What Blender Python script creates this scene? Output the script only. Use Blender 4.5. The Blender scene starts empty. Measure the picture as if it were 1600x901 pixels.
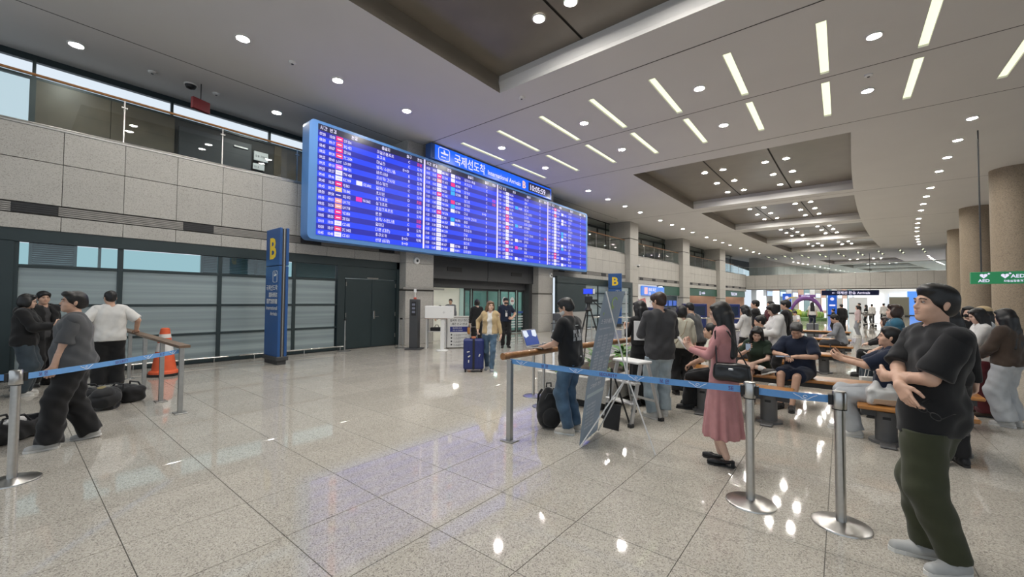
import bpy, math, random, time
import numpy as np
from mathutils import Matrix, Vector
T0 = time.time()
random.seed(7); np.random.seed(7)
S = bpy.context.scene
COL = S.collection

# ------------------------------------------------------------------ camera
F_PX, H_CAM = 637.0, 1.62
YAW, PIT, ROL = math.radians(38.93), math.radians(1.65), math.radians(0.45)
fw = Vector((-math.sin(YAW) * math.cos(PIT), math.cos(YAW) * math.cos(PIT), math.sin(PIT)))
rt = Vector((math.cos(YAW), math.sin(YAW), 0)); up = rt.cross(fw)
rt, up = rt * math.cos(ROL) + up * math.sin(ROL), up * math.cos(ROL) - rt * math.sin(ROL)
camd = bpy.data.cameras.new('camera'); cam = bpy.data.objects.new('camera', camd); COL.objects.link(cam)
camd.sensor_width = 36; camd.lens = F_PX * 36 / 1600; camd.clip_end = 500
m = Matrix((rt, up, -fw)).transposed().to_4x4(); m.translation = (0, 0, H_CAM); cam.matrix_world = m
S.camera = cam
CAM = Vector((0, 0, H_CAM))

# ------------------------------------------------------------------ world, exposure
w = bpy.data.worlds.new('world'); S.world = w; w.use_nodes = True
bg = w.node_tree.nodes['Background']; bg.inputs[0].default_value = (0.80, 0.90, 1.0, 1); bg.inputs[1].default_value = 0.52
S.view_settings.view_transform = 'Standard'; S.view_settings.look = 'None'
S.view_settings.gamma = 1; S.view_settings.use_curve_mapping = False
S.view_settings.exposure = 0.84
try:
    S.cycles.sample_clamp_indirect = 4.0; S.cycles.caustics_reflective = False; S.cycles.caustics_refractive = False
    S.cycles.max_bounces = 8; S.cycles.diffuse_bounces = 4; S.cycles.use_denoising = True
except Exception: pass
LAMP = 225.0          # radiance of the round downlights
LAMP_COL = (1.0, 0.965, 0.905)

# ------------------------------------------------------------------ helpers
def ray(u, v):
    return rt * ((u - 800) / F_PX) - up * ((v - 450.5) / F_PX) + fw
def gz(u, v, z=0.0):
    d = ray(u, v); return CAM + d * ((z - H_CAM) / d.z)

MATS = {}
def mat(name, col, rough=0.6, metal=0.0, emit=None, est=0.0, noise=0.0, nscale=8.0, bump=0.0, bscale=60.0, trans=0.0, alpha=1.0, spec=0.5, coat=0.0, sheen=0.0):
    if name in MATS: return MATS[name]
    mt = bpy.data.materials.new(name); mt.use_nodes = True
    nt = mt.node_tree; b = nt.nodes['Principled BSDF']
    c = (*col, 1)
    b.inputs['Base Color'].default_value = c; b.inputs['Roughness'].default_value = rough
    b.inputs['Metallic'].default_value = metal; b.inputs['Specular IOR Level'].default_value = spec
    b.inputs['Transmission Weight'].default_value = trans; b.inputs['Alpha'].default_value = alpha
    b.inputs['Coat Weight'].default_value = coat; b.inputs['Sheen Weight'].default_value = sheen
    if emit: b.inputs['Emission Color'].default_value = (*emit, 1); b.inputs['Emission Strength'].default_value = est
    if noise or bump:
        tc = nt.nodes.new('ShaderNodeTexCoord')
    if noise:
        n = nt.nodes.new('ShaderNodeTexNoise'); n.inputs['Scale'].default_value = nscale; n.inputs['Detail'].default_value = 4
        nt.links.new(tc.outputs['Object'], n.inputs['Vector'])
        mx = nt.nodes.new('ShaderNodeMixRGB'); mx.blend_type = 'MULTIPLY'; mx.inputs[0].default_value = 1
        mx.inputs[1].default_value = c
        rp = nt.nodes.new('ShaderNodeValToRGB'); rp.color_ramp.elements[0].position = 0.3; rp.color_ramp.elements[1].position = 0.7
        lo = 1 - noise; rp.color_ramp.elements[0].color = (lo, lo, lo, 1); hi = 1 + noise * 0.4; rp.color_ramp.elements[1].color = (hi, hi, hi, 1)
        nt.links.new(n.outputs['Fac'], rp.inputs[0]); nt.links.new(rp.outputs[0], mx.inputs[2]); nt.links.new(mx.outputs[0], b.inputs['Base Color'])
    if bump:
        n2 = nt.nodes.new('ShaderNodeTexNoise'); n2.inputs['Scale'].default_value = bscale; n2.inputs['Detail'].default_value = 3
        nt.links.new(tc.outputs['Object'], n2.inputs['Vector'])
        bp = nt.nodes.new('ShaderNodeBump'); bp.inputs['Strength'].default_value = bump; bp.inputs['Distance'].default_value = 0.01
        nt.links.new(n2.outputs['Fac'], bp.inputs['Height']); nt.links.new(bp.outputs[0], b.inputs['Normal'])
    MATS[name] = mt; return mt

def speckle(name, base, dark, light, scale, rough, bump=0.0, random_tile=0.05, coat=0.0, spec=0.5, warp=(1, 1, 1), amt=1.0, cloud=0.08):
    """granite: fine grains of three tones, a tone of its own for each slab"""
    if name in MATS: return MATS[name]
    mt = bpy.data.materials.new(name); mt.use_nodes = True; nt = mt.node_tree; b = nt.nodes['Principled BSDF']; L = nt.links.new
    b.inputs['Roughness'].default_value = rough; b.inputs['Specular IOR Level'].default_value = spec; b.inputs['Coat Weight'].default_value = coat
    b.inputs['Coat Roughness'].default_value = 0.04
    g = nt.nodes.new('ShaderNodeNewGeometry')
    v = nt.nodes.new('ShaderNodeTexVoronoi'); v.inputs['Scale'].default_value = scale; L(g.outputs['Position'], v.inputs['Vector'])
    r = nt.nodes.new('ShaderNodeValToRGB'); r.color_ramp.interpolation = 'LINEAR'
    sx = nt.nodes.new('ShaderNodeSeparateColor'); L(v.outputs['Color'], sx.inputs[0]); L(sx.outputs[0], r.inputs[0])
    mixc = lambda a, c, t: tuple(a[i] * (1 - t) + c[i] * t for i in range(3)) + (1,)
    e = r.color_ramp.elements
    e[0].position = 0.0; e[0].color = mixc(base, dark, amt); e[1].position = 1.0; e[1].color = mixc(base, light, amt)
    a = e.new(0.16); a.color = mixc(base, dark, amt * .8); a = e.new(0.26); a.color = (*base, 1); a = e.new(0.72); a.color = (*base, 1)
    n = nt.nodes.new('ShaderNodeTexNoise'); n.inputs['Scale'].default_value = 1.7; n.inputs['Detail'].default_value = 6; L(g.outputs['Position'], n.inputs['Vector'])
    ma = nt.nodes.new('ShaderNodeMath'); ma.operation = 'MULTIPLY_ADD'; ma.inputs[1].default_value = cloud * 2; ma.inputs[2].default_value = 1 - cloud; L(n.outputs['Fac'], ma.inputs[0])
    oi = nt.nodes.new('ShaderNodeObjectInfo')
    mb = nt.nodes.new('ShaderNodeMath'); mb.operation = 'MULTIPLY_ADD'; mb.inputs[1].default_value = random_tile * 2; mb.inputs[2].default_value = 1 - random_tile; L(oi.outputs['Random'], mb.inputs[0])
    mc = nt.nodes.new('ShaderNodeMath'); mc.operation = 'MULTIPLY'; L(ma.outputs[0], mc.inputs[0]); L(mb.outputs[0], mc.inputs[1])
    mx = nt.nodes.new('ShaderNodeVectorMath'); mx.operation = 'SCALE'; L(r.outputs[0], mx.inputs[0]); L(mc.outputs[0], mx.inputs['Scale'])
    L(mx.outputs[0], b.inputs['Base Color'])
    if bump:
        bp = nt.nodes.new('ShaderNodeBump'); bp.inputs['Strength'].default_value = bump; bp.inputs['Distance'].default_value = 0.004
        L(sx.outputs[1], bp.inputs['Height']); L(bp.outputs[0], b.inputs['Normal'])
    MATS[name] = mt; return mt

def link(o, parent=None, **kw):
    COL.objects.link(o)
    if parent is not None: o.parent = parent
    for k, v in kw.items():
        if v is not None: o[k] = v
    return o
def tag(o, label=None, category=None, group=None, kind=None):
    for k, v in (('label', label), ('category', category), ('group', group), ('kind', kind)):
        if v is not None: o[k] = v
    return o
def empty(name, loc=(0, 0, 0), rz=0.0, label=None, category=None, group=None, kind=None):
    o = bpy.data.objects.new(name, None); COL.objects.link(o); o.location = loc; o.rotation_euler = (0, 0, rz); o.empty_display_size = 0.1
    return tag(o, label, category, group, kind)

class MB:
    """collects shapes into one mesh"""
    def __init__(s): s.v = []; s.f = []; s.mi = []; s.cur = 0
    def add(s, vs, fs):
        n = len(s.v); s.v += [tuple(p) for p in vs]
        for f in fs: s.f.append([n + i for i in f]); s.mi.append(s.cur)
        return s
    def box(s, x0, x1, y0, y1, z0, z1, bev=0.0):
        if bev <= 0:
            vs = [(x, y, z) for x in (x0, x1) for y in (y0, y1) for z in (z0, z1)]
            return s.add(vs, [(0, 1, 3, 2), (4, 6, 7, 5), (0, 4, 5, 1), (2, 3, 7, 6), (0, 2, 6, 4), (1, 5, 7, 3)])
        X, Y, Z = (x0, x1), (y0, y1), (z0, z1); sg = (1, -1); vs = []; ix = {}
        for i in (0, 1):
            for j in (0, 1):
                for k in (0, 1):
                    for a in range(3):
                        p = [X[i], Y[j], Z[k]]; q = (i, j, k)
                        for b in range(3):
                            if b != a: p[b] += sg[q[b]] * bev
                        ix[(i, j, k, a)] = len(vs); vs.append(p)
        fs = []
        for a in range(3):
            b, c = [t for t in range(3) if t != a]
            for e in (0, 1):
                loop = []
                for (p, q) in ((0, 0), (1, 0), (1, 1), (0, 1)):
                    k = [0, 0, 0]; k[a] = e; k[b] = p; k[c] = q; loop.append(ix[(*k, a)])
                if (e == 1) == (a == 1): loop.reverse()
                fs.append(loop)
            for p in (0, 1):
                for q in (0, 1):
                    k0 = [0, 0, 0]; k1 = [0, 0, 0]; k0[a] = 0; k1[a] = 1
                    k0[b] = k1[b] = p; k0[c] = k1[c] = q
                    fs.append([ix[(*k0, b)], ix[(*k1, b)], ix[(*k1, c)], ix[(*k0, c)]])
        for i in (0, 1):
            for j in (0, 1):
                for k in (0, 1): fs.append([ix[(i, j, k, a)] for a in range(3)])
        return s.add(vs, fs)
    def bar(s, a, b, wx, wz, upv=(0, 0, 1)):
        a = Vector(a); b = Vector(b); d = (b - a).normalized(); u = Vector(upv)
        x = d.cross(u)
        if x.length < 1e-4: x = d.cross(Vector((1, 0, 0)))
        x.normalize(); z = x.cross(d); x *= wx / 2; z *= wz / 2
        vs = [p + i * x + j * z for p in (a, b) for i, j in ((-1, -1), (1, -1), (1, 1), (-1, 1))]
        return s.add(vs, [(0, 1, 2, 3), (7, 6, 5, 4), (0, 4, 5, 1), (1, 5, 6, 2), (2, 6, 7, 3), (3, 7, 4, 0)])
    def tube(s, pts, r, n=10, cap=True, closed=False):
        pts = [Vector(p) for p in pts]; k = len(pts); rs = r if isinstance(r, (list, tuple)) else [r] * k
        vs = []; fs = []; t = None; ref = None
        for i, p in enumerate(pts):
            d = (pts[(i + 1) % k] - pts[i - 1]) if closed else (pts[min(i + 1, k - 1)] - pts[max(i - 1, 0)])
            d.normalize()
            if ref is None:
                ref = d.orthogonal().normalized()
            else:
                ref = (ref - d * ref.dot(d)).normalized()
            y = d.cross(ref)
            vs += [p + (ref * math.cos(q) + y * math.sin(q)) * rs[i] for q in (2 * math.pi * j / n for j in range(n))]
        for i in range(k if closed else k - 1):
            for j in range(n):
                a, b = i * n + j, i * n + (j + 1) % n; c, e = ((i + 1) % k) * n + (j + 1) % n, ((i + 1) % k) * n + j
                fs.append((a, b, c, e))
        if cap and not closed: fs += [list(range(n))[::-1], [(k - 1) * n + j for j in range(n)]]
        return s.add(vs, fs)
    def lathe(s, prof, c=(0, 0, 0), n=24, cap=True):
        vs = []; fs = []
        for (r, z) in prof:
            vs += [(c[0] + r * math.cos(2 * math.pi * j / n), c[1] + r * math.sin(2 * math.pi * j / n), c[2] + z) for j in range(n)]
        for i in range(len(prof) - 1):
            for j in range(n):
                fs.append((i * n + j, i * n + (j + 1) % n, (i + 1) * n + (j + 1) % n, (i + 1) * n + j))
        if cap: fs += [list(range(n))[::-1], [(len(prof) - 1) * n + j for j in range(n)]]
        return s.add(vs, fs)
    def prism(s, poly, ax, d0, d1):
        """polygon (a,b) pushed along axis ax from d0 to d1"""
        def P(a, b, d): return {'x': (d, a, b), 'y': (a, d, b), 'z': (a, b, d)}[ax]
        n = len(poly); vs = [P(a, b, d0) for a, b in poly] + [P(a, b, d1) for a, b in poly]
        return s.add(vs, [list(range(n))[::-1], list(range(n, 2 * n))] + [(i, (i + 1) % n, n + (i + 1) % n, n + i) for i in range(n)])
    def quad(s, a, b, c, d): return s.add([a, b, c, d], [(0, 1, 2, 3)])
    def mesh(s, name, mats=None, smooth=False):
        me = bpy.data.meshes.new(name); me.from_pydata(s.v, [], s.f)
        if mats is not None:
            for mm in (mats if isinstance(mats, (list, tuple)) else [mats]): me.materials.append(mm)
            if isinstance(mats, (list, tuple)) and len(mats) > 1: me.polygons.foreach_set('material_index', s.mi)
        if smooth:
            me.polygons.foreach_set('use_smooth', [True] * len(s.f))
            try: me.set_sharp_from_angle(angle=math.radians(35))
            except Exception: pass
        me.update(); return me
    def build(s, name, mats, parent=None, loc=None, rz=0.0, smooth=False, **kw):
        o = bpy.data.objects.new(name, s.mesh(name, mats, smooth)); link(o, parent, **kw)
        if loc is not None: o.location = loc
        if rz: o.rotation_euler = (0, 0, rz)
        return o
def inst(me, name, parent=None, loc=(0, 0, 0), rz=0.0, **kw):
    o = bpy.data.objects.new(name, me); link(o, parent, **kw); o.location = loc
    if rz: o.rotation_euler = (0, 0, rz)
    return o
def copy_tree(o, parent=None):
    c = o.copy(); COL.objects.link(c); c.parent = parent
    for ch in list(o.children): copy_tree(ch, c)
    return c

# lettering -------------------------------------------------------
TCACHE = {}
_tc = bpy.data.curves.new('lettering', 'FONT'); _to = bpy.data.objects.new('lettering', _tc); _tc.resolution_u = 2
def _raw(txt, bold):
    _tc.body = txt; _tc.offset = bold
    me = bpy.data.meshes.new_from_object(_to); vs = [(v.co.x, v.co.y) for v in me.vertices]; fs = [list(p.vertices) for p in me.polygons]
    bpy.data.meshes.remove(me); return vs, fs
# Korean syllables drawn with strokes, built from their letters
RING = [(.5 + .5 * math.cos(a), .5 + .5 * math.sin(a)) for a in np.linspace(0, 2 * math.pi, 9)]
CONS = {'g': [[(0, 1), (1, 1), (1, 0)]], 'n': [[(0, 1), (0, 0), (1, 0)]], 'd': [[(1, 1), (0, 1), (0, 0), (1, 0)]],
 'r': [[(0, 1), (1, 1), (1, .5), (0, .5), (0, 0), (1, 0)]], 'm': [[(0, 1), (1, 1), (1, 0), (0, 0), (0, 1)]], 'b': [[(0, 1), (0, 0), (1, 0), (1, 1)], [(0, .5), (1, .5)]],
 's': [[(.5, 1), (0, 0)], [(.45, .7), (1, 0)]], 'o': [RING], 'j': [[(0, 1), (1, 1)], [(.5, 1), (0, 0)], [(.45, .6), (1, 0)]],
 'ch': [[(.35, 1), (.65, 1)], [(0, .75), (1, .75)], [(.5, .75), (0, 0)], [(.45, .45), (1, 0)]], 'k': [[(0, 1), (1, 1), (1, 0)], [(0, .5), (1, .5)]],
 't': [[(1, 1), (0, 1), (0, 0), (1, 0)], [(0, .5), (1, .5)]], 'p': [[(0, 1), (1, 1)], [(.3, 1), (.3, 0)], [(.7, 1), (.7, 0)], [(0, 0), (1, 0)]],
 'h': [[(.35, 1), (.65, 1)], [(0, .78), (1, .78)], [(.15 + .7 * x, .6 * y) for x, y in RING]]}
FIRST = 'g gg n d dd r m b bb s ss o j jj ch k t p h'.split()
LAST = ['', 'g', 'gg', 'gs', 'n', 'nj', 'nh', 'd', 'r', 'rg', 'rm', 'rb', 'rs', 'rt', 'rp', 'rh', 'm', 'b', 'bs', 's', 'ss', 'o', 'j', 'ch', 'k', 't', 'p', 'h']
# vowels: (level strokes below, upright strokes right); ticks -1/+1 show the side
VOWEL = [(0, 'a'), (0, 'ae'), (0, 'ya'), (0, 'yae'), (0, 'eo'), (0, 'e'), (0, 'yeo'), (0, 'ye'), (1, ''), (1, 'a'), (1, 'ae'), (1, 'i'), (2, ''), (-1, ''), (-1, 'eo'), (-1, 'e'), (-1, 'i'), (-2, ''), (9, ''), (9, 'i'), (0, 'i')]
def _cons(key, x0, x1, y0, y1):
    if key in CONS: return [[(x0 + (x1 - x0) * x, y0 + (y1 - y0) * y) for x, y in p] for p in CONS[key]]
    xm = (x0 + x1) / 2; g = (x1 - x0) * .06
    return _cons(key[0], x0, xm - g, y0, y1) + _cons(key[1], xm + g, x1, y0, y1)
def strokes(c):
    n = ord(c) - 0xAC00; i, v, f = n // 588, (n // 28) % 21, n % 28; lev, upr = VOWEL[v]; P = []
    y0 = .34 if f else 0.0; H_ = 1 - y0
    xr = .56 if upr else .92; yb = y0 + (.46 * H_ if lev else .06 * H_)
    P += _cons(FIRST[i], .1 if upr else .18, xr if upr else .82, yb, 1.0)
    if lev:
        x1 = .62 if upr else 1.0; yl = y0 + .14 * H_ if lev in (1, 2, 9) else y0 + .3 * H_
        P.append([(0.02, yl), (x1, yl)])
        for q in ([.5] if abs(lev) == 1 else [.33, .66] if abs(lev) == 2 else []):
            x = .02 + (x1 - .02) * q; P.append([(x, yl), (x, yl + .26 * H_ * (1 if lev > 0 else -1))])
    if upr:
        ym = y0 + .55 * H_; two = 'y' in upr; dbl = upr in ('ae', 'yae', 'e', 'ye')
        xs = [.76, .94] if dbl else [.82]
        for x in xs: P.append([(x, y0), (x, 1.02)])
        left = upr in ('eo', 'yeo', 'e', 'ye')
        for y in ([ym + .12 * H_, ym - .12 * H_] if two else [ym]):
            if upr == 'i': break
            if left: P.append([(xs[0] - .16, y), (xs[0], y)])
            else: P.append([(xs[0], y), (xs[1] if dbl else xs[0] + .18, y)])
    if f: P += _cons(LAST[f], .16, .9, 0.0, .26)
    return P
def _stroke_char(c, bold):
    if c in '→←': P = [[(0, .45), (.9, .45)], [(.6, .7), (.92, .45), (.6, .2)]]; P = P if c == '→' else [[(.92 - x, y) for x, y in p] for p in P]
    else: P = strokes(c)
    V, F_ = [], []; w_ = .045 + bold * 1.2; s = .80
    for p in P:
        for (xa, ya), (xb, yb) in zip(p, p[1:]):
            d = math.hypot(xb - xa, yb - ya) or 1; ex, ey = (xb - xa) / d * w_, (yb - ya) / d * w_; nx, ny = -ey, ex; n = len(V)
            V += [((x + .06) * s * .98, y * s - .02) for x, y in ((xa - ex * .9 + nx, ya - ey * .9 + ny), (xa - ex * .9 - nx, ya - ey * .9 - ny), (xb + ex * .9 - nx, yb + ey * .9 - ny), (xb + ex * .9 + nx, yb + ey * .9 + ny))]
            F_.append([n, n + 1, n + 2, n + 3])
    return V, F_, .92
FONT_HANGUL = '국제선도착'
def _char(c, bold):
    key = (c, bold)
    if key not in TCACHE:
        if c in '→←' or (0xAC00 <= ord(c) <= 0xD7A3 and c not in FONT_HANGUL): TCACHE[key] = _stroke_char(c, bold)
        else:
            vs, fs = _raw(c, bold); x1 = max((a for a, b in vs), default=0); w2 = max((a for a, b in _raw(c + c, bold)[0]), default=0)
            TCACHE[key] = (vs, fs, (w2 - x1) if vs else 0.28)
    return TCACHE[key]
def glyphs(txt, bold=0.0):
    """flat mesh of a string, 1 unit high, from the lower left; returns verts, faces, width"""
    bold = 0.012 if bold < .016 else (.02 if bold < .025 else .03)
    V, F_, x = [], [], 0.0
    for c in txt:
        vs, fs, ad = _char(c, bold); n = len(V)
        V += [(a + x, b) for a, b in vs]; F_ += [[n + i for i in f] for f in fs]; x += ad
    return V, F_, x
def write(mb, txt, o, ux, uy, size, align='l', bold=0.012, squeeze=1.0):
    """lay a string into builder mb at point o, along ux, up uy"""
    vs, fs, wd = glyphs(txt, bold); o = Vector(o); ux = Vector(ux); uy = Vector(uy)
    sh = {'l': 0, 'c': -wd / 2, 'r': -wd}[align]
    mb.add([o + ux * ((a + sh) * size * squeeze) + uy * (b * size) for a, b in vs], fs)

def nth(n): return str(n) + ('th' if 10 <= n % 100 <= 20 else {1: 'st', 2: 'nd', 3: 'rd'}.get(n % 10, 'th'))
def curve(y): return 0.0017 * max(0.0, y - 15.0) ** 2
ZC = 7.35; KC = (ZC - 1.62) / 5.58       # ceiling height; plan measures were taken for 7.2 m
WX = -12.35                               # face of the left wall
# ------------------------------------------------------------------ materials of the setting
M_FLOOR = speckle('polished_granite', (0.45, 0.42, 0.365), (0.18, 0.165, 0.15), (0.62, 0.59, 0.53), 150, 0.05, coat=0.0, spec=0.5, random_tile=0.05, amt=0.75)
M_GROUT = mat('floor_joint', (0.17, 0.16, 0.145), 0.7)
M_STONE = speckle('flamed_granite', (0.43, 0.415, 0.385), (0.28, 0.265, 0.24), (0.51, 0.495, 0.465), 70, 0.75, bump=0.15, random_tile=0.035, amt=0.7)
M_STONE_JOINT = mat('stone_joint', (0.10, 0.095, 0.085), 0.8)
M_CEIL = mat('ceiling_plaster', (0.66, 0.645, 0.63), 0.85, noise=0.03, nscale=0.6)
M_BROWN = mat('brown_metal_panel', (0.19, 0.165, 0.135), 0.30, noise=0.12, nscale=1.2, spec=0.5)
M_DARKGAP = mat('ceiling_gap', (0.05, 0.048, 0.045), 0.8)
M_GREEN = mat('dark_green_steel', (0.022, 0.037, 0.041), 0.42, noise=0.08, nscale=2)
M_STEEL = mat('brushed_steel', (0.52, 0.51, 0.49), 0.28, 1.0, noise=0.08, nscale=30)
M_STEEL_DULL = mat('satin_steel', (0.44, 0.435, 0.42), 0.42, 1.0, noise=0.08, nscale=20)
M_BLACK = mat('matt_black', (0.012, 0.012, 0.013), 0.55)
M_DARK = mat('charcoal_paint', (0.05, 0.052, 0.056), 0.5, noise=0.06)
M_WHITE = mat('white_paint', (0.74, 0.74, 0.73), 0.5)
M_WOOD = mat('varnished_wood', (0.32, 0.15, 0.055), 0.3, noise=0.35, nscale=14, coat=0.3)
M_TRIMW = mat('lamp_trim', (0.75, 0.74, 0.72), 0.5)
M_LAMP = mat('lamp_glow', (1, 1, 1), 0.5, emit=LAMP_COL, est=LAMP)
M_SLOT = mat('slot_glow', (0.9, 0.92, 0.75), 0.6, emit=(0.86, 0.93, 0.62), est=.62)

def glassmat(name, tint, rough, mixv):
    """clear pane: mostly see-through with a mirror coat"""
    mt = bpy.data.materials.new(name); mt.use_nodes = True; nt = mt.node_tree; nt.nodes.remove(nt.nodes['Principled BSDF'])
    o = nt.nodes['Material Output']; t = nt.nodes.new('ShaderNodeBsdfTransparent'); t.inputs[0].default_value = (*tint, 1)
    g = nt.nodes.new('ShaderNodeBsdfGlossy'); g.inputs['Roughness'].default_value = rough
    fr = nt.nodes.new('ShaderNodeFresnel'); fr.inputs[0].default_value = 1.5
    ad = nt.nodes.new('ShaderNodeMath'); ad.operation = 'MULTIPLY_ADD'; ad.inputs[1].default_value = 1.0; ad.inputs[2].default_value = mixv; nt.links.new(fr.outputs[0], ad.inputs[0])
    ge = nt.nodes.new('ShaderNodeNewGeometry'); iv = nt.nodes.new('ShaderNodeMath'); iv.operation = 'SUBTRACT'; iv.inputs[0].default_value = 1.0; nt.links.new(ge.outputs['Backfacing'], iv.inputs[1])
    mu = nt.nodes.new('ShaderNodeMath'); mu.operation = 'MULTIPLY'; nt.links.new(ad.outputs[0], mu.inputs[0]); nt.links.new(iv.outputs[0], mu.inputs[1])
    mx = nt.nodes.new('ShaderNodeMixShader'); nt.links.new(mu.outputs[0], mx.inputs[0]); nt.links.new(t.outputs[0], mx.inputs[1]); nt.links.new(g.outputs[0], mx.inputs[2])
    nt.links.new(mx.outputs[0], o.inputs[0]); MATS[name] = mt; return mt
M_GLASS = glassmat('clear_glass', (0.86, 0.92, 0.92), 0.0, 0.04)
M_GLASS_GREEN = glassmat('greenish_glass', (0.62, 0.78, 0.78), 0.02, 0.06)
# frosted film with fine level bands
def frosted():
    mt = bpy.data.materials.new('frosted_film_glass'); mt.use_nodes = True; nt = mt.node_tree; b = nt.nodes['Principled BSDF']; L = nt.links.new
    g = nt.nodes.new('ShaderNodeNewGeometry'); mp = nt.nodes.new('ShaderNodeMapping'); mp.inputs['Scale'].default_value = (0.3, 0.12, 9.0); L(g.outputs['Position'], mp.inputs[0])
    n = nt.nodes.new('ShaderNodeTexNoise'); n.inputs['Scale'].default_value = 1.0; n.inputs['Detail'].default_value = 3; L(mp.outputs[0], n.inputs['Vector'])
    r = nt.nodes.new('ShaderNodeValToRGB'); e = r.color_ramp.elements
    e[0].position = 0.3; e[0].color = (0.20, 0.25, 0.265, 1); e[1].position = 0.7; e[1].color = (0.33, 0.40, 0.415, 1)
    L(n.outputs['Fac'], r.inputs[0]); L(r.outputs[0], b.inputs['Base Color'])
    b.inputs['Roughness'].default_value = 0.32; b.inputs['Specular IOR Level'].default_value = 0.6
    MATS['frosted'] = mt; return mt
M_FROST = frosted()

# ------------------------------------------------------------------ floor of granite slabs
def build_floor():
    fl = MB(); fl.quad((-26, -9, -0.006), (40, -9, -0.006), (40, 170, -0.006), (-26, 170, -0.006))
    floor = fl.build('floor', M_GROUT, label='polished speckled granite floor of square slabs', kind='structure')
    t = 0.7175; j = 0.0022; ox, oy = -0.10, 0.52
    tm = MB(); tm.box(-t / 2 + j, t / 2 - j, -t / 2 + j, t / 2 - j, -0.02, 0.0, 0.0015); tme = tm.mesh('tile', M_FLOOR)
    cells = []
    rest = MB()
    for i in range(-18, 18):
        for k in range(-5, 80):
            x = ox + (i + .5) * t; y = oy + (k + .5) * t
            v = Vector((x, y, 0)) - CAM; d = v.dot(fw)
            if x < WX + .3 + curve(y): continue
            inside = d > 0.7 and abs(v.dot(rt)) / d * F_PX < 850 and -v.dot(up) / d * F_PX < 520
            cells.append((v.length if inside else 1e3 + v.length, x, y))
    cells.sort()
    for q, (dd, x, y) in enumerate(cells):
        if q < 300 and dd < 1000: inst(tme, 'tile', floor, (x, y, 0))
        elif dd < 1000 or y < 12: rest.add([(x - t / 2 + j, y - t / 2 + j, 0), (x + t / 2 - j, y - t / 2 + j, 0), (x + t / 2 - j, y + t / 2 - j, 0), (x - t / 2 + j, y + t / 2 - j, 0)], [(0, 1, 2, 3)])
    rest.build('tile', M_FLOOR, floor, kind='stuff')
    far = MB(); y1 = oy + 80 * t
    far.quad((-12, y1, -0.001), (30, y1, -0.001), (40, 170, -0.001), (-12, 170, -0.001))
    x1 = ox + 18 * t
    far.quad((x1, -9, -0.001), (40, -9, -0.001), (40, y1, -0.001), (x1, y1, -0.001))
    far.build('far_paving', M_FLOOR, floor)
build_floor()

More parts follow.
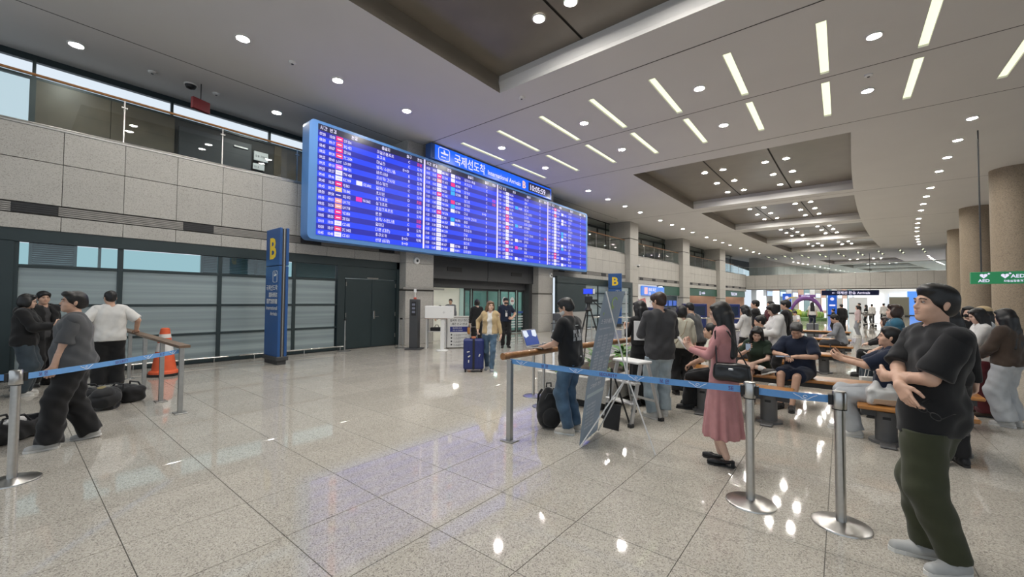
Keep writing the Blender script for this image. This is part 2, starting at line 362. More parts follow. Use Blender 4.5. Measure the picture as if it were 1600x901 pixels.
# ------------------------------------------------------------------ ceiling
def cpt(s, y, z):      # plan measured for 7.2 m -> world
    return (KC * s + curve(KC * y), KC * y, z)
RECESS = [(1.2, 8.2), (17.2, 25.9), (27.4, 35.5), (37.0, 45.3), (46.9, 55.0), (67.0, 75.0), (77.0, 85.0), (87.0, 95.0), (97., 105.)]
SL, SR = -7.1, 0.3
SLOTX = [-10.45 + 1.7 * k for k in range(9)]; SLOTY = [(10.03, 12.38), (12.9, 15.3)]
JOINTS = [9.32, 12.62, 16.25, 26.6, 36.2, 46.1, 56.0]
def build_ceiling():
    ys = set([-6, 0, 125.0]); g = 0.016
    for a, b in RECESS: ys.update((a, b))
    for a, b in SLOTY: ys.update((a, b))
    for yj in JOINTS: ys.update((yj - g, yj + g))
    ys.update(np.arange(18, 125, 2.0).tolist()); ys.update((58.0, 60.4, 60.9, 63.3))
    ys = sorted(ys); ys = [y for i, y in enumerate(ys) if i == 0 or y - ys[i - 1] > 0.01]
    xs = sorted(set([-14.45, -12.05, -12.02, SL, SR, 13.0] + [v for x in SLOTX for v in (x - .085, x + .085)]))
    mb = MB(); dk = MB(); holes = []
    farslot = (57.9, 63.4)
    for i in range(len(ys) - 1):
        y0, y1 = ys[i], ys[i + 1]; ym = (y0 + y1) / 2
        rec = any(a - .01 < ym < b + .01 for a, b in RECESS)
        slot = any(a < ym < b for a, b in SLOTY) or (58.0 < ym < 60.4) or (60.9 < ym < 63.3)
        joint = any(abs(ym - yj) < g for yj in JOINTS)
        for q in range(len(xs) - 1):
            x0, x1 = xs[q], xs[q + 1]; xm = (x0 + x1) / 2
            if rec and SL < xm < SR: continue
            if slot and any(abs(xm - x) < .085 for x in SLOTX): continue
            if (joint and x0 > -12.1) or (abs(xm + 12.035) < .02 and ym < 26):
                dk.quad(*[cpt(a, b, ZC + .06) for a, b in ((x0 - .02, y0 - .02), (x0 - .02, y1 + .02), (x1 + .02, y1 + .02), (x1 + .02, y0 - .02))]); continue
            mb.quad(*[cpt(a, b, ZC) for a, b in ((x0, y0), (x0, y1), (x1, y1), (x1, y0))])
    ceil = mb.build('ceiling', M_CEIL, label='off-white plaster ceiling with coffers, light slots and downlights', kind='structure')
    dk.build('joint_gap', M_DARKGAP, ceil)
    # roof slab above keeps daylight out
    rf = MB(); rf.quad((-15.2, -6.2, ZC + .9), (-15.2, 130, ZC + .9), (38, 130, ZC + .9), (38, -6.2, ZC + .9)); rf.build('roof_slab', M_DARKGAP, ceil)
    # coffers
    zt = ZC + 0.46
    for (a, b) in RECESS:
        n = max(2, int((b - a) / 1.4)); yy = [a + (b - a) * t / n for t in range(n + 1)]
        far = MB(); A, B = cpt(SL, b, ZC), cpt(SR, b, ZC)
        prof = [(0, 0), (0.0, .10), (-.05, .28), (-.03, .46)]
        nn = 6
        for i in range(len(prof) - 1):
            for t in range(nn):
                s0 = SL + (SR - SL) * t / nn; s1 = SL + (SR - SL) * (t + 1) / nn
                p = lambda s, q: (lambda c: (c[0], c[1] + prof[q][0], c[2]))(cpt(s, b, ZC + prof[q][1]))
                far.quad(p(s0, i), p(s1, i), p(s1, i + 1), p(s0, i + 1))
        far.build('coffer_beam_face', M_CEIL, ceil, smooth=True)
        sd = MB()
        for t in range(n):
            sd.quad(cpt(SL, yy[t], ZC), cpt(SL, yy[t + 1], ZC), cpt(SL, yy[t + 1], zt), cpt(SL, yy[t], zt))
            sd.quad(cpt(SR, yy[t], zt), cpt(SR, yy[t + 1], zt), cpt(SR, yy[t + 1], ZC), cpt(SR, yy[t], ZC))
        sd.quad(cpt(SR, a, ZC), cpt(SL, a, ZC), cpt(SL, a, zt), cpt(SR, a, zt))
        sd.build('coffer_side', M_BROWN, ceil)
        # three fields of brown metal, dark joints between
        for (s0, s1) in ((SL, -4.6), (-4.54, -2.23), (-2.17, SR)):
            pn = MB()
            for t in range(n): pn.quad(cpt(s0, yy[t], zt), cpt(s0, yy[t + 1], zt), cpt(s1, yy[t + 1], zt), cpt(s1, yy[t], zt))
            pn.build('coffer_panel', M_BROWN, ceil)
        gp = MB()
        gp.quad(cpt(SL, a, zt + .05), cpt(SL, b, zt + .05), cpt(SR, b, zt + .05), cpt(SR, a, zt + .05)); gp.build('joint_gap', M_DARKGAP, ceil)
    # light slots: a white trough with a glowing diffuser
    for (y0, y1) in SLOTY + [(58.0, 60.4), (60.9, 63.3)]:
        for sn, x in enumerate(SLOTX):
            row = 'nearer' if y0 in (SLOTY[0][0], 58.0) else 'farther'
            sl = empty('light_slot', cpt(x, (y0 + y1) / 2, ZC), 0, ('long glowing ceiling light slot, %s from the header sign in the %s row' if y0 < 20 else 'small ceiling light slot beyond the footbridge, %s from the gallery in the %s row') % (nth(sn + 1), row), 'ceiling light', 'light slots over the concourse' if y0 < 20 else 'light slots beyond the footbridge')
            hx = .085 * KC; hy = (y1 - y0) / 2 * KC; d = .05
            tr = MB()
            tr.quad((-hx, -hy, 0), (-hx, hy, 0), (-hx, hy, d), (-hx, -hy, d)); tr.quad((hx, hy, 0), (hx, -hy, 0), (hx, -hy, d), (hx, hy, d))
            tr.quad((-hx, hy, 0), (hx, hy, 0), (hx, hy, d), (-hx, hy, d)); tr.quad((hx, -hy, 0), (-hx, -hy, 0), (-hx, -hy, d), (hx, -hy, d))
            tr.build('trough', M_CEIL, sl); df = MB(); df.quad((-hx, -hy, d), (-hx, hy, d), (hx, hy, d), (hx, -hy, d)); df.build('diffuser', M_SLOT, sl)
    return ceil
CEIL = build_ceiling()

def lamp_protos():
    r = 0.115
    t = MB(); t.lathe([(r + .035, 0), (r + .035, -.018), (r + .01, -.03), (r, -.02), (r, 0)], n=20, cap=False)
    g = MB(); n = 16; g.add([(r * math.cos(2 * math.pi * i / n), r * math.sin(2 * math.pi * i / n), -.012) for i in range(n)], [list(range(n))[::-1]])
    return t.mesh('trim_ring', M_TRIMW, True), g.mesh('lens', M_LAMP)
LT, LG = lamp_protos()
def downlight(s, y, z, label, group):
    x, yy, _ = cpt(s, y, 0)
    e = empty('downlight', (x, yy, z), 0, label, 'downlight', group)
    inst(LT, 'trim_ring', e); inst(LG, 'lens', e)
def place_lamps():
    rows = [3.03 - 2.12, 3.03, 5.15, 7.27]
    for n_, y in enumerate(rows): downlight(-9.93, y, ZC, '%s round downlight of the short ceiling row left of the arrivals board' % nth(n_ + 1), 'downlights along the gallery side')
    cnt = 0
    for b in range(10):
        if b == 4: continue
        y0 = (18.35 + 9.72 * b) if b < 5 else 67.5 + 10 * (b - 5)
        for k in range(4):
            y = y0 + 2.15 * k; cnt += 1; far_ = 'beyond the footbridge' if b > 4 else 'before the footbridge'
            downlight(-9.93, y, ZC, '%s downlight of the gallery-side ceiling row, %s' % (nth(cnt if b < 5 else cnt - 16), far_), 'downlights along the gallery side')
            downlight(3.1, y - .3, ZC, '%s downlight of the column-side ceiling row, %s' % (nth(cnt if b < 5 else cnt - 16), far_), 'downlights along the columns')
    for k in range(4):
        y = 18.35 + 9.72 * 4 + 2.15 * k
        if y < 56.5:
            downlight(-9.93, y, ZC, '%s downlight of the gallery-side ceiling row, just short of the footbridge' % nth(17 + k), 'downlights along the gallery side')
            downlight(3.1, y - .3, ZC, '%s downlight of the column-side ceiling row, just short of the footbridge' % nth(17 + k), 'downlights along the columns')
    for y in (11.22, 14.05):
        for n_, s in enumerate((-9.6, -6.21, -2.82, .6, 4.0)): downlight(s, y, ZC, '%s downlight from the header sign between the light slots, %s row' % (nth(n_ + 1), 'nearer' if y < 12 else 'farther'), 'downlights between the light slots')
    for y in (.81, 4.93): downlight(-13.1, y, ZC, 'round downlight over the upper gallery, ' + ('nearer the left picture edge' if y < 2 else 'nearer the arrivals board'), 'downlights over the gallery')
    kz = (ZC + .46 - 1.62) / (7.65 - 1.62) / KC
    for i, (a, b) in enumerate(RECESS):
        c = 22.48 + (a + b - 43.1) / 2 * 1.07 if i else 4.8
        if i >= 1: c = {1: 22.48, 2: 32.2, 3: 42.2, 4: 51.5}.get(i, (a + b) / 2 * 1.07 / 1.07)
        for dy in (-2.17, 0, 2.17):
            y = (c + dy) * kz
            if not (a + .1 < y < b - .1): continue
            for n_, s in enumerate((-4.95, -4.17, -2.53, -1.78)):
                downlight(s * (kz if i < 2 else 1), y, ZC + .455, 'downlight in the %s brown coffer, %s row, %s from the gallery' % (nth(i + 1), {-2.17: 'near', 0: 'middle', 2.17: 'far'}[dy], nth(n_ + 1)), 'downlights in the brown coffers')
place_lamps()
# ------------------------------------------------------------------ left wall: stone parapet, window wall, doors, gallery
def slope(y): return math.atan((curve(y + .3) - curve(y - .3)) / .6)
def wx(y): return WX + curve(y)
PIL = [(8.86, 10.12), (17.0, 18.32), (27.95, 29.3), (38.3, 39.9), (48.2, 49.9)]
PW = 0.921
def build_wall():
    core = MB(); ys = [-3] + list(np.arange(15, 58.1, 1.5)) + [58.5]
    def strip(mb, z0, z1, y0, y1, x=0.0, th=0.3):
        yy = [y0] + [y for y in ys if y0 < y < y1] + [y1]
        for a, b in zip(yy, yy[1:]):
            A, B = wx(a) + x, wx(b) + x
            vs = [(A, a, z0), (B, b, z0), (B, b, z1), (A, a, z1), (A - th, a, z0), (B - th, b, z0), (B - th, b, z1), (A - th, a, z1)]
            mb.add(vs, [(0, 1, 2, 3), (5, 4, 7, 6), (3, 2, 6, 7), (1, 0, 4, 5)])
    strip(core, 3.24, 4.97, -3, 58, -.045)
    strip(core, 2.93, 3.24, -3, PIL[0][0], -.045); strip(core, 2.93, 3.24, PIL[1][1], 58, -.045)
    wall = core.build('wall_left', M_STONE_JOINT, label='grey granite panelled side wall with upper gallery', kind='structure')
    rows = [(2.94, 3.235, 1), (3.46, 4.305, 0), (4.312, 4.985, 0)]
    for z0, z1, low in rows:
        pm = MB(); pm.box(-.05, 0, -PW / 2 + .004, PW / 2 - .004, z0 + .003, z1 - .003, .004); me = pm.mesh('panel', M_STONE)
        for k in range(-4, 62):
            y = 0.65 + PW * (k + .5)
            if y > 57.5: break
            if low and PIL[0][0] - .3 < y < PIL[1][1] + .1: continue
            if z0 < 4 and 10.0 < y < 17.1 and low: continue
            inst(me, 'panel', wall, (wx(y), y, 0), -slope(y))
    # metal slat band
    bays = [(-3, PIL[0][0]), (PIL[1][1], PIL[2][0])] + [(PIL[i][1], PIL[i + 1][0]) for i in range(2, 4)] + [(PIL[4][1], 57.5)]
    Msl = mat('band_slat_metal', (0.30, 0.285, 0.265), 0.45, 0.3)
    for a, b in bays:
        for q in range(5):
            s = MB(); z = 3.268 + q * .038
            n = 1 if b < 16 else 5
            for t in range(n):
                y0 = a + (b - a) * t / n; y1 = a + (b - a) * (t + 1) / n
                s.bar((wx(y0) - .012, y0, z), (wx(y1) - .012, y1, z), .03, .028)
            s.build('slat', Msl, wall)
    vl = [0.0, 2.63, 5.38, 8.0] + [19.4, 21.9, 24.4, 26.6] + [30.3, 32.6, 34.9, 37.2] + [40.9, 43.0, 45.2, 47.4, 51, 53.2, 55.4]
    for y in vl:
        v = MB(); v.box(-.03, .012, 0, .61, 3.255, 3.445); e = v.build('vent', M_BLACK, wall, (wx(y), y, 0), -slope(y))
        for q in range(4):
            s = MB(); s.box(.012, .016, .01, .6, 3.275 + q * .043, 3.285 + q * .043); s.build('slat', M_DARK, e)
    cap = MB(); strip(cap, 4.985, 5.02, -3, 58, .01, .34); cap.build('steel_coping', M_STEEL_DULL, wall)
    # gallery floor and back wall
    gf = MB(); strip(gf, 3.9, 4.1, -4, 58, -.3, 2.6); gf.build('gallery_floor', M_DARK, wall)
    bw = MB(); strip(bw, 3.9, 6.8, .25, 58, -2.55, .15); bw.build('gallery_back_wall', M_DARKGAP, wall)
    Mb = mat('brown_wood_panel', (0.115, 0.088, 0.058), 0.4, noise=0.25, nscale=3)
    for k in range(0, 45):
        y = .27 + 1.32 * k
        if y > 56: break
        if 2.9 < y < 4.5: continue
        for z0, z1 in ((4.1, 5.75), (5.76, 6.8)):
            pm = MB(); pm.box(-.05, 0.0, 0, 1.31, z0, z1); pm.build('brown_panel', Mb, wall, (wx(y) - 2.51, y, 0), -slope(y))
    # clerestory glazing above the brown panels
    cf = MB(); cg = MB()
    strip(cf, 7.2, 7.36, -4, 58, -2.5, .12); strip(cf, 6.78, 6.84, -4, 58, -2.5, .1)
    for k in range(24):
        y = -2.3 + 2.56 * k; cf.box(wx(y) - 2.56, wx(y) - 2.46, y - .03, y + .03, 6.8, 7.3)
    strip(cf, 4.1, 4.16, -4, .27, -2.5, .1); strip(cf, 5.55, 5.6, -4, .27, -2.5, .1); cf.box(WX - 2.58, WX - 2.46, .2, .3, 4.1, 6.8); cf.box(WX - 2.58, WX - 2.46, -1.6, -1.52, 4.1, 6.8)
    cf.build('clerestory_frame', M_GREEN, wall)
    # solid wall stretch above brown panels on the far bays keeps the gallery dark
    sd = MB(); strip(sd, 6.84, 7.2, 19.5, 58, -2.56, .1); sd.build('gallery_upper_wall', M_CEIL, wall)
    # dark door of the gallery
    d = empty('door_1', (WX - 2.5, 3.0, 4.1), 0, 'dark steel door on the upper gallery behind the glass balustrade', kind='structure')
    b = MB(); b.box(-.05, .02, 0, 1.86, 0, 2.5, .01); b.build('door_leaf', M_DARK, d)
    b = MB(); b.box(.02, .06, 1.35, 1.75, 2.28, 2.34, .01); b.build('door_closer', M_STEEL_DULL, d)
    b = MB(); b.box(.02, .06, 1.62, 1.72, 1.1, 1.14, .005); b.build('handle', M_STEEL_DULL, d)
    for (y, z, w_, h_) in ((4.92, 6.12, .42, .3), (4.9, 5.82, .34, .2)):
        s = MB(); s.box(-.02, .02, 0, w_, 0, h_, .008); o = s.build('wall_sign', M_WHITE, None, (WX - 2.47, y, z), 0)
        tag(o, 'white notice plate beside the dark gallery door, ' + ('upper of the two' if z > 6 else 'lower of the two'), 'sign')
        t = MB(); write(t, '공항 라운지' if z > 6 else '안내', (.022, .03, .12 if z > 6 else .06), (0, 1, 0), (0, 0, 1), .075); t.build('lettering', M_DARK, o)
    # glass balustrade
    bl = empty('glass_balustrade', (0, 0, 0), 0, 'frameless glass balustrade with wooden handrail along the upper gallery', 'balustrade')
    y = -2.18
    hand = MB(); pts = [(wx(t) - .08, t, 6.03) for t in [-3] + list(np.arange(12, 57, 3))]
    hand.tube(pts, .028, 8); hand.build('handrail', M_WOOD, bl, smooth=True)
    low = MB(); low.tube([(p[0], p[1], 5.06) for p in pts], .02, 8); low.build('bottom_rail', M_STEEL, bl, smooth=True)
    while y < 56:
        g = MB(); g.box(-.006, .006, .01, 1.85, 5.03, 6.0); g.build('glass_pane', M_GLASS, bl, (wx(y) - .08, y, 0), -slope(y))
        p = MB(); p.box(-.012, .012, -.012, .012, 5.02, 6.01); p.box(-.03, .03, -.05, .05, 5.83, 5.86)
        p.build('post', M_STEEL, bl, (wx(y) - .08, y, 0)); y += 1.86
    # full-height glass wall of the far gallery bays
    gw = empty('window_2', (0, 0, 0), 0, 'full-height glass screen behind the far gallery bays', kind='structure')
    for i in range(1, 5):
        a, b = PIL[i][1], (PIL[i + 1][0] if i < 4 else 57)
        g = MB(); x = -1.25
        ym = (a + b) / 2
        g.add([(wx(a) + x, a, 4.1), (wx(b) + x, b, 4.1), (wx(b) + x, b, ZC), (wx(a) + x, a, ZC)], [(0, 1, 2, 3)]); g.build('pane', M_GLASS, gw)
        f = MB(); f.bar((wx(a) + x, a, ZC - .03), (wx(b) + x, b, ZC - .03), .05, .05)
        for y in (b - .6,): f.box(wx(y) + x - .025, wx(y) + x + .025, y - .025, y + .025, 4.1, ZC)
        f.build('frame', M_BLACK, gw)
    return wall
WALL = build_wall()

def build_pillars():
    for i, (a, b) in enumerate(PIL):
        yc = (a + b) / 2; x0 = wx(yc)
        P = empty('pillar', (x0, yc, 0), -slope(yc), 'square granite clad wall pillar of stacked blocks', kind='structure', group='wall pillars')
        hw = (b - a) / 2
        core = MB(); core.box(-.3, .33, -hw + .02, hw - .02, 0, 4.98); core.box(-1.3, .33, -hw + .02, hw - .02, 4.98, ZC); core.build('core', M_STONE_JOINT, P)
        zs = [0, .93, 1.93, 2.0, 2.93, 3.9, 4.98, 6.1, 6.16, ZC]
        for z0, z1 in zip(zs, zs[1:]):
            if z1 - z0 < .1: continue
            d = -1.3 if z0 > 4.9 else -.3
            bk = MB(); bk.box(d, .35, -hw, hw, z0 + .004, z1 - .004, .006); bk.build('block', M_STONE, P)
build_pillars()

# window wall of the first bay ------------------------------------------------
def build_window_wall():
    W = empty('window_1', (WX - .08, 0, 0), 0, 'dark green steel window wall with frosted panes and clear top lights', kind='structure')
    ym = [.08, 1.56, 3.42, 5.25, 6.54]; zt = [.10, .73, 1.44, 2.22, 2.67]
    f = MB(); f.box(-.1, .06, -3, 8.86, 2.69, 2.94); f.box(-.1, .06, -3, .06, 0, 2.7); f.box(-.1, .05, 6.56, 6.80, 0, 2.7); f.box(-.1, .06, 8.74, 8.9, 0, 2.94)
    f.build('surround', M_GREEN, W)
    for y in ym[:4]:
        s = MB(); s.box(-.07, .035, y - .045, y + .045, .0, 2.7, .006); s.build('mullion', M_GREEN, W)
    for z, h in ((.05, .1), (.73, .055), (1.44, .055), (2.22, .06)):
        s = MB(); s.box(-.06, .03, .06, 6.56, z - h / 2, z + h / 2, .005); s.build('transom', M_GREEN, W)
    for i in range(4):
        for k in range(4):
            g = MB(); g.box(-.012, 0, ym[i] + .045, ym[i + 1] - .045, zt[k], zt[k + 1]); g.build('pane', M_FROST if k < 3 else M_GLASS_GREEN, W)
    # bumper rail in front of the glass
    r = empty('bumper_rail', (WX + .12, 0, 0), 0, 'low steel bumper rail along the frosted window wall', 'rail')
    t = MB(); t.tube([(0, -2.5, .13), (0, 3.6, .13)], .02, 8); t.build('rail_tube', M_STEEL, r, smooth=True)
    t = MB(); t.tube([(0, 3.85, .13), (0, 6.7, .13)], .02, 8); t.build('rail_tube', M_STEEL, r, smooth=True)
    for y in (-1.5, .3, 1.8, 3.3, 4.2, 5.5, 6.6):
        t = MB(); t.tube([(0, y, 0), (0, y, .12)], .012, 8); t.build('rail_foot', M_STEEL, r)
    # double door
    D = empty('door_2', (WX - .1, 0, 0), 0, 'dark green steel double door beside the frosted window wall', kind='structure')
    tp = MB(); tp.box(-.04, .05, 6.8, 8.76, 2.3, 2.7, .006); tp.build('transom_panel', M_GREEN, D)
    for y0, y1 in ((6.83, 7.775), (7.785, 8.73)):
        l = MB(); l.box(-.03, .05, y0, y1, .012, 2.28, .008); dl = l.build('door_leaf', M_GREEN, D)
        for z in (.35, 1.1, 2.1):
            h = MB(); y = y0 + .02 if y0 < 7 else y1 - .02; h.box(.05, .065, y - .012, y + .012, z - .07, z + .07); h.build('hinge', M_STEEL, dl)
    h = MB(); h.box(.05, .07, 7.84, 7.91, .95, 1.22, .01); h.tube([(.06, 7.87, 1.03), (.11, 7.87, 1.03), (.11, 8.02, 1.03)], .011, 8); h.build('lever_handle', M_STEEL, D)
    h = MB(); h.box(.05, .1, 7.58, 8.0, 2.3, 2.35, .01); h.build('door_closer', M_STEEL, D)
    # outside: slatted canopy and a far block seen through the top lights
    Ms = mat('canopy_slat', (0.33, 0.35, 0.35), 0.6)
    C_ = empty('canopy_screen', (-16.4, 0, 0), 0, 'slatted outdoor canopy screen seen through the top lights', 'screen')
    for (a, b) in ((.35, 1.15), (4.0, 5.6), (5.62, 6.25), (6.95, 8.9)):
        for q in range(17):
            z = 2.28 + q * .055
            s = MB(); s.box(-.04, .04, a, b, z, z + .047); s.build('slat', Ms, C_)
    pst = MB()
    for y in (.35, 1.15, 1.62, 4.0, 5.6, 6.25, 6.95, 8.9): pst.box(-.05, .05, y - .03, y + .03, 0, 3.3)
    pst.build('post', M_WHITE, C_)
    bk = MB(); bk.box(.5, .6, -6, 9.2, 0, 2.25); bk.build('outdoor_parapet', Ms, C_)
build_window_wall()

# sliding-door bay -------------------------------------------------------------
def build_entrance():
    fa = empty('trim_1', (WX, 0, 0), 0, 'dark grey louvred fascia above the sliding doors', kind='structure')
    for y0, y1 in ((10.12, 13.52), (13.545, 17.0)):
        p = MB(); p.box(-.3, .02, y0, y1, 2.45, 3.36, .01); pp = p.build('fascia_panel', M_DARK, fa)
        for q in range(9):
            s = MB(); s.box(.02, .035, y0 + .02, y1 - .02, 2.62 + q * .075, 2.655 + q * .075); s.build('slat', M_DARK, pp)
    for y in (11.1, 15.2):
        v = MB(); v.box(.02, .045, y, y + .8, 2.78, 2.95); v.build('vent', M_BLACK, fa)
    xd = -12.85
    D = empty('door_3', (xd, 0, 0), 0, 'glazed automatic sliding doors with dark frames under the arrivals board', kind='structure')
    h = MB(); h.box(-.1, .2, 10.1, 17.0, 2.12, 2.5, .01); h.build('header', M_DARK, D)
    wz = MB(); wz.box(-.05, .3, 10.1, 10.6, 0, 2.5); wz.box(-.05, .45, 16.75, 17.0, 0, 2.5); wz.build('side_jamb', M_DARK, D)
    ys = [12.6, 12.9, 13.85, 14.7, 15.3, 15.45, 16.35]
    Mw = mat('frost_stripe', (0.75, 0.8, 0.8), 0.5, alpha=.8)
    pan = [(12.55, 12.95), (12.98, 14.0), (14.03, 14.85), (14.88, 15.55), (15.58, 16.2), (16.23, 16.75)]
    for i, (a, b) in enumerate(pan):
        e = MB(); fwd = .06 if i % 2 else 0; t = .045
        e.box(fwd, fwd + .05, a, a + t, .02, 2.12); e.box(fwd, fwd + .05, b - t, b, .02, 2.12); e.box(fwd, fwd + .05, a, b, .02, .11); e.box(fwd, fwd + .05, a, b, 2.03, 2.12)
        fr = e.build('door_frame', M_DARK, D)
        g = MB(); g.box(fwd + .02, fwd + .03, a + t, b - t, .1, 2.04); g.build('pane', M_GLASS_GREEN, fr)
        if i in (1, 2, 4, 5):
            for q in range(5):
                s = MB(); s.box(fwd + .031, fwd + .034, a + t + .01, b - t - .01, .25 + q * .13, .25 + q * .13 + .07); s.build('frost_stripe', Mw, fr)
            s = MB(); s.box(fwd + .031, fwd + .034, a + t + .01, b - t - .01, .96, 1.06); s.build('blue_stripe', mat('blue_film', (.06, .13, .42), .4), fr)
        if i in (3, 4):
            s = MB(); yc = (a + b) / 2
            s.add([(fwd + .036, yc + .17 * math.cos(q), 1.58 + .2 * math.sin(q)) for q in np.linspace(0, 2 * math.pi, 20, endpoint=False)], [list(range(20))]); st = s.build('round_sticker', M_WHITE, fr)
            s = MB(); s.box(fwd + .037, fwd + .039, yc - .11, yc + .11, 1.55, 1.61); s.build('red_band', mat('red_print', (.3, .03, .03), .5), fr)
    # the bright corridor behind
    R = empty('wall_corridor', (xd, 0, 0), 0, 'pale corridor behind the sliding doors', kind='structure')
    r = MB(); r.box(-4.2, -4.1, 9.5, 18.5, 0, 2.9); r.box(-4.2, -.3, 9.4, 9.5, 0, 2.9); r.box(-4.2, -.3, 18.5, 18.6, 0, 2.9); r.build('corridor_wall', mat('corridor_plaster', (.74, .74, .70), .7), R)
    r = MB(); r.box(-4.2, 0, 9.5, 18.5, 2.55, 2.6); r.build('corridor_ceiling', M_CEIL, R)
    r = MB(); r.box(-4.2, .4, 9.5, 18.5, -.02, -.003); r.build('corridor_floor', M_FLOOR, R)
    for y in (10.6, 11.9, 13.6, 15.6, 17.2):
        l = MB(); l.box(-2.6, -1.6, y, y + .25, 2.53, 2.549); o = l.build('corridor_lamp', mat('corridor_glow', (1, 1, 1), .5, emit=(1, .97, .88), est=16), R)
    r = MB(); r.box(-4.08, -4.05, 16.2, 18.4, 0.0, 2.3); r.box(-4.0, -.5, 18.44, 18.48, 0, 2.3); r.build('corridor_screen', mat('teal_screen', (.42, .56, .56), .3), R)
    # granite wainscot under later bays: dark green shopfront glazing of the bay after the doors
    G = empty('window_3', (WX - .06, 0, 0), 0, 'dark green glazed shopfront bay behind the camera tripod', kind='structure')
    a, b = PIL[1][1], PIL[2][0]
    q = MB(); q.box(-.1, .05, a, b, 2.55, 2.94); q.box(-.1, .05, a, a + 3.0, 1.0, 2.6); q.box(-.1, .05, b - .4, b, 0, 2.6); q.build('surround', M_GREEN, G, rz=0)
    q = MB(); q.box(-.1, .06, a, a + 3.0, 0, 1.0, .01); q.build('grey_wainscot', mat('grey_wainscot', (.33, .33, .32), .6, noise=.05), G)
    for y in (a + 3.0, a + 4.55, a + 6.1, a + 7.65, a + 9.1):
        s = MB(); s.box(-.07, .04, y - .04, y + .04, 0, 2.6); s.build('mullion', M_GREEN, G)
    for z in (.05, .75, 1.45, 2.1):
        s = MB(); s.box(-.06, .035, a + 3, b - .4, z - .03, z + .03); s.build('transom', M_GREEN, G)
    for i in range(4):
        y0 = a + 3.04 + 1.55 * i
        for z0, z1 in ((.08, .72), (.78, 1.42), (1.48, 2.07), (2.13, 2.55)):
            s = MB(); s.box(-.02, -.01, y0, y0 + 1.47, z0, z1); s.build('pane', M_FROST, G)
    for o in (G,): o.rotation_euler = (0, 0, -.018); o.location = (WX - .06 + .32, 0, 0)
build_entrance()

# ------------------------------------------------------------------ footbridge, columns, right side
def build_far():
    yb = 58.0; x0, x1 = -12.6 + curve(yb), 9.6
    B = empty('wall_footbridge', (0, yb, 0), 0, 'granite clad footbridge crossing the far end of the hall', kind='structure')
    c = MB(); c.box(x0, x1, .05, 3.0, 3.2, 4.9); c.build('bridge_core', M_STONE_JOINT, B)
    n = 16; pw = (x1 - x0) / n
    for z0, z1 in ((3.2, 3.5), (3.5, 4.9)):
        me = MB(); me.box(.008, pw - .008, 0, .05, z0 + .006, z1 - .006, .006); me = me.mesh('panel', M_STONE)
        for i in range(n): inst(me, 'panel', B, (x0 + pw * i, 0, 0))
    g = MB(); g.box(x0, x1, .1, .12, 4.95, 5.9); g.build('glass_parapet', M_GLASS, B)
    r = MB(); r.tube([(x0, .11, 5.93), (x1, .11, 5.93)], .03, 8); r.build('handrail', M_STEEL, B)
    wl = MB(); wl.box(8.6, 11, 0, 4, 3.2, ZC, .01); wl.build('end_block', M_STONE, B)
    M_COL = speckle('bush_hammered_column', (0.29, 0.235, 0.17), (0.18, 0.145, 0.105), (0.38, 0.31, 0.23), 45, .7, bump=.3, random_tile=.02, amt=.7)
    for i, (x, y, r_) in enumerate(((5.78, 26.6, .74), (6.35, 36.1, .74), (7.25, 46.2, .74), (8.6, 56.3, .74))):
        C_ = empty('column', (x, y, 0), 0, 'brown stone round column, ' + ['nearest of the row', 'second of the row', 'third of the row', 'last of the row by the footbridge'][i], kind='structure', group='round columns')
        s = MB(); s.lathe([(r_, 0), (r_, ZC)], n=40, cap=False); s.build('shaft', M_COL, C_, smooth=True)
        s = MB(); s.lathe([(r_ + .02, 0), (r_ + .02, .18), (r_, .2)], n=40, cap=False); s.build('base_ring', M_STEEL_DULL, C_, smooth=True)
    # wall on the right, beyond the columns
    R = empty('wall_right', (0, 0, 0), 0, 'grey panelled wall beyond the round columns', kind='structure')
    for k in range(12):
        y = 14 + 4 * k
        p = MB(); p.box(0, .2, .01, 3.99, 0, 2.9); p.build('panel', mat('right_wall_panel', (.42, .42, .41), .6, noise=.05), R, (12.5 + curve(y), y, 0), -slope(y))
        p = MB(); p.box(0, .2, .01, 3.99, 2.95, ZC); p.build('panel', M_STONE, R, (12.5 + curve(y), y, 0), -slope(y))
        if k % 3 != 1:
            p = MB(); p.box(-.03, 0, .3, 3.7, .3, 2.6); p.build('dark_window', mat('dark_glass', (.03, .035, .04), .1), R, (12.5 + curve(y), y, 0), -slope(y))
build_far()
# ------------------------------------------------------------------ arrivals board
M_BEZEL = mat('light_blue_bezel', (0.10, 0.26, 0.60), 0.4)
M_SCR_A = mat('screen_row_light', (0, 0, 0), 0.3, emit=(0.018, 0.05, 0.72), est=.78)
M_SCR_B = mat('screen_row_dark', (0, 0, 0), 0.3, emit=(0.018, 0.02, 0.30), est=.78)
M_SCR_K = mat('screen_black', (0.004, 0.004, 0.006), 0.3, emit=(0.012, 0.012, 0.03), est=1.0)
M_SCR_T = mat('screen_white', (0, 0, 0), 0.3, emit=(0.78, 0.74, 0.98), est=.62)
M_SCR_R = mat('screen_red', (0, 0, 0), 0.3, emit=(0.95, 0.08, 0.16), est=.62)
M_LOGO = {k: mat('logo_' + k, (0, 0, 0), 0.3, emit=c, est=.62) for k, c in dict(pink=(.88, .02, .22), red=(.9, .06, .18), white=(.85, .82, .92), orchid=(.8, .2, .75), yellow=(.9, .6, .18), peach=(.95, .38, .33), cyan=(.02, .42, .95), magenta=(.9, .02, .4)).items()}
def rrect(y0, y1, z0, z1, r, n=5):
    p = []
    for (cy, cz, a0) in ((y1 - r, z0 + r, -90), (y1 - r, z1 - r, 0), (y0 + r, z1 - r, 90), (y0 + r, z0 + r, 180)):
        for i in range(n + 1):
            a = math.radians(a0 + 90 * i / n); p.append((cy + r * math.cos(a), cz + r * math.sin(a)))
    return p
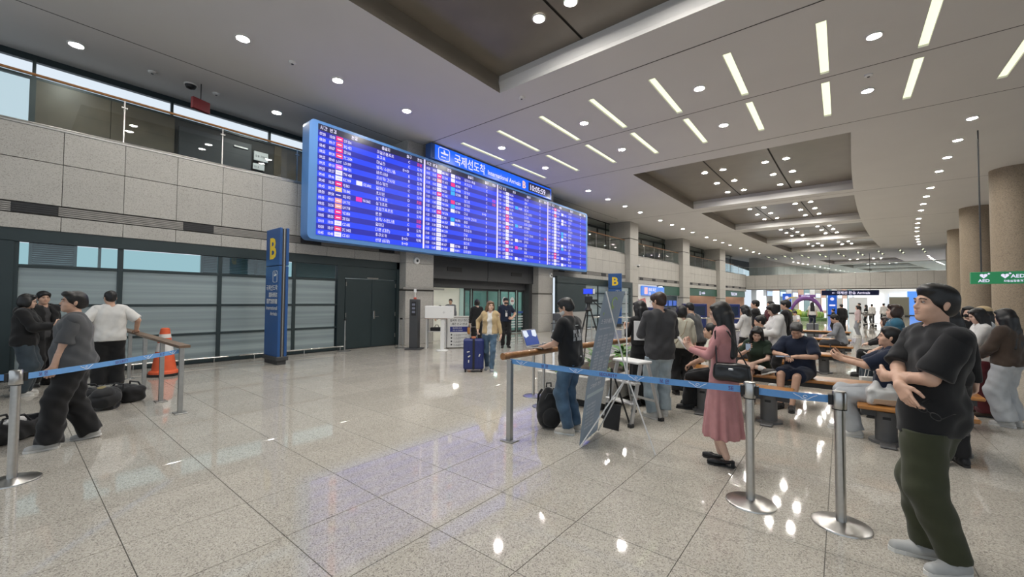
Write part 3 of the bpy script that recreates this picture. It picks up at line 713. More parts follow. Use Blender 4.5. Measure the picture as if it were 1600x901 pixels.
ROWS1 = [('07:00', '10:08', 'pink', 'D7 504', None, '쿠알라룸푸르', 'C', '지연'), ('08:30', '09:17', 'red', 'BQ 452', None, '푸꾸옥', 'C', '도착'),
 ('08:45', '09:07', 'pink', 'ZE 506', None, '마닐라', 'E→D', '도착'), ('08:55', '09:30', 'red', '7C 2504', None, '방콕/ 수완나품', 'E', '도착'),
 ('09:25', '09:40', 'none', 'LO 099', None, '바르샤바', 'B', '도착'), ('09:35', '09:18', 'orchid', 'MM 701', None, '오사카/ 간사이', 'C', '도착'),
 ('09:35', '09:37', 'white', 'TW 408', None, '비슈케크', 'C', '도착'), ('09:40', '09:46', 'white', 'KC 909', ('white', 'OZ 6962'), '알마티', 'B', '도착'),
 ('09:40', '10:39', 'pink', 'VJ 862', None, '호치민', 'D', '지연'), ('09:45', '09:39', 'yellow', 'TR 842', None, '싱가포르', 'C', '도착'),
 ('09:50', '09:58', 'none', 'SQ 612', ('magenta', 'VA 5662'), '싱가포르', 'E', '도착'), ('09:55', '09:51', 'peach', 'LH 712', None, '프랑크푸르트', 'E', '도착'),
 ('09:55', '10:36', 'peach', 'LH 718', None, '뮌헨', 'E', '지연'), ('10:00', '10:32', 'pink', 'VZ 850', None, '방콕/ 수완나품', 'C', '지연'),
 ('10:05', '09:35', 'pink', 'ZE 526', None, '알마티', 'B', '도착'), ('10:10', '10:05', 'white', 'CZ 685', None, '다롄 (대련)', 'D', '착륙'),
 ('10:30', '10:17', 'red', '7C 1402', None, '후쿠오카', 'E→D', '착륙'), ('10:45', '10:48', 'white', 'CZ 651', None, '선양 (심양)', 'E→D', '')]
CITY = ['칭다오', '옌지', '마카오', '타이베이', '홍콩', '오사카/ 간사이', '도쿄/ 나리타', '하노이', '다낭', '상하이/ 푸동', '베이징', '나고야', '삿포로', '세부', '후쿠오카', '냐짱']
def rows_other(p):
    rnd = random.Random(40 + p); out = []; t = 600 + 45 * p
    lg = {1: ['white', 'pink', 'peach', 'white', 'white', 'red', 'white', 'white', 'white', 'red', 'white', 'white', 'white', 'white', 'white', 'white', 'white', 'white'],
          2: ['white', 'white', 'white', 'white', 'red', 'white', 'pink', 'pink', 'white', 'red', 'white', 'white', 'white', 'pink', 'white', 'pink', 'white', 'white'],
          3: ['pink', 'white', 'red', 'white', 'white', 'white', 'white', 'white', 'white', 'white', 'white', 'white', 'white', 'white', 'pink', 'red', 'white', 'white']}[p]
    cs = {1: {0: 'white', 1: 'white', 2: 'pink', 3: 'cyan', 4: 'cyan', 6: 'pink', 7: 'cyan', 8: 'white', 10: 'cyan', 11: 'white', 16: 'white', 17: 'white'}, 2: {3: 'cyan', 8: 'cyan', 12: 'white', 14: 'magenta', 17: 'white'}, 3: {1: 'white', 3: 'white', 4: 'white', 7: 'cyan', 8: 'cyan', 9: 'white', 11: 'white', 12: 'cyan', 15: 'white', 17: 'white'}}[p]
    for i in range(18):
        t += rnd.choice([0, 5, 5, 5, 10]); e = t + rnd.choice([-8, -3, 0, 4, 12, 20])
        al = rnd.choice(['SC', 'KE', 'OZ', 'MU', 'CA', '7C', 'LJ', 'TW', 'NH'])
        st = '지연' if (p == 1 and i in (3, 4)) or (p == 2 and i == 10) else ''
        out.append(('%02d:%02d' % (t // 60, t % 60), '%02d:%02d' % (e // 60, e % 60), lg[i], '%s %d' % (al, rnd.randint(100, 4999)), (cs[i], '%s %d' % (rnd.choice(['OZ', 'KE', 'VN']), rnd.randint(3000, 9000))) if i in cs else None, rnd.choice(CITY), rnd.choice('BCDE') if not (p == 1 and i == 7) else 'E→D', st))
    return out
def build_board():
    X = -11.5; y0, y1, z0, z1 = 5.18, 21.2, 3.29, 6.69
    B = empty('arrivals_board', (X, 0, 0), 0, 'huge blue flight arrivals display board with light blue rounded frame', 'display board')
    f = MB(); f.prism(rrect(y0, y1, z0, z1, .16), 'x', -.42, 0.0); f.build('frame', M_BEZEL, B)
    s = MB(); s.box(-.8, -.4, 6, 7, 4.2, 4.6); s.box(-.8, -.4, 19, 20, 4.2, 4.6); s.box(-.8, -.4, 12.6, 13.6, 4.2, 4.6); s.build('wall_bracket', M_DARK, B)
    ps = [(5.42, 9.17), (9.25, 13.13), (13.21, 17.0), (17.08, 21.02)]
    ux, uy = (0, 1, 0), (0, 0, 1)
    zt = 6.60; zh = 6.42; zb = 3.43; rh = (zh - zb) / 18
    for pi, (a, b) in enumerate(ps):
        k = (b - a) / 3.75
        h = MB(); h.box(0.002, .012, a, b, zh, zt); hd = h.build('header_row', M_SCR_K, B)
        t = MB()
        for off, w_ in ((.05, '시간'), (.33, '변경'), (1.0, '편명'), (2.05, '출발지'), (3.02, '출구'), (3.47, '현황')): write(t, w_, (.014, a + off * k, zh + .045), ux, uy, .118, bold=.02)
        t.build('lettering', M_SCR_T, hd)
        rows = ROWS1 if pi == 0 else rows_other(pi)
        for i, r in enumerate(rows):
            zr = zh - rh * (i + 1)
            dark = (i % 2 == 0)
            q = MB(); q.box(0.002, .010, a, b, zr, zr + rh); st = q.build('flight_row', M_SCR_B if dark else M_SCR_A, B)
            t = MB(); zz = zr + .035; sz = .118
            write(t, r[0], (.0125, a + .04 * k, zz), ux, uy, sz, bold=.02, squeeze=.66); write(t, r[1], (.0125, a + .32 * k, zz), ux, uy, sz, bold=.02, squeeze=.66); write(t, r[3], (.0125, a + .77 * k, zz), ux, uy, sz, bold=.02, squeeze=.66)
            write(t, r[5], (.0125, a + 1.87 * k, zz), ux, uy, sz, bold=.015); write(t, r[6], (.0125, a + 3.13 * k, zz), ux, uy, sz, 'c' if len(r[6]) == 1 else 'r', bold=.02)
            if r[4]: write(t, r[4][1], (.0125, a + 1.42 * k, zz), ux, uy, sz, bold=.02, squeeze=.62)
            if r[7] and r[7] != '지연': write(t, r[7], (.0125, a + 3.47 * k, zz), ux, uy, sz, bold=.015)
            t.build('lettering', M_SCR_T, st)
            if r[7] == '지연':
                t = MB(); write(t, r[7], (.0125, a + 3.47 * k, zz), ux, uy, sz, bold=.02); t.build('red_lettering', M_SCR_R, st)
            if r[2] != 'none':
                g = MB(); g.box(.010, .0125, a + .53 * k, a + .74 * k, zr + .015, zr + rh - .015); g.build('airline_chip', M_LOGO[r[2]], st)
                g = MB(); g.box(.0125, .0135, a + .57 * k, a + .70 * k, zr + .065, zr + .095); g.build('chip_mark', M_LOGO['white'] if r[2] != 'white' else mat('logo_grey', (0, 0, 0), .3, emit=(.35, .35, .6), est=1), st)
            else:
                g = MB(); write(g, 'LOT', (.0125, a + .54 * k, zz), ux, uy, .10, bold=.03, squeeze=.9) if r[3].startswith('LO') else g.box(.0125, .0135, a + .56 * k, a + .70 * k, zr + .065, zr + .095); g.build('airline_chip', M_SCR_T, st)
            if r[4]:
                g = MB(); g.box(.010, .0125, a + 1.19 * k, a + 1.39 * k, zr + .015, zr + rh - .015); g.build('airline_chip', M_LOGO[r[4][0]], st)
        if pi < 3:
            q = MB(); q.box(0, .03, b + .015, b + .065, zb, zt); q.build('divider', mat('pale_divider', (.5, .45, .6), .4, emit=(.55, .48, .75), est=.6), B)
    # header sign above
    H = empty('arrivals_header_sign', (-11.42, 0, 0), 0, 'bright blue international arrivals header sign with clock, gate letter B', 'sign')
    f = MB(); f.box(-.35, 0, 9.45, 17.3, 6.71, 7.3, .03); f.build('casing', mat('blue_casing', (.04, .10, .30), .4), H)
    q = MB(); q.box(0.001, .012, 9.62, 17.22, 6.73, 7.26); q.build('lit_face', mat('header_blue', (0, 0, 0), .3, emit=(.01, .12, .93), est=.66), H)
    t = MB(); x = .015
    ring = rrect(9.78, 10.32, 6.78, 7.22, .09, 4)
    t.tube([(x, a, b) for a, b in ring], .011, 4, closed=True)
    t.add([(x, 9.88, 7.03), (x, 9.93, 7.0), (x, 10.24, 7.0), (x, 10.26, 7.06), (x, 10.12, 7.06), (x, 10.07, 7.16), (x, 10.03, 7.17), (x, 10.03, 7.06), (x, 9.9, 7.06)], [list(range(9))])
    t.box(x, x + .002, 9.9, 10.14, 6.88, 6.91)
    write(t, '국제선도착', (x, 10.56, 6.82), ux, uy, .44, bold=.012, squeeze=.86)
    write(t, 'International Arrivals', (x, 12.45, 6.86), ux, uy, .27, bold=.012, squeeze=.97)
    t.build('lettering', M_SCR_T, H)
    t = MB(); write(t, 'B', (x, 14.82, 6.83), ux, uy, .46, bold=.03); t.build('gate_letter', mat('pale_orange', (0, 0, 0), .3, emit=(1., .6, .45), est=.62), H)
    c = MB(); c.box(.012, .02, 15.3, 17.15, 6.79, 7.19); ck = c.build('clock_window', M_SCR_K, H)
    t = MB(); write(t, '10:05:59', (.022, 15.36, 6.85), ux, uy, .36, bold=.02, squeeze=1.08); t.build('digits', M_SCR_T, ck)
    vs = [v for v in t.v]; wd = max(v[1] for v in vs) - 15.36
    print('clock width', wd)
build_board()

# ------------------------------------------------------------------ pylons with the gate letter
M_PBLUE = mat('sign_blue', (0.018, 0.085, 0.27), 0.42, noise=.05, nscale=3)
M_YEL = mat('sign_yellow', (0.85, 0.60, 0.03), 0.5)
def pylon(loc, rz, label):
    P = empty('gate_pylon', loc, rz, label, 'sign')
    w_ = .82; H_ = 3.36
    for y0, y1, nm in ((-.11, -.045, 'front_slab'), (.045, .11, 'rear_slab')):
        s = MB(); s.box(-w_ / 2, w_ / 2, y0, y1, .12, 2.42, .01); s.box(-w_ / 2, w_ / 2, y0, y1, 2.435, H_, .01); s.build(nm, M_PBLUE, P)
    s = MB(); s.box(-w_ / 2 + .03, w_ / 2 - .02, -.045, .045, .1, H_ - .02); s.build('dark_core', M_DARK, P)
    s = MB(); s.box(w_ / 2 - .03, w_ / 2 - .004, -.012, .012, .1, H_ - .03); s.build('edge_strip', M_STEEL_DULL, P)
    s = MB(); s.box(-w_ / 2 - .03, w_ / 2 + .03, -.14, .14, .1, .2, .01); s.box(-w_ / 2 + .02, w_ / 2 - .02, -.1, .1, 0, .1); s.build('foot', M_DARK, P)
    ux, uy = (1, 0, 0), (0, 0, 1); y = -.112
    t = MB(); write(t, 'B', (0, y, 2.62), ux, uy, .72, 'c', bold=.03); t.build('gate_letter', M_YEL, P)
    t = MB(); ring = rrect(.06, .30, 2.02, 2.30, .04, 3); t.tube([(a, y, b) for a, b in ring], .006, 4, closed=True)
    t.add([(.10, y, 2.2), (.14, y, 2.16), (.26, y, 2.19), (.27, y, 2.22), (.2, y, 2.22), (.17, y, 2.28), (.15, y, 2.28), (.16, y, 2.21)], [list(range(8))])
    write(t, '국제선도착', (.34, y, 1.83), ux, uy, .15, 'r', bold=.015)
    write(t, '国际到达', (.34, y, 1.66), ux, uy, .13, 'r', bold=.02); write(t, '国際線到着', (.34, y, 1.50), ux, uy, .13, 'r', bold=.02)
    write(t, 'International', (.34, y, 1.34), ux, uy, .13, 'r', bold=.01); write(t, 'Arrivals', (.34, y, 1.20), ux, uy, .13, 'r', bold=.01)
    t.build('lettering', M_WHITE, P)
    return P
pylon((-11.06, 4.26, 0), 0.0, 'tall blue floor-standing gate sign with yellow letter B by the window wall')
pylon((-11.15, 24.2, 0), .30, 'distant blue gate sign with letter B above the slanted banner')

# ------------------------------------------------------------------ other hanging and wall signs
def hanging_sign(name, x, y, z0, z1, hw, rz, m_, label, texts, mt=None, rod=True, glow=0):
    P = empty(name, (x, y, z0), rz, label, 'sign'); h = z1 - z0
    s = MB(); s.box(-hw, hw, -.09, .09, 0, h, .015); s.build('panel', m_, P)
    if rod:
        for q in (-hw * .7, hw * .7):
            s = MB(); s.tube([(q, 0, h), (q, 0, ZC - z0)], .02, 8); s.build('hanger_rod', M_DARK, P)
    t = MB()
    for (txt, px, pz, sz) in texts: write(t, txt, (px, -.093, pz), (1, 0, 0), (0, 0, 1), sz, bold=.02)
    t.build('lettering', mt or M_WHITE, P)
    return P
M_GSIGN = mat('green_sign', (0.012, 0.15, 0.055), 0.4, emit=(.012, .16, .06), est=.35)
A = hanging_sign('aed_sign', 4.15, 20.0, 2.27, 2.66, .82, -.02, M_GSIGN, 'green hanging AED defibrillator sign in front of the columns', [('AED', -.66, .06, .13), ('AED', .03, .19, .15), ('자동심장충격기', -.12, .06, .072)], M_SCR_T)
def heart(mb, x, y, z, s):
    pts = [];
    for i in range(24):
        t = 2 * math.pi * i / 24; pts.append((x + s * 16 * math.sin(t) ** 3 / 16, y, z + s * (13 * math.cos(t) - 5 * math.cos(2 * t) - 2 * math.cos(3 * t) - math.cos(4 * t)) / 16))
    mb.add(pts, [list(range(24))])
h = MB(); heart(h, -.54, -.0935, .26, .085); heart(h, -.09, -.0935, .25, .085)
for q in (-.43, .015): h.box(q - .03, q + .03, -.095, -.0935, .315, .333); h.box(q - .009, q + .009, -.095, -.0935, .295, .353)
h.build('heart_mark', M_SCR_T, A)
h = MB()
for q, s in ((-.54, .8), (-.09, .8)): h.add([(q + a * s, -.0945, .255 + b * s) for a, b in ((.015, .05), (-.02, -.005), (0, -.005), (-.015, -.05), (.02, .005), (0, .005))], [list(range(6))])
h.build('bolt_mark', M_GSIGN, A)
M_NAVY = mat('navy_sign', (.02, .035, .17), .4)
hanging_sign('overhead_direction_sign', .75, 62.0, 2.5, 3.1, 2.6, 0, M_NAVY, 'long navy overhead direction sign under the footbridge', [('← 국제선 환승 Arrivals', -1.6, .17, .36)], M_SCR_T)
# blue upright guide panel half hidden by the nearest column
P = empty('guide_panel', (7.2, 30.2, 0), -.2, 'blue upright guide panel with white arrow behind the nearest column', 'sign')
s = MB(); s.box(-.6, .6, -.1, .1, 0, 3.1, .02); s.build('panel', mat('guide_blue', (.035, .05, .28), .4, emit=(.03, .05, .3), est=.5), P)
t = MB(); t.bar((-.3, -.105, 2.3), (.2, -.105, 2.3), .005, .06); t.add([(.05, -.106, 2.5), (.3, -.106, 2.3), (.05, -.106, 2.1), (.05, -.106, 2.2), (.17, -.106, 2.3), (.05, -.106, 2.4)], [list(range(6))])
write(t, '출구', (-.25, -.106, 1.5), (1, 0, 0), (0, 0, 1), .26, bold=.02); write(t, 'Exit', (-.25, -.106, 1.15), (1, 0, 0), (0, 0, 1), .24, bold=.02); t.build('lettering', M_SCR_T, P)
s = MB(); s.box(-.7, .7, -.16, .16, 0, .06, .01); s.build('foot', M_DARK, P)
# ------------------------------------------------------------------ barriers
M_BELT = mat('blue_belt', (0.13, 0.33, 0.68), 0.6, noise=.06, nscale=20)
M_BELT_TXT = mat('belt_print', (0.10, 0.06, 0.22), 0.6)
M_BELT_W = mat('belt_emblem', (0.75, 0.8, 0.86), 0.6)
def stanchion(x, y, label, dirs, h=.97):
    P = empty('belt_stanchion', (x, y, 0), 0, label, 'stanchion')
    s = MB(); s.lathe([(.0, .03), (.045, .032), (.06, .026), (.165, .016), (.178, .010), (.18, 0)], n=40, cap=False); s.build('base', M_STEEL, P, smooth=True)
    s = MB(); s.lathe([(.032, .02), (.032, h - .13)], n=24); s.build('post', M_STEEL, P, smooth=True)
    s = MB(); s.lathe([(.042, h - .13), (.044, h - .125), (.044, h - .01), (.038, h)], n=24); s.build('head', M_STEEL, P, smooth=True)
    s = MB(); s.lathe([(.0445, h - .134), (.0445, h - .126)], n=24, cap=False); s.build('collar', M_BLACK, P)
    for a in dirs:
        s = MB(); c, q = math.cos(a), math.sin(a); s.bar((c * .04, q * .04, h - .065), (c * .066, q * .066, h - .065), .05, .075); s.build('belt_clip', M_BLACK, P)
def belt(a, b, label, texts, sag=.012, h=.055):
    """texts: list of (fraction, kind)"""
    a = Vector(a); b = Vector(b); d = b - a; L = d.length; hx = Vector((d.x, d.y, 0)).normalized()
    n = 14; m = MB(); nrm = hx.cross(Vector((0, 0, 1)))
    pt = lambda t: a + d * t - Vector((0, 0, sag * 4 * t * (1 - t)))
    for i in range(n):
        p, q = pt(i / n), pt((i + 1) / n); th = nrm * .0012; u = Vector((0, 0, h / 2))
        m.add([p - u - th, q - u - th, q + u - th, p + u - th, p - u + th, q - u + th, q + u + th, p + u + th], [(0, 1, 2, 3), (5, 4, 7, 6), (3, 2, 6, 7), (1, 0, 4, 5)])
    B = m.build('barrier_belt', M_BELT, None); tag(B, label, 'belt')
    # print on the side towards the camera
    mid = pt(.5); side = -1 if nrm.dot(CAM - mid) < 0 else 1
    ux = hx if (hx.cross(Vector((0, 0, 1)))).dot(CAM - mid) > 0 else -hx
    for t, k in texts:
        p = pt(t) + nrm * side * .0025; e = MB()
        if k == 'emblem':
            pts = [(-.06, .016), (-.045, .006), (-.028, -.001), (-.016, -.012), (0, -.018), (.014, -.014), (.026, -.004), (.04, .006), (.06, .016)]
            e.tube([p + ux * (x_ * 1.25) + Vector((0, 0, z_ * 1.2)) for x_, z_ in pts], .0032, 4)
            e.tube([p + ux * (.013 * math.cos(q)) + Vector((0, 0, .002 + .010 * math.sin(q))) for q in np.linspace(0, 5.2, 9)], .0028, 4); e.build('emblem', M_BELT_W, B)
        else:
            write(e, k, p - Vector((0, 0, .015)), ux, (0, 0, 1), .042, 'c', bold=.02); e.build('lettering', M_BELT_TXT, B)
stanchion(-.59, 3.82, 'steel belt stanchion beside the woman in the pink skirt', [0.06, math.pi + .2])
stanchion(-.02, 3.87, 'steel belt stanchion beside the man with crossed arms', [math.pi + .05])
stanchion(-5.68, .07, 'steel belt stanchion beside the man in the grey T-shirt', [2.0, -2.2], .97)
belt((-3.0, 3.69, .915), (-.655, 3.82, .905), 'long light blue security belt in front of the slanted banner', [(.07, 'emblem'), (.2, '보 안'), (.36, 'emblem'), (.51, 'SECURITY'), (.63, 'emblem'), (.74, '보 안'), (.86, 'emblem'), (.97, 'SE')], .02)
belt((-.53, 3.82, .905), (-.08, 3.87, .905), 'short light blue belt between the two right steel stanchions', [(.68, 'emblem')], .004)
belt((-5.70, .12, .905), (-7.22, 1.53, .87), 'light blue security belt in front of the man in grey', [(.08, '보 안'), (.3, 'emblem'), (.52, 'SECURITY'), (.72, 'emblem'), (.84, '보 안'), (.94, 'emblem')], .01)
belt((-5.73, .02, .905), (-7.6, -2.4, .9), 'light blue belt leaving the picture beyond the left stanchion', [(.1, 'emblem')], .01)
# timber handrails on steel posts
def handrail(pts, posts, label, flat=True, round_=False, psec=.05):
    R = empty('queue_handrail', (posts[0][0], posts[0][1], 0), 0, label, 'handrail'); o = Vector((posts[0][0], posts[0][1], 0))
    t = MB(); P = [Vector(p) - o for p in pts]
    if round_: t.tube(P, .042, 14)
    else:
        for p, q in zip(P, P[1:]): t.bar(p, q, .13, .035)
    t.build('wooden_rail', M_WOOD if round_ else mat('greyed_wood', (.20, .13, .085), .45, noise=.3, nscale=9), R, smooth=round_)
    for (x, y, h_) in posts:
        b = Vector((x, y, 0)) - o
        s = MB(); s.box(b.x - psec / 2, b.x + psec / 2, b.y - psec / 2, b.y + psec / 2, 0, h_, .004); s.build('post', M_STEEL_DULL, R)
        s = MB(); s.box(b.x - .09, b.x + .09, b.y - .07, b.y + .07, 0, .012, .003); s.build('base_plate', M_STEEL_DULL, R)
handrail([(-7.1, 1.57, .94), (-12.1, 1.57, .94)], [(-7.25, 1.57, .925), (-8.28, 1.55, .925), (-9.6, 1.56, .925), (-11.0, 1.56, .925)], 'flat wooden handrail on square steel posts beside the traffic cone', psec=.055)
handrail([(-3.07, 3.64, .965), (-3.02, 4.7, .965), (-2.92, 5.6, .965), (-2.70, 7.3, .965), (-2.5, 9.4, .965)], [(-3.0, 3.69, .93), (-2.62, 8.0, .93)], 'round wooden handrail running back past the man with the laptop', round_=True, psec=.06)
for i, (x, y) in enumerate(((-3.56, 5.2), (-4.08, 5.65))):
    P = empty('queue_post', (x, y, 0), 0, ['chrome queue post under the laptop, nearer one', 'chrome queue post beside the stone planter, farther one'][i], 'post')
    s = MB(); s.lathe([(.0, .03), (.05, .028), (.17, .012), (.175, 0)], n=32, cap=False); s.build('base', M_STEEL, P, smooth=True)
    s = MB(); s.tube([(0, 0, .02), (0, 0, .95)], .024, 16); s.build('pole', M_STEEL, P, smooth=True)
    s = MB(); s.lathe([(.03, .95), (.03, .97), (.0, .98)], n=16, cap=False); s.build('cap', M_STEEL, P, smooth=True)
# small belt posts by the doors
for i, (x, y) in enumerate(((-12.0, 6.62), (-11.45, 8.3))):
    P = empty('door_barrier_post', (x, y, 0), 0, ['slim steel barrier post in front of the green double door', 'pair of slim steel posts beside the granite pillar'][i], 'post')
    for q in ((0,) if i == 0 else (-.045, .045)):
        s = MB(); s.tube([(q, q, .01), (q, q, 1.0)], .02, 12); s.build('pole', M_STEEL, P, smooth=True)
    s = MB(); s.lathe([(.2, 0), (.2, .012), (.03, .03)], n=24, cap=False); s.build('base', M_STEEL_DULL, P, smooth=True)
    s = MB(); s.box(-.03, .03, -.03, .03, .95, 1.0); s.build('clip', M_BLACK, P)

# ------------------------------------------------------------------ traffic cone
def cone():
    P = empty('traffic_cone', (-11.02, 2.1, 0), 0, 'tall orange traffic cone with white reflective bands by the handrail', 'cone')
    Mo = mat('orange_plastic', (.75, .12, .04), .45, noise=.08); Mw = mat('reflective_white', (.72, .71, .70), .4)
    s = MB(); s.prism([(.3 * math.cos(a), .3 * math.sin(a)) for a in np.linspace(0, 2 * math.pi, 9)[:-1] + .39], 'z', 0, .05); s.build('rubber_base', M_BLACK, P)
    r = lambda z: .225 - (.225 - .075) * z / .97
    s = MB(); s.lathe([(.26, .05), (.25, .09), (r(.12), .12), (r(.5), .5)], n=28, cap=False); s.lathe([(r(.68), .68), (r(.78), .78)], n=28, cap=False); s.lathe([(r(.86), .86), (r(.97), .97), (.05, .985), (.0, .985)], n=28, cap=False); s.build('cone_body', Mo, P, smooth=True)
    for a, b in ((.5, .68), (.78, .86)):
        s = MB(); s.lathe([(r(a) + .002, a), (r(b) + .002, b)], n=28, cap=False); s.build('white_band', Mw, P, smooth=True)
cone()

# ------------------------------------------------------------------ benches
M_BENCH = mat('bench_wood', (.45, .19, .045), .3, noise=.25, nscale=6, coat=.3)
M_LEG = mat('bench_leg_grey', (.12, .12, .12), .45, noise=.06)
def bench(x0, x1, y, label, legs=None):
    P = empty('waiting_bench', ((x0 + x1) / 2, y, 0), 0, label, 'bench'); hw = (x1 - x0) / 2
    n = max(1, round((x1 - x0) / 2.2)); w_ = (x1 - x0) / n
    for i in range(n):
        s = MB(); s.box(-hw + w_ * i + .01, -hw + w_ * (i + 1) - .01, -.26, .26, .40, .445, .012); s.build('seat_plank', M_BENCH, P)
    s = MB(); s.box(-hw + .05, hw - .05, -.05, .05, .30, .40); s.build('beam', M_DARK, P)
    for lx in (legs or [-hw + .28, hw - .28]):
        s = MB(); s.lathe([(.10, .03), (.10, .36)], (lx, 0, 0), n=28); s.build('leg', M_LEG, P, smooth=True)
        s = MB(); s.lathe([(.0, .0), (.16, 0), (.16, .03), (.0, .035)], (lx, 0, 0), n=24, cap=False)
        
        s.box(lx - .07, lx + .07, -.3, .3, 0, .028, .01); s.build('foot', M_LEG, P)
        s = MB(); s.box(lx - .035, lx + .035, -.105, -.098, .28, .31); s.build('socket_plate', M_BLACK, P)
bench(-1.87, -.5, 6.55, 'wooden waiting bench behind the woman in the pink skirt', [-.42, .4])
bench(.12, 1.1, 6.48, 'wooden waiting bench holding the white plastic bag', [-.22, .3])
bench(-2.3, .38, 7.95, 'wooden waiting bench under the girl and the man in navy shorts')
bench(.62, 1.4, 7.95, 'wooden waiting bench under the row of men looking up')
bench(-2.4, -.6, 9.9, 'wooden bench in the second row under the man in the charcoal suit')
bench(.5, 1.6, 9.9, 'wooden bench in the second row under the man in brown')
bench(-2.6, -.05, 11.95, 'empty wooden bench beside the man in navy, third row')
bench(.35, 1.9, 11.95, 'wooden bench in the third row by the columns')
bench(-2.4, .25, 17.0, 'distant empty wooden bench in the fifth row')
bench(-2.4, .25, 14.4, 'distant wooden bench in the fourth row behind the crowd')
bench(-2.2, .3, 21.5, 'farthest wooden bench in front of the flower display')

# ------------------------------------------------------------------ stone planter and plants
def leaf_mesh(L, W, curl, name, m_):
    mb = MB(); n = 5; vs = []
    for i in range(n + 1):
        t = i / n; w_ = W * math.sin(math.pi * min(1, t * .92 + .06)) ; z = curl * t * t * L
        vs += [(-w_, t * L, -z + .12 * w_), (0, t * L, -z), (w_, t * L, -z + .12 * w_)]
    fs = []
    for i in range(n):
        for k in (0, 1): fs.append((i * 3 + k, i * 3 + k + 1, i * 3 + k + 4, i * 3 + k + 3))
    mb.add(vs, fs); return mb.mesh(name, m_, True)
M_LEAF = mat('green_leaf', (.07, .19, .03), .4, noise=.3, nscale=10); M_LEAF2 = mat('light_green_leaf', (.20, .32, .07), .45, noise=.3, nscale=10)
LEAF = leaf_mesh(.22, .05, .4, 'leaf', M_LEAF); LEAF2 = leaf_mesh(.17, .035, .6, 'leaf', M_LEAF2)
def plant(x, y, z, n, h, sp, label, seed, me=None, flower=None, group=None):
    P = empty('leafy_plant', (x, y, z), 0, label, 'plant', group); rnd = random.Random(seed)
    st = MB(); st.tube([(0, 0, -.02), (.01, 0, h * .6)], [.012, .006], 6); st.build('stem', M_LEAF, P)
    for i in range(n):
        o = inst(me or (LEAF if i % 3 else LEAF2), 'leaf', P, (rnd.uniform(-.03, .03), rnd.uniform(-.03, .03), rnd.uniform(.1, 1) * h * .7))
        o.rotation_euler = (rnd.uniform(.1, 1.1), rnd.uniform(-.3, .3), i * 2.4 + rnd.uniform(-.3, .3)); sc = rnd.uniform(.7, 1.2) * sp; o.scale = (sc, sc, sc)
    if flower:
        for i in range(9):
            f = MB(); f.lathe([(.0, -.02), (.022, -.008), (.026, .006), (.0, .02)], n=8, cap=False); q = f.build('blossom', flower, P, (rnd.uniform(-.16, .16), rnd.uniform(-.16, .16), h * rnd.uniform(.75, 1.15)), smooth=True)
def planter():
    P = empty('stone_planter', (-3.28, 7.6, 0), 0, 'long low granite planter box behind the queue handrail', 'planter')
    s = MB(); s.box(-.5, .5, -2.0, 2.0, .0, .12); s.build('plinth', M_BLACK, P)
    s = MB(); s.box(-.62, .62, -2.1, -1.98, .12, .47, .01); s.box(-.62, .62, 1.98, 2.1, .12, .47, .01); s.box(-.62, -.5, -1.98, 1.98, .12, .47, .01); s.box(.5, .62, -1.98, 1.98, .12, .47, .01); s.build('stone_box', M_STONE, P)
    s = MB(); s.box(-.5, .5, -1.98, 1.98, .12, .42); s.build('soil', mat('soil', (.05, .035, .02), .9, noise=.4, nscale=30), P)
    Mf = mat('pale_pink_blossom', (.7, .45, .38), .5)
    sp = [(-3.0, 6.0, .38, None), (-3.4, 6.5, .42, None), (-2.98, 6.8, .5, None), (-3.3, 7.4, .45, Mf), (-2.98, 7.6, .5, Mf), (-3.1, 8.4, .5, None), (-2.98, 9.0, .55, Mf), (-3.4, 5.75, .3, None)]
    lab = ['leafy green plant at the near end of the stone planter', 'broad-leaved plant in the planter behind the laptop', 'tall leafy plant in the planter behind the banner', 'plant with pale pink blossom mid planter', 'blossoming plant beside the step ladder', 'green plant deep in the stone planter', 'blossoming plant at the far end of the planter', 'low plant at the planter corner by the chrome posts']
    for i, (x, y, h_, f) in enumerate(sp): plant(x, y, .42, 22, h_, 1.0, lab[i], i, flower=f)
planter()

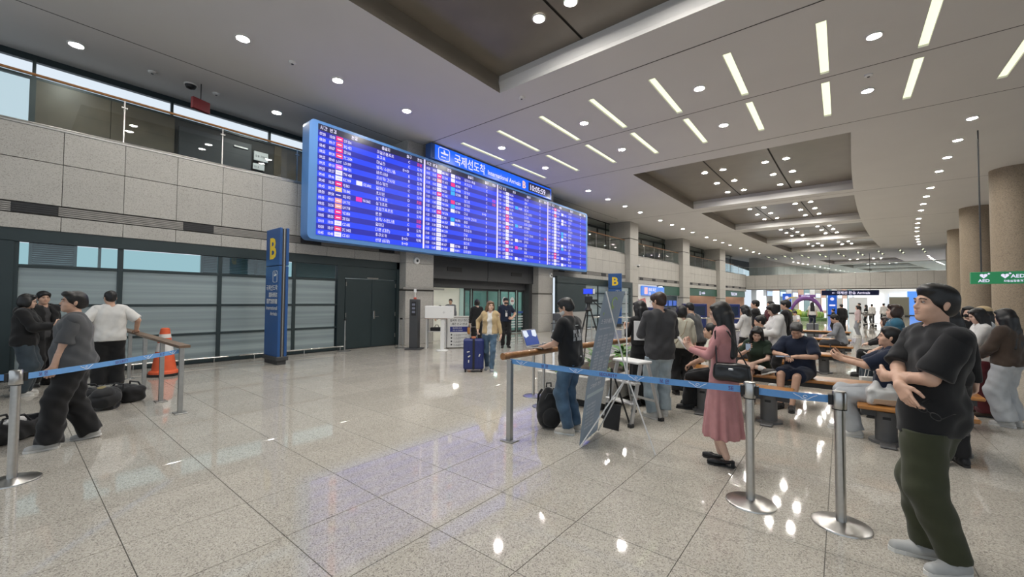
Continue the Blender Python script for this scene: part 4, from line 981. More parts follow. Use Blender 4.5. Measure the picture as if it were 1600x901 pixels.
# ------------------------------------------------------------------ slanted X-banner
def banner():
    P = empty('slanted_banner', (-2.2, 4.25, 0), 0, 'slanted grey-blue X-frame banner with white print behind the security belt', 'banner')
    o = Vector((-2.2, 4.25, 0)); bl, br, tl, tr = [Vector(v) - o for v in ((-2.26, 4.0, .03), (-2.36, 4.62, .03), (-1.95, 3.99, 1.72), (-1.97, 4.55, 1.735))]
    nrm = (br - bl).cross(tl - bl).normalized()
    if nrm.x < 0: nrm = -nrm
    m = MB(); n = 8
    for i in range(n):
        a, b = i / n, (i + 1) / n; bow = lambda t: -nrm * .03 * math.sin(math.pi * t)
        q = [bl.lerp(tl, a) + bow(a), br.lerp(tr, a) + bow(a), br.lerp(tr, b) + bow(b), bl.lerp(tl, b) + bow(b)]
        m.quad(*q); m.quad(*[v - nrm * .002 for v in q[::-1]])
    m.build('sheet', mat('banner_cloth', (.33, .43, .55), .55, noise=.1, nscale=3), P)
    def pt(a, b): return bl.lerp(br, a).lerp(tl.lerp(tr, a), b) - nrm * (.03 * math.sin(math.pi * b)) + nrm * .005
    def lay(items, m_, name):
        """flat print laid out in sheet fractions, then bent onto the sheet"""
        t = MB()
        for txt, a, b, sz in items: write(t, txt, (a, b, 0), (1 / .5, 0, 0), (0, 1 / 1.72, 0), sz, bold=.02)
        t.v = [tuple(pt(p[0], p[1])) for p in t.v]; t.build(name, m_, P)
    items = [('스카이웨이', .10, .79, .062), ('Airport pickup service', .10, .752, .030)]
    for r_ in range(12):
        for c in range(3):
            if (r_ * 3 + c) % 7 != 5: items.append((['공항 픽업', '예약 확인', '단체 안내'][(r_ + c) % 3], .12 + .28 * c, .70 - .021 * r_, .026))
    items += [('여행 안내', .38, .40, .042), ('고객센터 문의', .16, .36, .05)] + [('안내 데스크 이용 시간', .12, .24 - .025 * r_, .026) for r_ in range(7)]
    lay(items, mat('banner_print', (.75, .80, .86), .6), 'lettering')
    t = MB(); t.add([pt(.06, .30), pt(.94, .30), pt(.94, .325), pt(.06, .325)], [(0, 1, 2, 3)]); t.build('pale_band', mat('banner_band', (.52, .64, .70), .6), P)
    t = MB(); t.tube([pt(.55 + .12 * math.cos(a), .93 + .03 * math.sin(a)) for a in np.linspace(.5, 4.6, 10)], .006, 5); t.build('logo_arc', mat('banner_green', (.42, .62, .18), .5), P)
    lay([('sky', .45, .885, .055), ('v', .12, .845, .07)], mat('banner_green', (.42, .62, .18), .5), 'logo')
    hub = Vector((-1.83, 4.28, .80)) - o
    for i, (q, nm) in enumerate(((tl, 'arm'), (tr, 'arm'), (bl, 'arm'), (br, 'arm'), (Vector((-1.56, 4.35, 0)) - o, 'rear_leg'))):
        s = MB(); s.tube([hub, q + nrm * .012], .008, 8); s.build(nm, M_WHITE, P)
    s = MB(); s.lathe([(.03, -.02), (.03, .02)], hub, n=12); s.build('hub', M_WHITE, P)
banner()

# ------------------------------------------------------------------ aluminium step ladder
def ladder():
    P = empty('step_ladder', (-2.25, 5.42, 0), -.35, 'small aluminium folding step ladder with white platform beside the planter', 'ladder')
    Ma = mat('aluminium', (.6, .6, .6), .35, .9); w_ = .24
    for sx in (-1, 1):
        s = MB(); s.bar((sx * w_, -.28, 0), (sx * w_ * .85, -.06, .78), .05, .025, (1, 0, 0)); s.build('front_leg', Ma, P)
        s = MB(); s.bar((sx * w_, .3, 0), (sx * w_ * .85, .08, .78), .04, .025, (1, 0, 0)); s.build('rear_leg', Ma, P)
        for q, y in ((0, -.28), (1, .3)):
            s = MB(); s.box(sx * w_ - .03, sx * w_ + .03, y - .035, y + .035, 0, .045, .006); s.build('rubber_foot', M_BLACK, P)
    s = MB(); s.box(-.24, .24, -.13, .13, .785, .82, .01); s.build('platform', M_WHITE, P)
    for z, y in ((.27, -.21), (.52, -.14)):
        s = MB(); s.box(-w_ + .01, w_ - .01, y - .06, y + .06, z, z + .03, .006); s.build('tread', Ma, P)
    s = MB(); s.bar((-w_, .22, .27), (w_, .22, .27), .02, .03); s.build('brace', Ma, P)
ladder()
# dark easel leg standing between banner and ladder
def easel():
    P = empty('small_easel', (-2.28, 4.95, 0), 0, 'small black folded easel with a dark card behind the banner', 'easel')
    s = MB(); s.tube([(.12, .2, 0), (-.05, .0, .75)], .012, 8); s.build('leg', M_BLACK, P)
    s = MB(); s.tube([(-.15, .15, 0), (-.05, .0, .75)], .012, 8); s.build('leg', M_BLACK, P)
    s = MB(); s.add([(-.12, -.1, 0), (.1, -.12, 0), (.1, -.04, .3), (-.12, -.02, .3), (-.12, -.09, 0), (.1, -.11, 0), (.1, -.03, .3), (-.12, -.01, .3)], [(0, 1, 2, 3), (7, 6, 5, 4), (3, 2, 6, 7), (0, 3, 7, 4), (1, 5, 6, 2), (0, 4, 5, 1)]); s.build('card', M_BLACK, P)
easel()

# ------------------------------------------------------------------ camera tripod with a phone
def tripod():
    P = empty('camera_tripod', (-4.9, 9.1, 0), 0, 'black video tripod with a lit phone clamped on top', 'tripod')
    for a in (-.3, 1.8, 3.9):
        c, q = math.cos(a), math.sin(a)
        s = MB(); s.tube([(c * .06, q * .06, 1.38), (c * .27, q * .27, .7)], .018, 8); l = s.build('leg', M_BLACK, P)
        s = MB(); s.tube([(c * .27, q * .27, .74), (c * .48, q * .48, .0)], .013, 8); s.build('lower_tube', M_BLACK, l)
    s = MB(); s.lathe([(.07, 1.36), (.09, 1.4), (.05, 1.46), (.04, 1.56)], n=16); s.build('bowl', M_BLACK, P, smooth=True)
    s = MB(); s.box(-.09, .1, -.06, .06, 1.56, 1.74, .02); s.box(.02, .22, -.05, .03, 1.6, 1.66, .01); s.build('fluid_head', M_BLACK, P)
    s = MB(); s.tube([(.1, 0, 1.62), (.3, .1, 1.45)], .012, 8); s.build('pan_handle', M_BLACK, P)
    s = MB(); s.box(-.02, .02, -.02, .02, 1.74, 1.80); s.build('clamp', M_DARK, P)
    n = MB(); n.box(-.14, .14, -.012, .012, 1.78, 1.93, .008); ph = n.build('phone', M_DARK, P); 
    s = MB(); s.box(-.125, .10, -.015, -.012, 1.79, 1.92); s.build('screen', M_SCR_A, ph); s = MB(); s.box(.11, .16, -.02, .02, 1.79, 1.92, .006); s.build('grip', M_WHITE, ph)
    P.rotation_euler = (0, 0, .5)
tripod()

# ------------------------------------------------------------------ information desk, detector pole, chair by the doors
def desk():
    Mq = mat('desk_white', (.72, .72, .71), .5)
    P = empty('information_counter', (-9.95, 9.72, 0), .9, 'white information counter with printed front panel by the sliding doors', 'counter')
    s = MB(); s.box(-.55, .55, -.02, .5, .02, 1.02, .01); s.build('counter_body', Mq, P)
    s = MB(); s.box(-.58, .58, -.04, .53, 1.02, 1.06, .008); s.build('counter_top', mat('desk_top', (.45, .43, .4), .5), P)
    t = MB(); y = -.024
    write(t, '입국자 안내 데스크', (-.45, y, .90), (1, 0, 0), (0, 0, 1), .085, bold=.02); write(t, '세관 신고 안내', (-.4, y, .78), (1, 0, 0), (0, 0, 1), .085, bold=.02)
    for i in range(4):
        write(t, '신고 대상 물품을 확인해 주세요', (-.33, y, .44 - .11 * i), (1, 0, 0), (0, 0, 1), .035); write(t, '신고서를 제출합니다', (-.33, y, .40 - .11 * i), (1, 0, 0), (0, 0, 1), .03)
    t.build('lettering', M_DARK, P)
    t = MB(); t.box(-.45, .42, y, -.02, .54, .72); b = t.build('blue_panel', mat('panel_blue', (.02, .03, .2), .4), P)
    t = MB(); write(t, '면세 한도 초과', (-.36, y - .002, .65), (1, 0, 0), (0, 0, 1), .05, bold=.02); write(t, '자진 신고하세요', (-.36, y - .002, .575), (1, 0, 0), (0, 0, 1), .05); t.build('lettering', M_WHITE, b)
    for i in range(4):
        t = MB(); t.lathe([(.028, 0), (.028, .003)], n=12); q = t.build('icon', M_DARK, P, (-.40, y, .45 - .11 * i)); q.rotation_euler = (math.pi / 2, 0, 0)
    T = empty('side_table', (-10.62, 9.12, 0), .75, 'tall slim steel table beside the information counter', 'table')
    s = MB(); s.box(-.36, .36, -.22, .22, .98, 1.01, .005); s.build('table_top', mat('table_red_edge', (.4, .2, .16), .5), T)
    for sx in (-.31, .31):
        for sy in (-.18, .18):
            s = MB(); s.box(sx - .02, sx + .02, sy - .02, sy + .02, 0, .98); s.build('leg', Mq, T)
    s = MB(); s.box(-.31, .31, -.18, .18, .55, .57); s.build('shelf', Mq, T)
    s = MB(); s.box(-.2, .15, -.1, .1, 0, .12, .02); g = s.build('small_bag', M_BLACK, None, Vector((-10.62, 9.12, .5705)), .75); tag(g, 'small black pouch on the shelf of the steel table', 'bag')
    s = MB(); s.tube([(-.06, 0, .12), (-.03, 0, .2), (.05, 0, .2), (.08, 0, .12)], .012, 6); s.build('strap', M_BLACK, g)
    K = empty('notice_stand', (-9.9, 8.75, 0), .75, 'white notice box on a pole in front of the counter', 'stand')
    s = MB(); s.lathe([(.2, 0), (.2, .02), (.03, .04)], n=20, cap=False); s.build('base', Mq, K, smooth=True)
    s = MB(); s.box(-.06, .06, -.04, .04, .02, 1.0); s.build('pole', Mq, K)
    s = MB(); s.box(-.55, .35, -.1, .12, 1.02, 1.42, .015); s.build('box', Mq, K)
    t = MB(); write(t, '+', (0, -.103, 1.16), (1, 0, 0), (0, 0, 1), .16); write(t, '::', (.24, -.103, 1.24), (1, 0, 0), (0, 0, 1), .1); t.build('lettering', mat('light_grey_print', (.5, .5, .5), .5), K)
    D = empty('detector_pole', (-10.86, 8.40, 0), .6, 'dark grey sensor pole with small control panel beside the pillar', 'pole')
    s = MB(); s.box(-.14, .14, -.14, .14, .04, 1.63, .015); s.build('column', M_DARK, D)
    s = MB(); s.box(-.25, .25, -.25, .25, 0, .04, .01); s.build('base', M_DARK, D)
    s = MB(); s.box(-.08, .08, -.15, -.14, 1.1, 1.55, .004); s.build('control_panel', M_BLACK, D)
    for i in range(3): s = MB(); s.box(-.05, .05, -.155, -.15, 1.18 + .12 * i, 1.25 + .12 * i); s.build('button', mat('panel_grey', (.16, .17, .22), .4), D)
    s = MB(); s.lathe([(.05, 1.63), (.05, 1.68), (.0, 1.7)], n=12, cap=False); s.build('red_cap', mat('red_cap', (.5, .08, .05), .4), D, smooth=True)
    s = MB(); s.tube([(0, 0, 1.69), (0, 0, 1.85)], .015, 8); s.box(-.04, .04, -.03, .03, 1.85, 1.97, .008); s.build('sensor_head', M_WHITE, D)
    # wall things on the pillars
    for (x, y, z, lab) in ((-11.995, 9.3, 3.02, 'small white round speaker box high on the near granite pillar'), (-11.995, 18.1, 2.95, 'small white sensor box high on the second granite pillar')):
        o = MB(); o.lathe([(.13, 0), (.12, .06), (.0, .08)], n=16, cap=False); w_ = o.build('wall_sensor', M_WHITE, None, (x, y, z), smooth=True); w_.rotation_euler = (0, math.pi / 2, 0); tag(w_, lab, 'sensor')
        o = MB(); o.lathe([(.05, .07), (.04, .09), (.0, .095)], n=12, cap=False); o.build('lens', M_DARK, w_, smooth=True)
    c = MB(); c.tube([(0, 0, 0), (.25, 0, 0)], .03, 8); o = c.build('security_camera', M_WHITE, None, (wx(28.6) + .35, 28.6, 4.2)); tag(o, 'white dome security camera on a bracket on the third pillar', 'camera')
    c = MB(); c.lathe([(.12, .06), (.12, -.04), (.0, -.05)], (.3, 0, 0), n=16, cap=False); c.build('housing', M_WHITE, o, smooth=True); c = MB(); c.lathe([(.1, -.04), (.07, -.11), (.0, -.14)], (.3, 0, 0), n=16, cap=False); c.build('dome', M_BLACK, o, smooth=True)
    # steel guard rail across the first pillar
    c = empty('pillar_guard_rail', (-11.9, 9.0, 0), 0, 'thin steel guard rail at head height across the near pillar', 'rail')
    t = MB(); t.box(-.06, -.02, -.3, 1.6, 1.98, 2.05); t.build('rail_bar', M_STEEL_DULL, c)
    # office chair by the second pillar
    Q = empty('office_chair', (-11.5, 17.9, 0), .4, 'grey cantilever office chair beside the second granite pillar', 'chair')
    Mc = mat('grey_upholstery', (.09, .095, .11), .7)
    s = MB(); s.box(-.24, .24, -.24, .24, .43, .48, .02); s.build('seat', Mc, Q)
    s = MB(); s.box(-.23, .23, .22, .26, .58, .95, .02); s.build('backrest', Mc, Q)
    for sx in (-.23, .23): s = MB(); s.tube([(sx, .24, .9), (sx, .24, .45), (sx, -.22, .42), (sx, -.24, .02), (sx, .25, .015)], .013, 8); s.build('frame_tube', M_STEEL, Q, smooth=True)
desk()
# ------------------------------------------------------------------ shops of the far bays
M_GFASC = mat('shop_green', (.022, .085, .055), .45)
M_WARM = mat('warm_shop_wall', (.62, .42, .33), .7, noise=.1, nscale=2)
M_SHOPLAMP = mat('shop_lamp', (1, 1, 1), .5, emit=(1, .86, .72), est=5)
M_COOLLAMP = mat('cool_shop_lamp', (1, 1, 1), .5, emit=(.92, .97, 1), est=5)
def wallpt(y, d=0.0): return (wx(y) + d, y)
def shop_bay(n, a, b, back, lamp, label):
    R = empty('wall_shop_%d' % n, (wx((a + b) / 2), (a + b) / 2, 0), -slope((a + b) / 2), label, kind='structure'); h = (b - a) / 2
    s = MB(); s.box(-3.6, -3.5, -h, h, 0, 2.95); s.box(-3.6, -.1, -h - .02, -h + .06, 0, 2.95); s.box(-3.6, -.1, h - .06, h + .02, 0, 2.95); s.build('shop_wall', back, R)
    s = MB(); s.box(-3.6, -.1, -h, h, 2.94, 2.97); s.build('shop_ceiling', M_CEIL, R)
    for q in (-.6, .1, .75):
        s = MB(); s.box(-2.6, -1.0, h * q, h * q + .3, 2.915, 2.935); s.build('shop_lamp', lamp, R)
    return R
def fascia(y0, y1, z0, z1, m_, label, txt=None, d=.06, tm=None):
    ym = (y0 + y1) / 2
    P = empty('shop_fascia_sign', (wx(ym) + d, ym, z0), -slope(ym), label, 'shop sign'); h = (y1 - y0) / 2
    s = MB(); s.box(-.12, 0, -h, h, 0, z1 - z0, .01); s.build('panel', m_, P)
    if txt:
        t = MB()
        for (w_, y, z, sz) in txt: write(t, w_, (.004, y, z), (0, 1, 0), (0, 0, 1), sz, bold=.03)
        t.build('lettering', tm or M_SCR_T, P)
    return P
def build_shops():
    shop_bay(1, PIL[2][1], PIL[3][0], mat('shop_pale_wall', (.5, .5, .52), .6), M_COOLLAMP, 'pale shop bay behind the blue lit sign')
    shop_bay(2, PIL[3][1], PIL[4][0], M_WARM, M_SHOPLAMP, 'warmly lit shop bay under the green fascia')
    shop_bay(3, PIL[4][1], 57.6, M_WARM, M_SHOPLAMP, 'last warmly lit shop bay before the footbridge')
    # patterned white hoarding with coloured triangles
    P = empty('patterned_hoarding', (wx(31.4) + .02, 31.4, 0), -slope(31.4), 'white hoarding printed with coloured triangles beside the third pillar', 'hoarding')
    s = MB(); s.box(-.08, 0, -2.1, 2.1, 0, 2.92, .01); s.build('board', M_WHITE, P)
    tri = [((-1.9, .7), (-.5, 1.2), (-1.5, 1.9), (.30, .18, .42)), ((-1.4, 1.7), (.4, .6), (-.2, 1.9), (.60, .20, .18)), ((-.6, .3), (.8, 1.4), (.2, .2), (.25, .40, .62)), ((-1.8, .1), (-.8, .9), (-.3, .2), (.55, .35, .5)), ((.5, 1.2), (1.4, 1.8), (1.2, .6), (.66, .62, .66))]
    for i, (a, b, c, col) in enumerate(tri):
        t = MB(); t.add([(.003 + .001 * i, *a), (.003 + .001 * i, *b), (.003 + .001 * i, *c)], [(0, 1, 2)]); t.build('triangle_print', mat('triangle_%d' % i, col, .5), P)
    t = MB(); write(t, '부산', (.01, 1.1, 1.5), (0, 1, 0), (0, 0, 1), .4, bold=.03); write(t, '여행', (.01, 1.1, 1.0), (0, 1, 0), (0, 0, 1), .3); t.build('lettering', mat('hoarding_blue', (.06, .1, .3), .5), P)
    P = fascia(30.4, 34.6, 2.08, 2.8, mat('lit_blue', (.05, .13, .42), .4, emit=(.06, .18, .55), est=.55), 'lit blue bank sign box with white lettering on the hoarding', [('BNK 부산', -1.0, .34, .34), ('은행', -1.0, .07, .22)], .17)
    t = MB(); t.add([(.005, -1.75, .1), (.005, -1.2, .1), (.005, -1.2, .62), (.005, -1.75, .62)], [(0, 1, 2, 3)]); t.build('logo', mat('logo_red_white', (.6, .2, .2), .5, emit=(.8, .4, .4), est=.6), P)
    fascia(34.8, 38.2, 2.15, 2.9, M_GFASC, 'plain dark green shop fascia before the fourth pillar')
    fascia(PIL[3][1], PIL[4][0], 2.2, 2.9, M_GFASC, 'dark green shop fascia with white logo between the far pillars', [('U', -.9, .12, .5), ('mobile', -.3, .2, .34)], .06)
    fascia(PIL[4][1], 57.4, 2.2, 2.9, M_GFASC, 'dark green shop fascia with white block letters nearest the footbridge', [('TELECOM', -1.2, .2, .45)], .06)
    # dark recess of the first shop with blue screens
    c = empty('currency_counter', (wx(36.4) + .3, 36.4, 0), -slope(36.4), 'dark counter with blue screens under the green fascia', 'counter')
    s = MB(); s.box(-.5, .3, -1.6, 1.6, 0, 1.1, .02); s.build('counter_body', M_DARK, c)
    s = MB(); s.box(-.6, -.4, -1.6, 1.6, 1.1, 2.1, .02); s.build('back_panel', mat('dark_teal', (.01, .03, .04), .4), c)
    for q in (-1.0, 0, 1.0): s = MB(); s.box(-.38, -.34, q - .35, q + .35, 1.25, 1.7); s.build('screen', mat('kiosk_screen', (0, 0, 0), .3, emit=(.03, .09, .4), est=.7), c)
    # free-standing blue booths
    for i, (x, y, w_, h_, lab) in enumerate(((-6.9, 26.0, 1.3, 1.5, 'dark blue booth panel behind the crowd near the carts'), (-5.2, 27.0, 1.0, 1.5, 'dark blue luggage rack panel beside the crowd'), (-7.6, 21.5, 1.0, 1.3, 'low dark blue ticket machine behind the man in grey shirt'))):
        P = empty('ticket_booth', (x, y, 0), .55, lab, 'booth')
        s = MB(); s.box(-w_ / 2, w_ / 2, -.3, .3, .08, h_, .03); s.build('cabinet', mat('booth_blue', (.012, .022, .11), .4, noise=.1), P)
        s = MB(); s.box(-w_ / 2 + .12, w_ / 2 - .12, -.32, -.3, h_ * .55, h_ - .15); s.build('screen', mat('booth_screen', (0, 0, 0), .3, emit=(.02, .05, .12), est=.15), P)
        s = MB(); s.box(-w_ / 2 + .05, w_ / 2 - .05, -.25, .25, 0, .08); s.build('plinth', M_BLACK, P)
    # steel queue rail behind
    R = empty('steel_queue_rail', (-4.8, 13.0, 0), 0, 'long steel barrier rail behind the tripod and the crowd', 'rail')
    s = MB(); s.tube([(-2.6, 1.0, 1.0), (2.6, 5.0, 1.0)], .025, 8); s.tube([(-2.6, 1.0, .55), (2.6, 5.0, .55)], .018, 8); s.build('rail_tube', M_STEEL, R, smooth=True)
    for t in (0, .33, .66, 1):
        s = MB(); s.tube([(-2.6 + 5.2 * t, 1 + 4 * t, 0), (-2.6 + 5.2 * t, 1 + 4 * t, 1.0)], .022, 8); s.build('post', M_STEEL, R, smooth=True)
build_shops()

# ------------------------------------------------------------------ flower display
def flower_display():
    P = empty('flower_display', (-2.6, 45.5, 0), 0, 'round flower bed with purple and yellow arches and green bushes', 'display')
    s = MB(); s.lathe([(2.6, 0), (2.6, .3), (2.45, .34), (.0, .45)], n=32, cap=False); s.build('bed', mat('bed_edge', (.12, .22, .08), .8, noise=.5, nscale=4), P, smooth=True)
    Mp = mat('purple_arch', (.16, .06, .24), .4); My = mat('yellow_hoop', (.65, .50, .12), .4)
    s = MB(); s.tube([(1.9 * math.cos(a) + .2, .3 * math.cos(a), .3 + 2.1 * math.sin(a)) for a in np.linspace(.0, math.pi, 17)], [.10 + .16 * math.sin(i / 16 * math.pi) for i in range(17)], 10); s.build('purple_arch', Mp, P, smooth=True)
    for k in (0, .25):
        s = MB(); s.tube([(-1.3 + k + 1.3 * math.cos(a), -.4, 1.3 + 1.2 * math.sin(a)) for a in np.linspace(1.6, 6.0, 14)], .045, 6); s.build('yellow_hoop', My, P, smooth=True)
    s = MB(); s.box(-.7, 1.3, -.15, -.05, 2.45, 2.75, .03); s.build('name_plate', Mp, P); t = MB(); write(t, 'Welcome', (-.4, -.16, 2.52), (1, 0, 0), (0, 0, 1), .26, bold=.03); t.build('lettering', M_SCR_T, P)
    P.scale = (.62, .62, .85); rnd = random.Random(5)
    for i in range(14):
        x, y, r = rnd.uniform(-2, 2), rnd.uniform(-1.6, .8), rnd.uniform(.25, .55); b = MB(); n = 10
        b.lathe([(r * math.sin(math.pi * k / 6) * (1 + .08 * rnd.uniform(-1, 1)), -r * math.cos(math.pi * k / 6)) for k in range(7)], (0, 0, 0), n=n, cap=False)
        o = b.build('bush', [M_LEAF, M_LEAF2, mat('lime_bush', (.35, .42, .05), .7, noise=.3, nscale=12)][i % 3], P, (x, y, .35 + r * .7), smooth=True)
flower_display()

# ------------------------------------------------------------------ hall beyond the footbridge
def beyond():
    yb = 61.0
    E = empty('wall_far', (0, 0, 0), 0, 'bright far end of the hall with lit shopfronts beyond the footbridge', kind='structure')
    Mb = mat('far_wall_white', (.7, .72, .72), .6); Ml = mat('far_lightbox', (1, 1, 1), .5, emit=(.9, .97, 1), est=.9); Mlb = mat('far_blue_lightbox', (1, 1, 1), .5, emit=(.16, .35, .85), est=.6)
    s = MB(); s.box(-14, 36, 104, 104.4, 0, ZC); s.build('end_wall', Mb, E)
    rnd = random.Random(3)
    for k in range(16):
        y = yb + 2.7 * k; x = wx(y) + .2
        s = MB(); s.box(-.6, .4, 0, 2.6, 0, 4.2, .02); w_ = s.build('shop_block', [Mb, M_STONE, M_WARM, mat('far_teal', (.2, .33, .36), .5)][k % 4], E, (x, y, 0), -slope(y))
        s = MB(); s.box(-.8, .2, -.1, 2.75, 4.2, ZC); s.build('upper_wall', M_STONE, E, (x, y, 0), -slope(y))
        if k % 2 == 0: s = MB(); s.box(.4, .46, .3, 2.3, .3, 2.4); s.build('lit_window', Ml, w_)
        else: s = MB(); s.box(.4, .46, .2, 2.4, 2.5, 3.1); s.build('shop_sign', Mlb, w_)
    for k in range(9):
        x = -8 + 5 * k
        s = MB(); s.box(0, 4.2, -.3, 0, .1, 3.4); s.build('far_window', Ml if k % 3 else Mlb, E, (x, 104, 0))
    for k in range(10):
        y = yb + 4 * k; s = MB(); s.box(0, .4, .01, 3.99, 0, ZC); w_ = s.build('side_panel', [Mb, mat('far_grey', (.4, .42, .44), .5)][k % 2], E, (14.5 + curve(y) * .7, y, 0), -slope(y))
        s = MB(); s.box(-.05, 0, .5, 3.5, .4, 2.6); s.build('lit_window', Ml if k % 2 else Mlb, w_)
    # free-standing things in the far hall
    for i, (x, y, w_, h_, m_, lab) in enumerate(((-5.2, 60.5, .9, 2.7, mat('totem_blue', (.02, .09, .40), .4, emit=(.02, .10, .5), est=.5), 'tall blue lit information totem beyond the standing men'), (-.9, 66, .9, 2.6, mat('totem_blue', (.02, .09, .4), .4), 'blue information totem right of the flower display'), (5.6, 70, 1.8, 2.4, mat('totem_cream', (.6, .58, .45), .5), 'cream display wall in the far hall'), (8.6, 75, 3.6, 3.2, mat('far_screen', (.05, .2, .6), .3, emit=(.12, .30, .85), est=.45), 'large blue screen at the far end of the hall'), (2.0, 82, 2.2, 2.5, Mb, 'white exhibition booth in the far hall'), (-8.0, 59.8, .7, 3.1, Ml, 'white glowing shop column left of the far hall'), (-6.6, 63, .7, 3.1, Ml, 'second white glowing shop column in the far hall'))):
        P = empty('info_totem', (x, y, 0), 0, lab, 'totem'); s = MB(); s.box(-w_ / 2, w_ / 2, -.2, .2, .1, h_, .03); s.build('body', m_, P)
        s = MB(); s.box(-w_ / 2 - .05, w_ / 2 + .05, -.25, .25, 0, .1); s.build('foot', M_DARK, P)
        if i < 2: t = MB(); t.lathe([(.2, 0), (.2, .01)], n=16); q = t.build('white_icon', M_SCR_T, P, (0, -.21, h_ - .5)); q.rotation_euler = (math.pi / 2, 0, 0); t = MB(); t.box(-.3, .3, -.215, -.2, 1.2, 1.4); t.build('white_bar', M_SCR_T, P)
    # luggage trolleys
    for i, (x, y, r_) in enumerate(((2.2, 30.5, .4), (2.75, 33.5, .2), (1.6, 37.0, .5))):
        P = empty('luggage_trolley', (x, y, 0), r_, ['steel luggage trolley in the walkway, nearest of three', 'steel luggage trolley in the walkway, middle of three', 'steel luggage trolley in the walkway, farthest of three'][i], 'trolley')
        s = MB(); s.tube([(-.28, .4, 1.0), (-.28, .45, .25), (-.28, -.45, .2)], .018, 6); s.tube([(.28, .4, 1.0), (.28, .45, .25), (.28, -.45, .2)], .018, 6); s.tube([(-.28, .4, 1.0), (.28, .4, 1.0)], .022, 6); s.build('frame', M_STEEL, P, smooth=True)
        s = MB(); s.box(-.28, .28, -.45, .45, .2, .24); s.build('deck', M_STEEL_DULL, P); s = MB(); s.box(-.25, .25, .3, .45, .75, .9, .01); s.build('basket', M_STEEL_DULL, P)
        for wx_, wy_ in ((-.25, .35), (.25, .35), (0, -.38)):
            s = MB(); s.lathe([(.09, -.02), (.09, .02)], n=12); q = s.build('wheel', M_BLACK, P, (wx_, wy_, .09)); q.rotation_euler = (0, math.pi / 2, 0)
beyond()
# ------------------------------------------------------------------ smooth solid modeller for people, clothes and soft bags
def V3(*a): return np.array(a if len(a) > 1 else a[0], dtype=np.float64)
def unit(v): v = np.asarray(v, float); return v / (np.linalg.norm(v) + 1e-9)
def cap(a, b, ra, rb, k=.02, flat=False, sub=False): return dict(t='cap', a=V3(a), b=V3(b), ra=ra, rb=rb, k=k, flat=flat, sub=sub)
def ell(c, r, k=.02, R=None, sub=False): return dict(t='ell', c=V3(c), r=V3(r), k=k, R=R, sub=sub)
def rbox(c, h, rd=.02, k=.02, R=None, sub=False): return dict(t='box', c=V3(c), h=V3(h), rd=rd, k=k, R=R, sub=sub)
def plane(p, n): return dict(t='plane', p=V3(p), n=unit(n))       # keeps the side the normal points away from
def econe(z0, z1, r0, r1, c0, c1, pleat=0, k=.02): return dict(t='econe', z0=z0, z1=z1, r0=r0, r1=r1, c0=V3(c0), c1=V3(c1), pleat=pleat, k=k, sub=False)
def pbox(p):
    if p['t'] == 'cap':
        r = max(p['ra'], p['rb']); return np.minimum(p['a'], p['b']) - r, np.maximum(p['a'], p['b']) + r
    if p['t'] == 'ell': r = max(p['r']) if p['R'] is not None else p['r']; return p['c'] - r, p['c'] + r
    if p['t'] == 'box': r = np.linalg.norm(p['h']) if p['R'] is not None else p['h'] + p['rd']; return p['c'] - r, p['c'] + r
    if p['t'] == 'econe':
        a, b = p['r0'], p['r1']; m_ = max(max(a), max(b)) + .03
        return np.array([min(p['c0'][0], p['c1'][0]) - m_, min(p['c0'][1], p['c1'][1]) - m_, p['z0']]), np.array([max(p['c0'][0], p['c1'][0]) + m_, max(p['c0'][1], p['c1'][1]) + m_, p['z1']])
def pdist(p, Q):
    t = p['t']
    if t == 'cap':
        ab = p['b'] - p['a']; L2 = ab @ ab + 1e-12; h = np.clip((Q - p['a']) @ ab / L2, 0, 1)
        d = np.linalg.norm(Q - p['a'] - h[:, None] * ab, axis=1) - (p['ra'] + (p['rb'] - p['ra']) * h)
        if p['flat']: d = np.maximum(d, (Q - p['b']) @ (ab / math.sqrt(L2)))
        return d
    if t == 'ell':
        q = Q - p['c']
        if p['R'] is not None: q = q @ p['R']
        k0 = np.linalg.norm(q / p['r'], axis=1); k1 = np.linalg.norm(q / p['r'] ** 2, axis=1) + 1e-9
        return np.where(k0 < .3, (k0 - 1) * min(p['r']), k0 * (k0 - 1) / k1)
    if t == 'box':
        q = Q - p['c']
        if p['R'] is not None: q = q @ p['R']
        q = np.abs(q) - p['h'] + p['rd']
        return np.linalg.norm(np.maximum(q, 0), axis=1) + np.minimum(q.max(1), 0) - p['rd']
    if t == 'econe':
        f = np.clip((Q[:, 2] - p['z0']) / (p['z1'] - p['z0']), 0, 1)
        a = p['r0'][0] + (p['r1'][0] - p['r0'][0]) * f; b = p['r0'][1] + (p['r1'][1] - p['r0'][1]) * f
        x = Q[:, 0] - (p['c0'][0] + (p['c1'][0] - p['c0'][0]) * f); y = Q[:, 1] - (p['c0'][1] + (p['c1'][1] - p['c0'][1]) * f)
        rr = np.sqrt((x / a) ** 2 + (y / b) ** 2); d = (rr - 1) * np.minimum(a, b)
        if p['pleat']: th = np.arctan2(y / b, x / a); d = d + p['pleat'] * (1 - f) * (np.sin(th * 11 + 1.3) + .6 * np.sin(th * 17 + f * 3))
        return np.maximum(d, np.maximum(p['z0'] - Q[:, 2], Q[:, 2] - p['z1']))
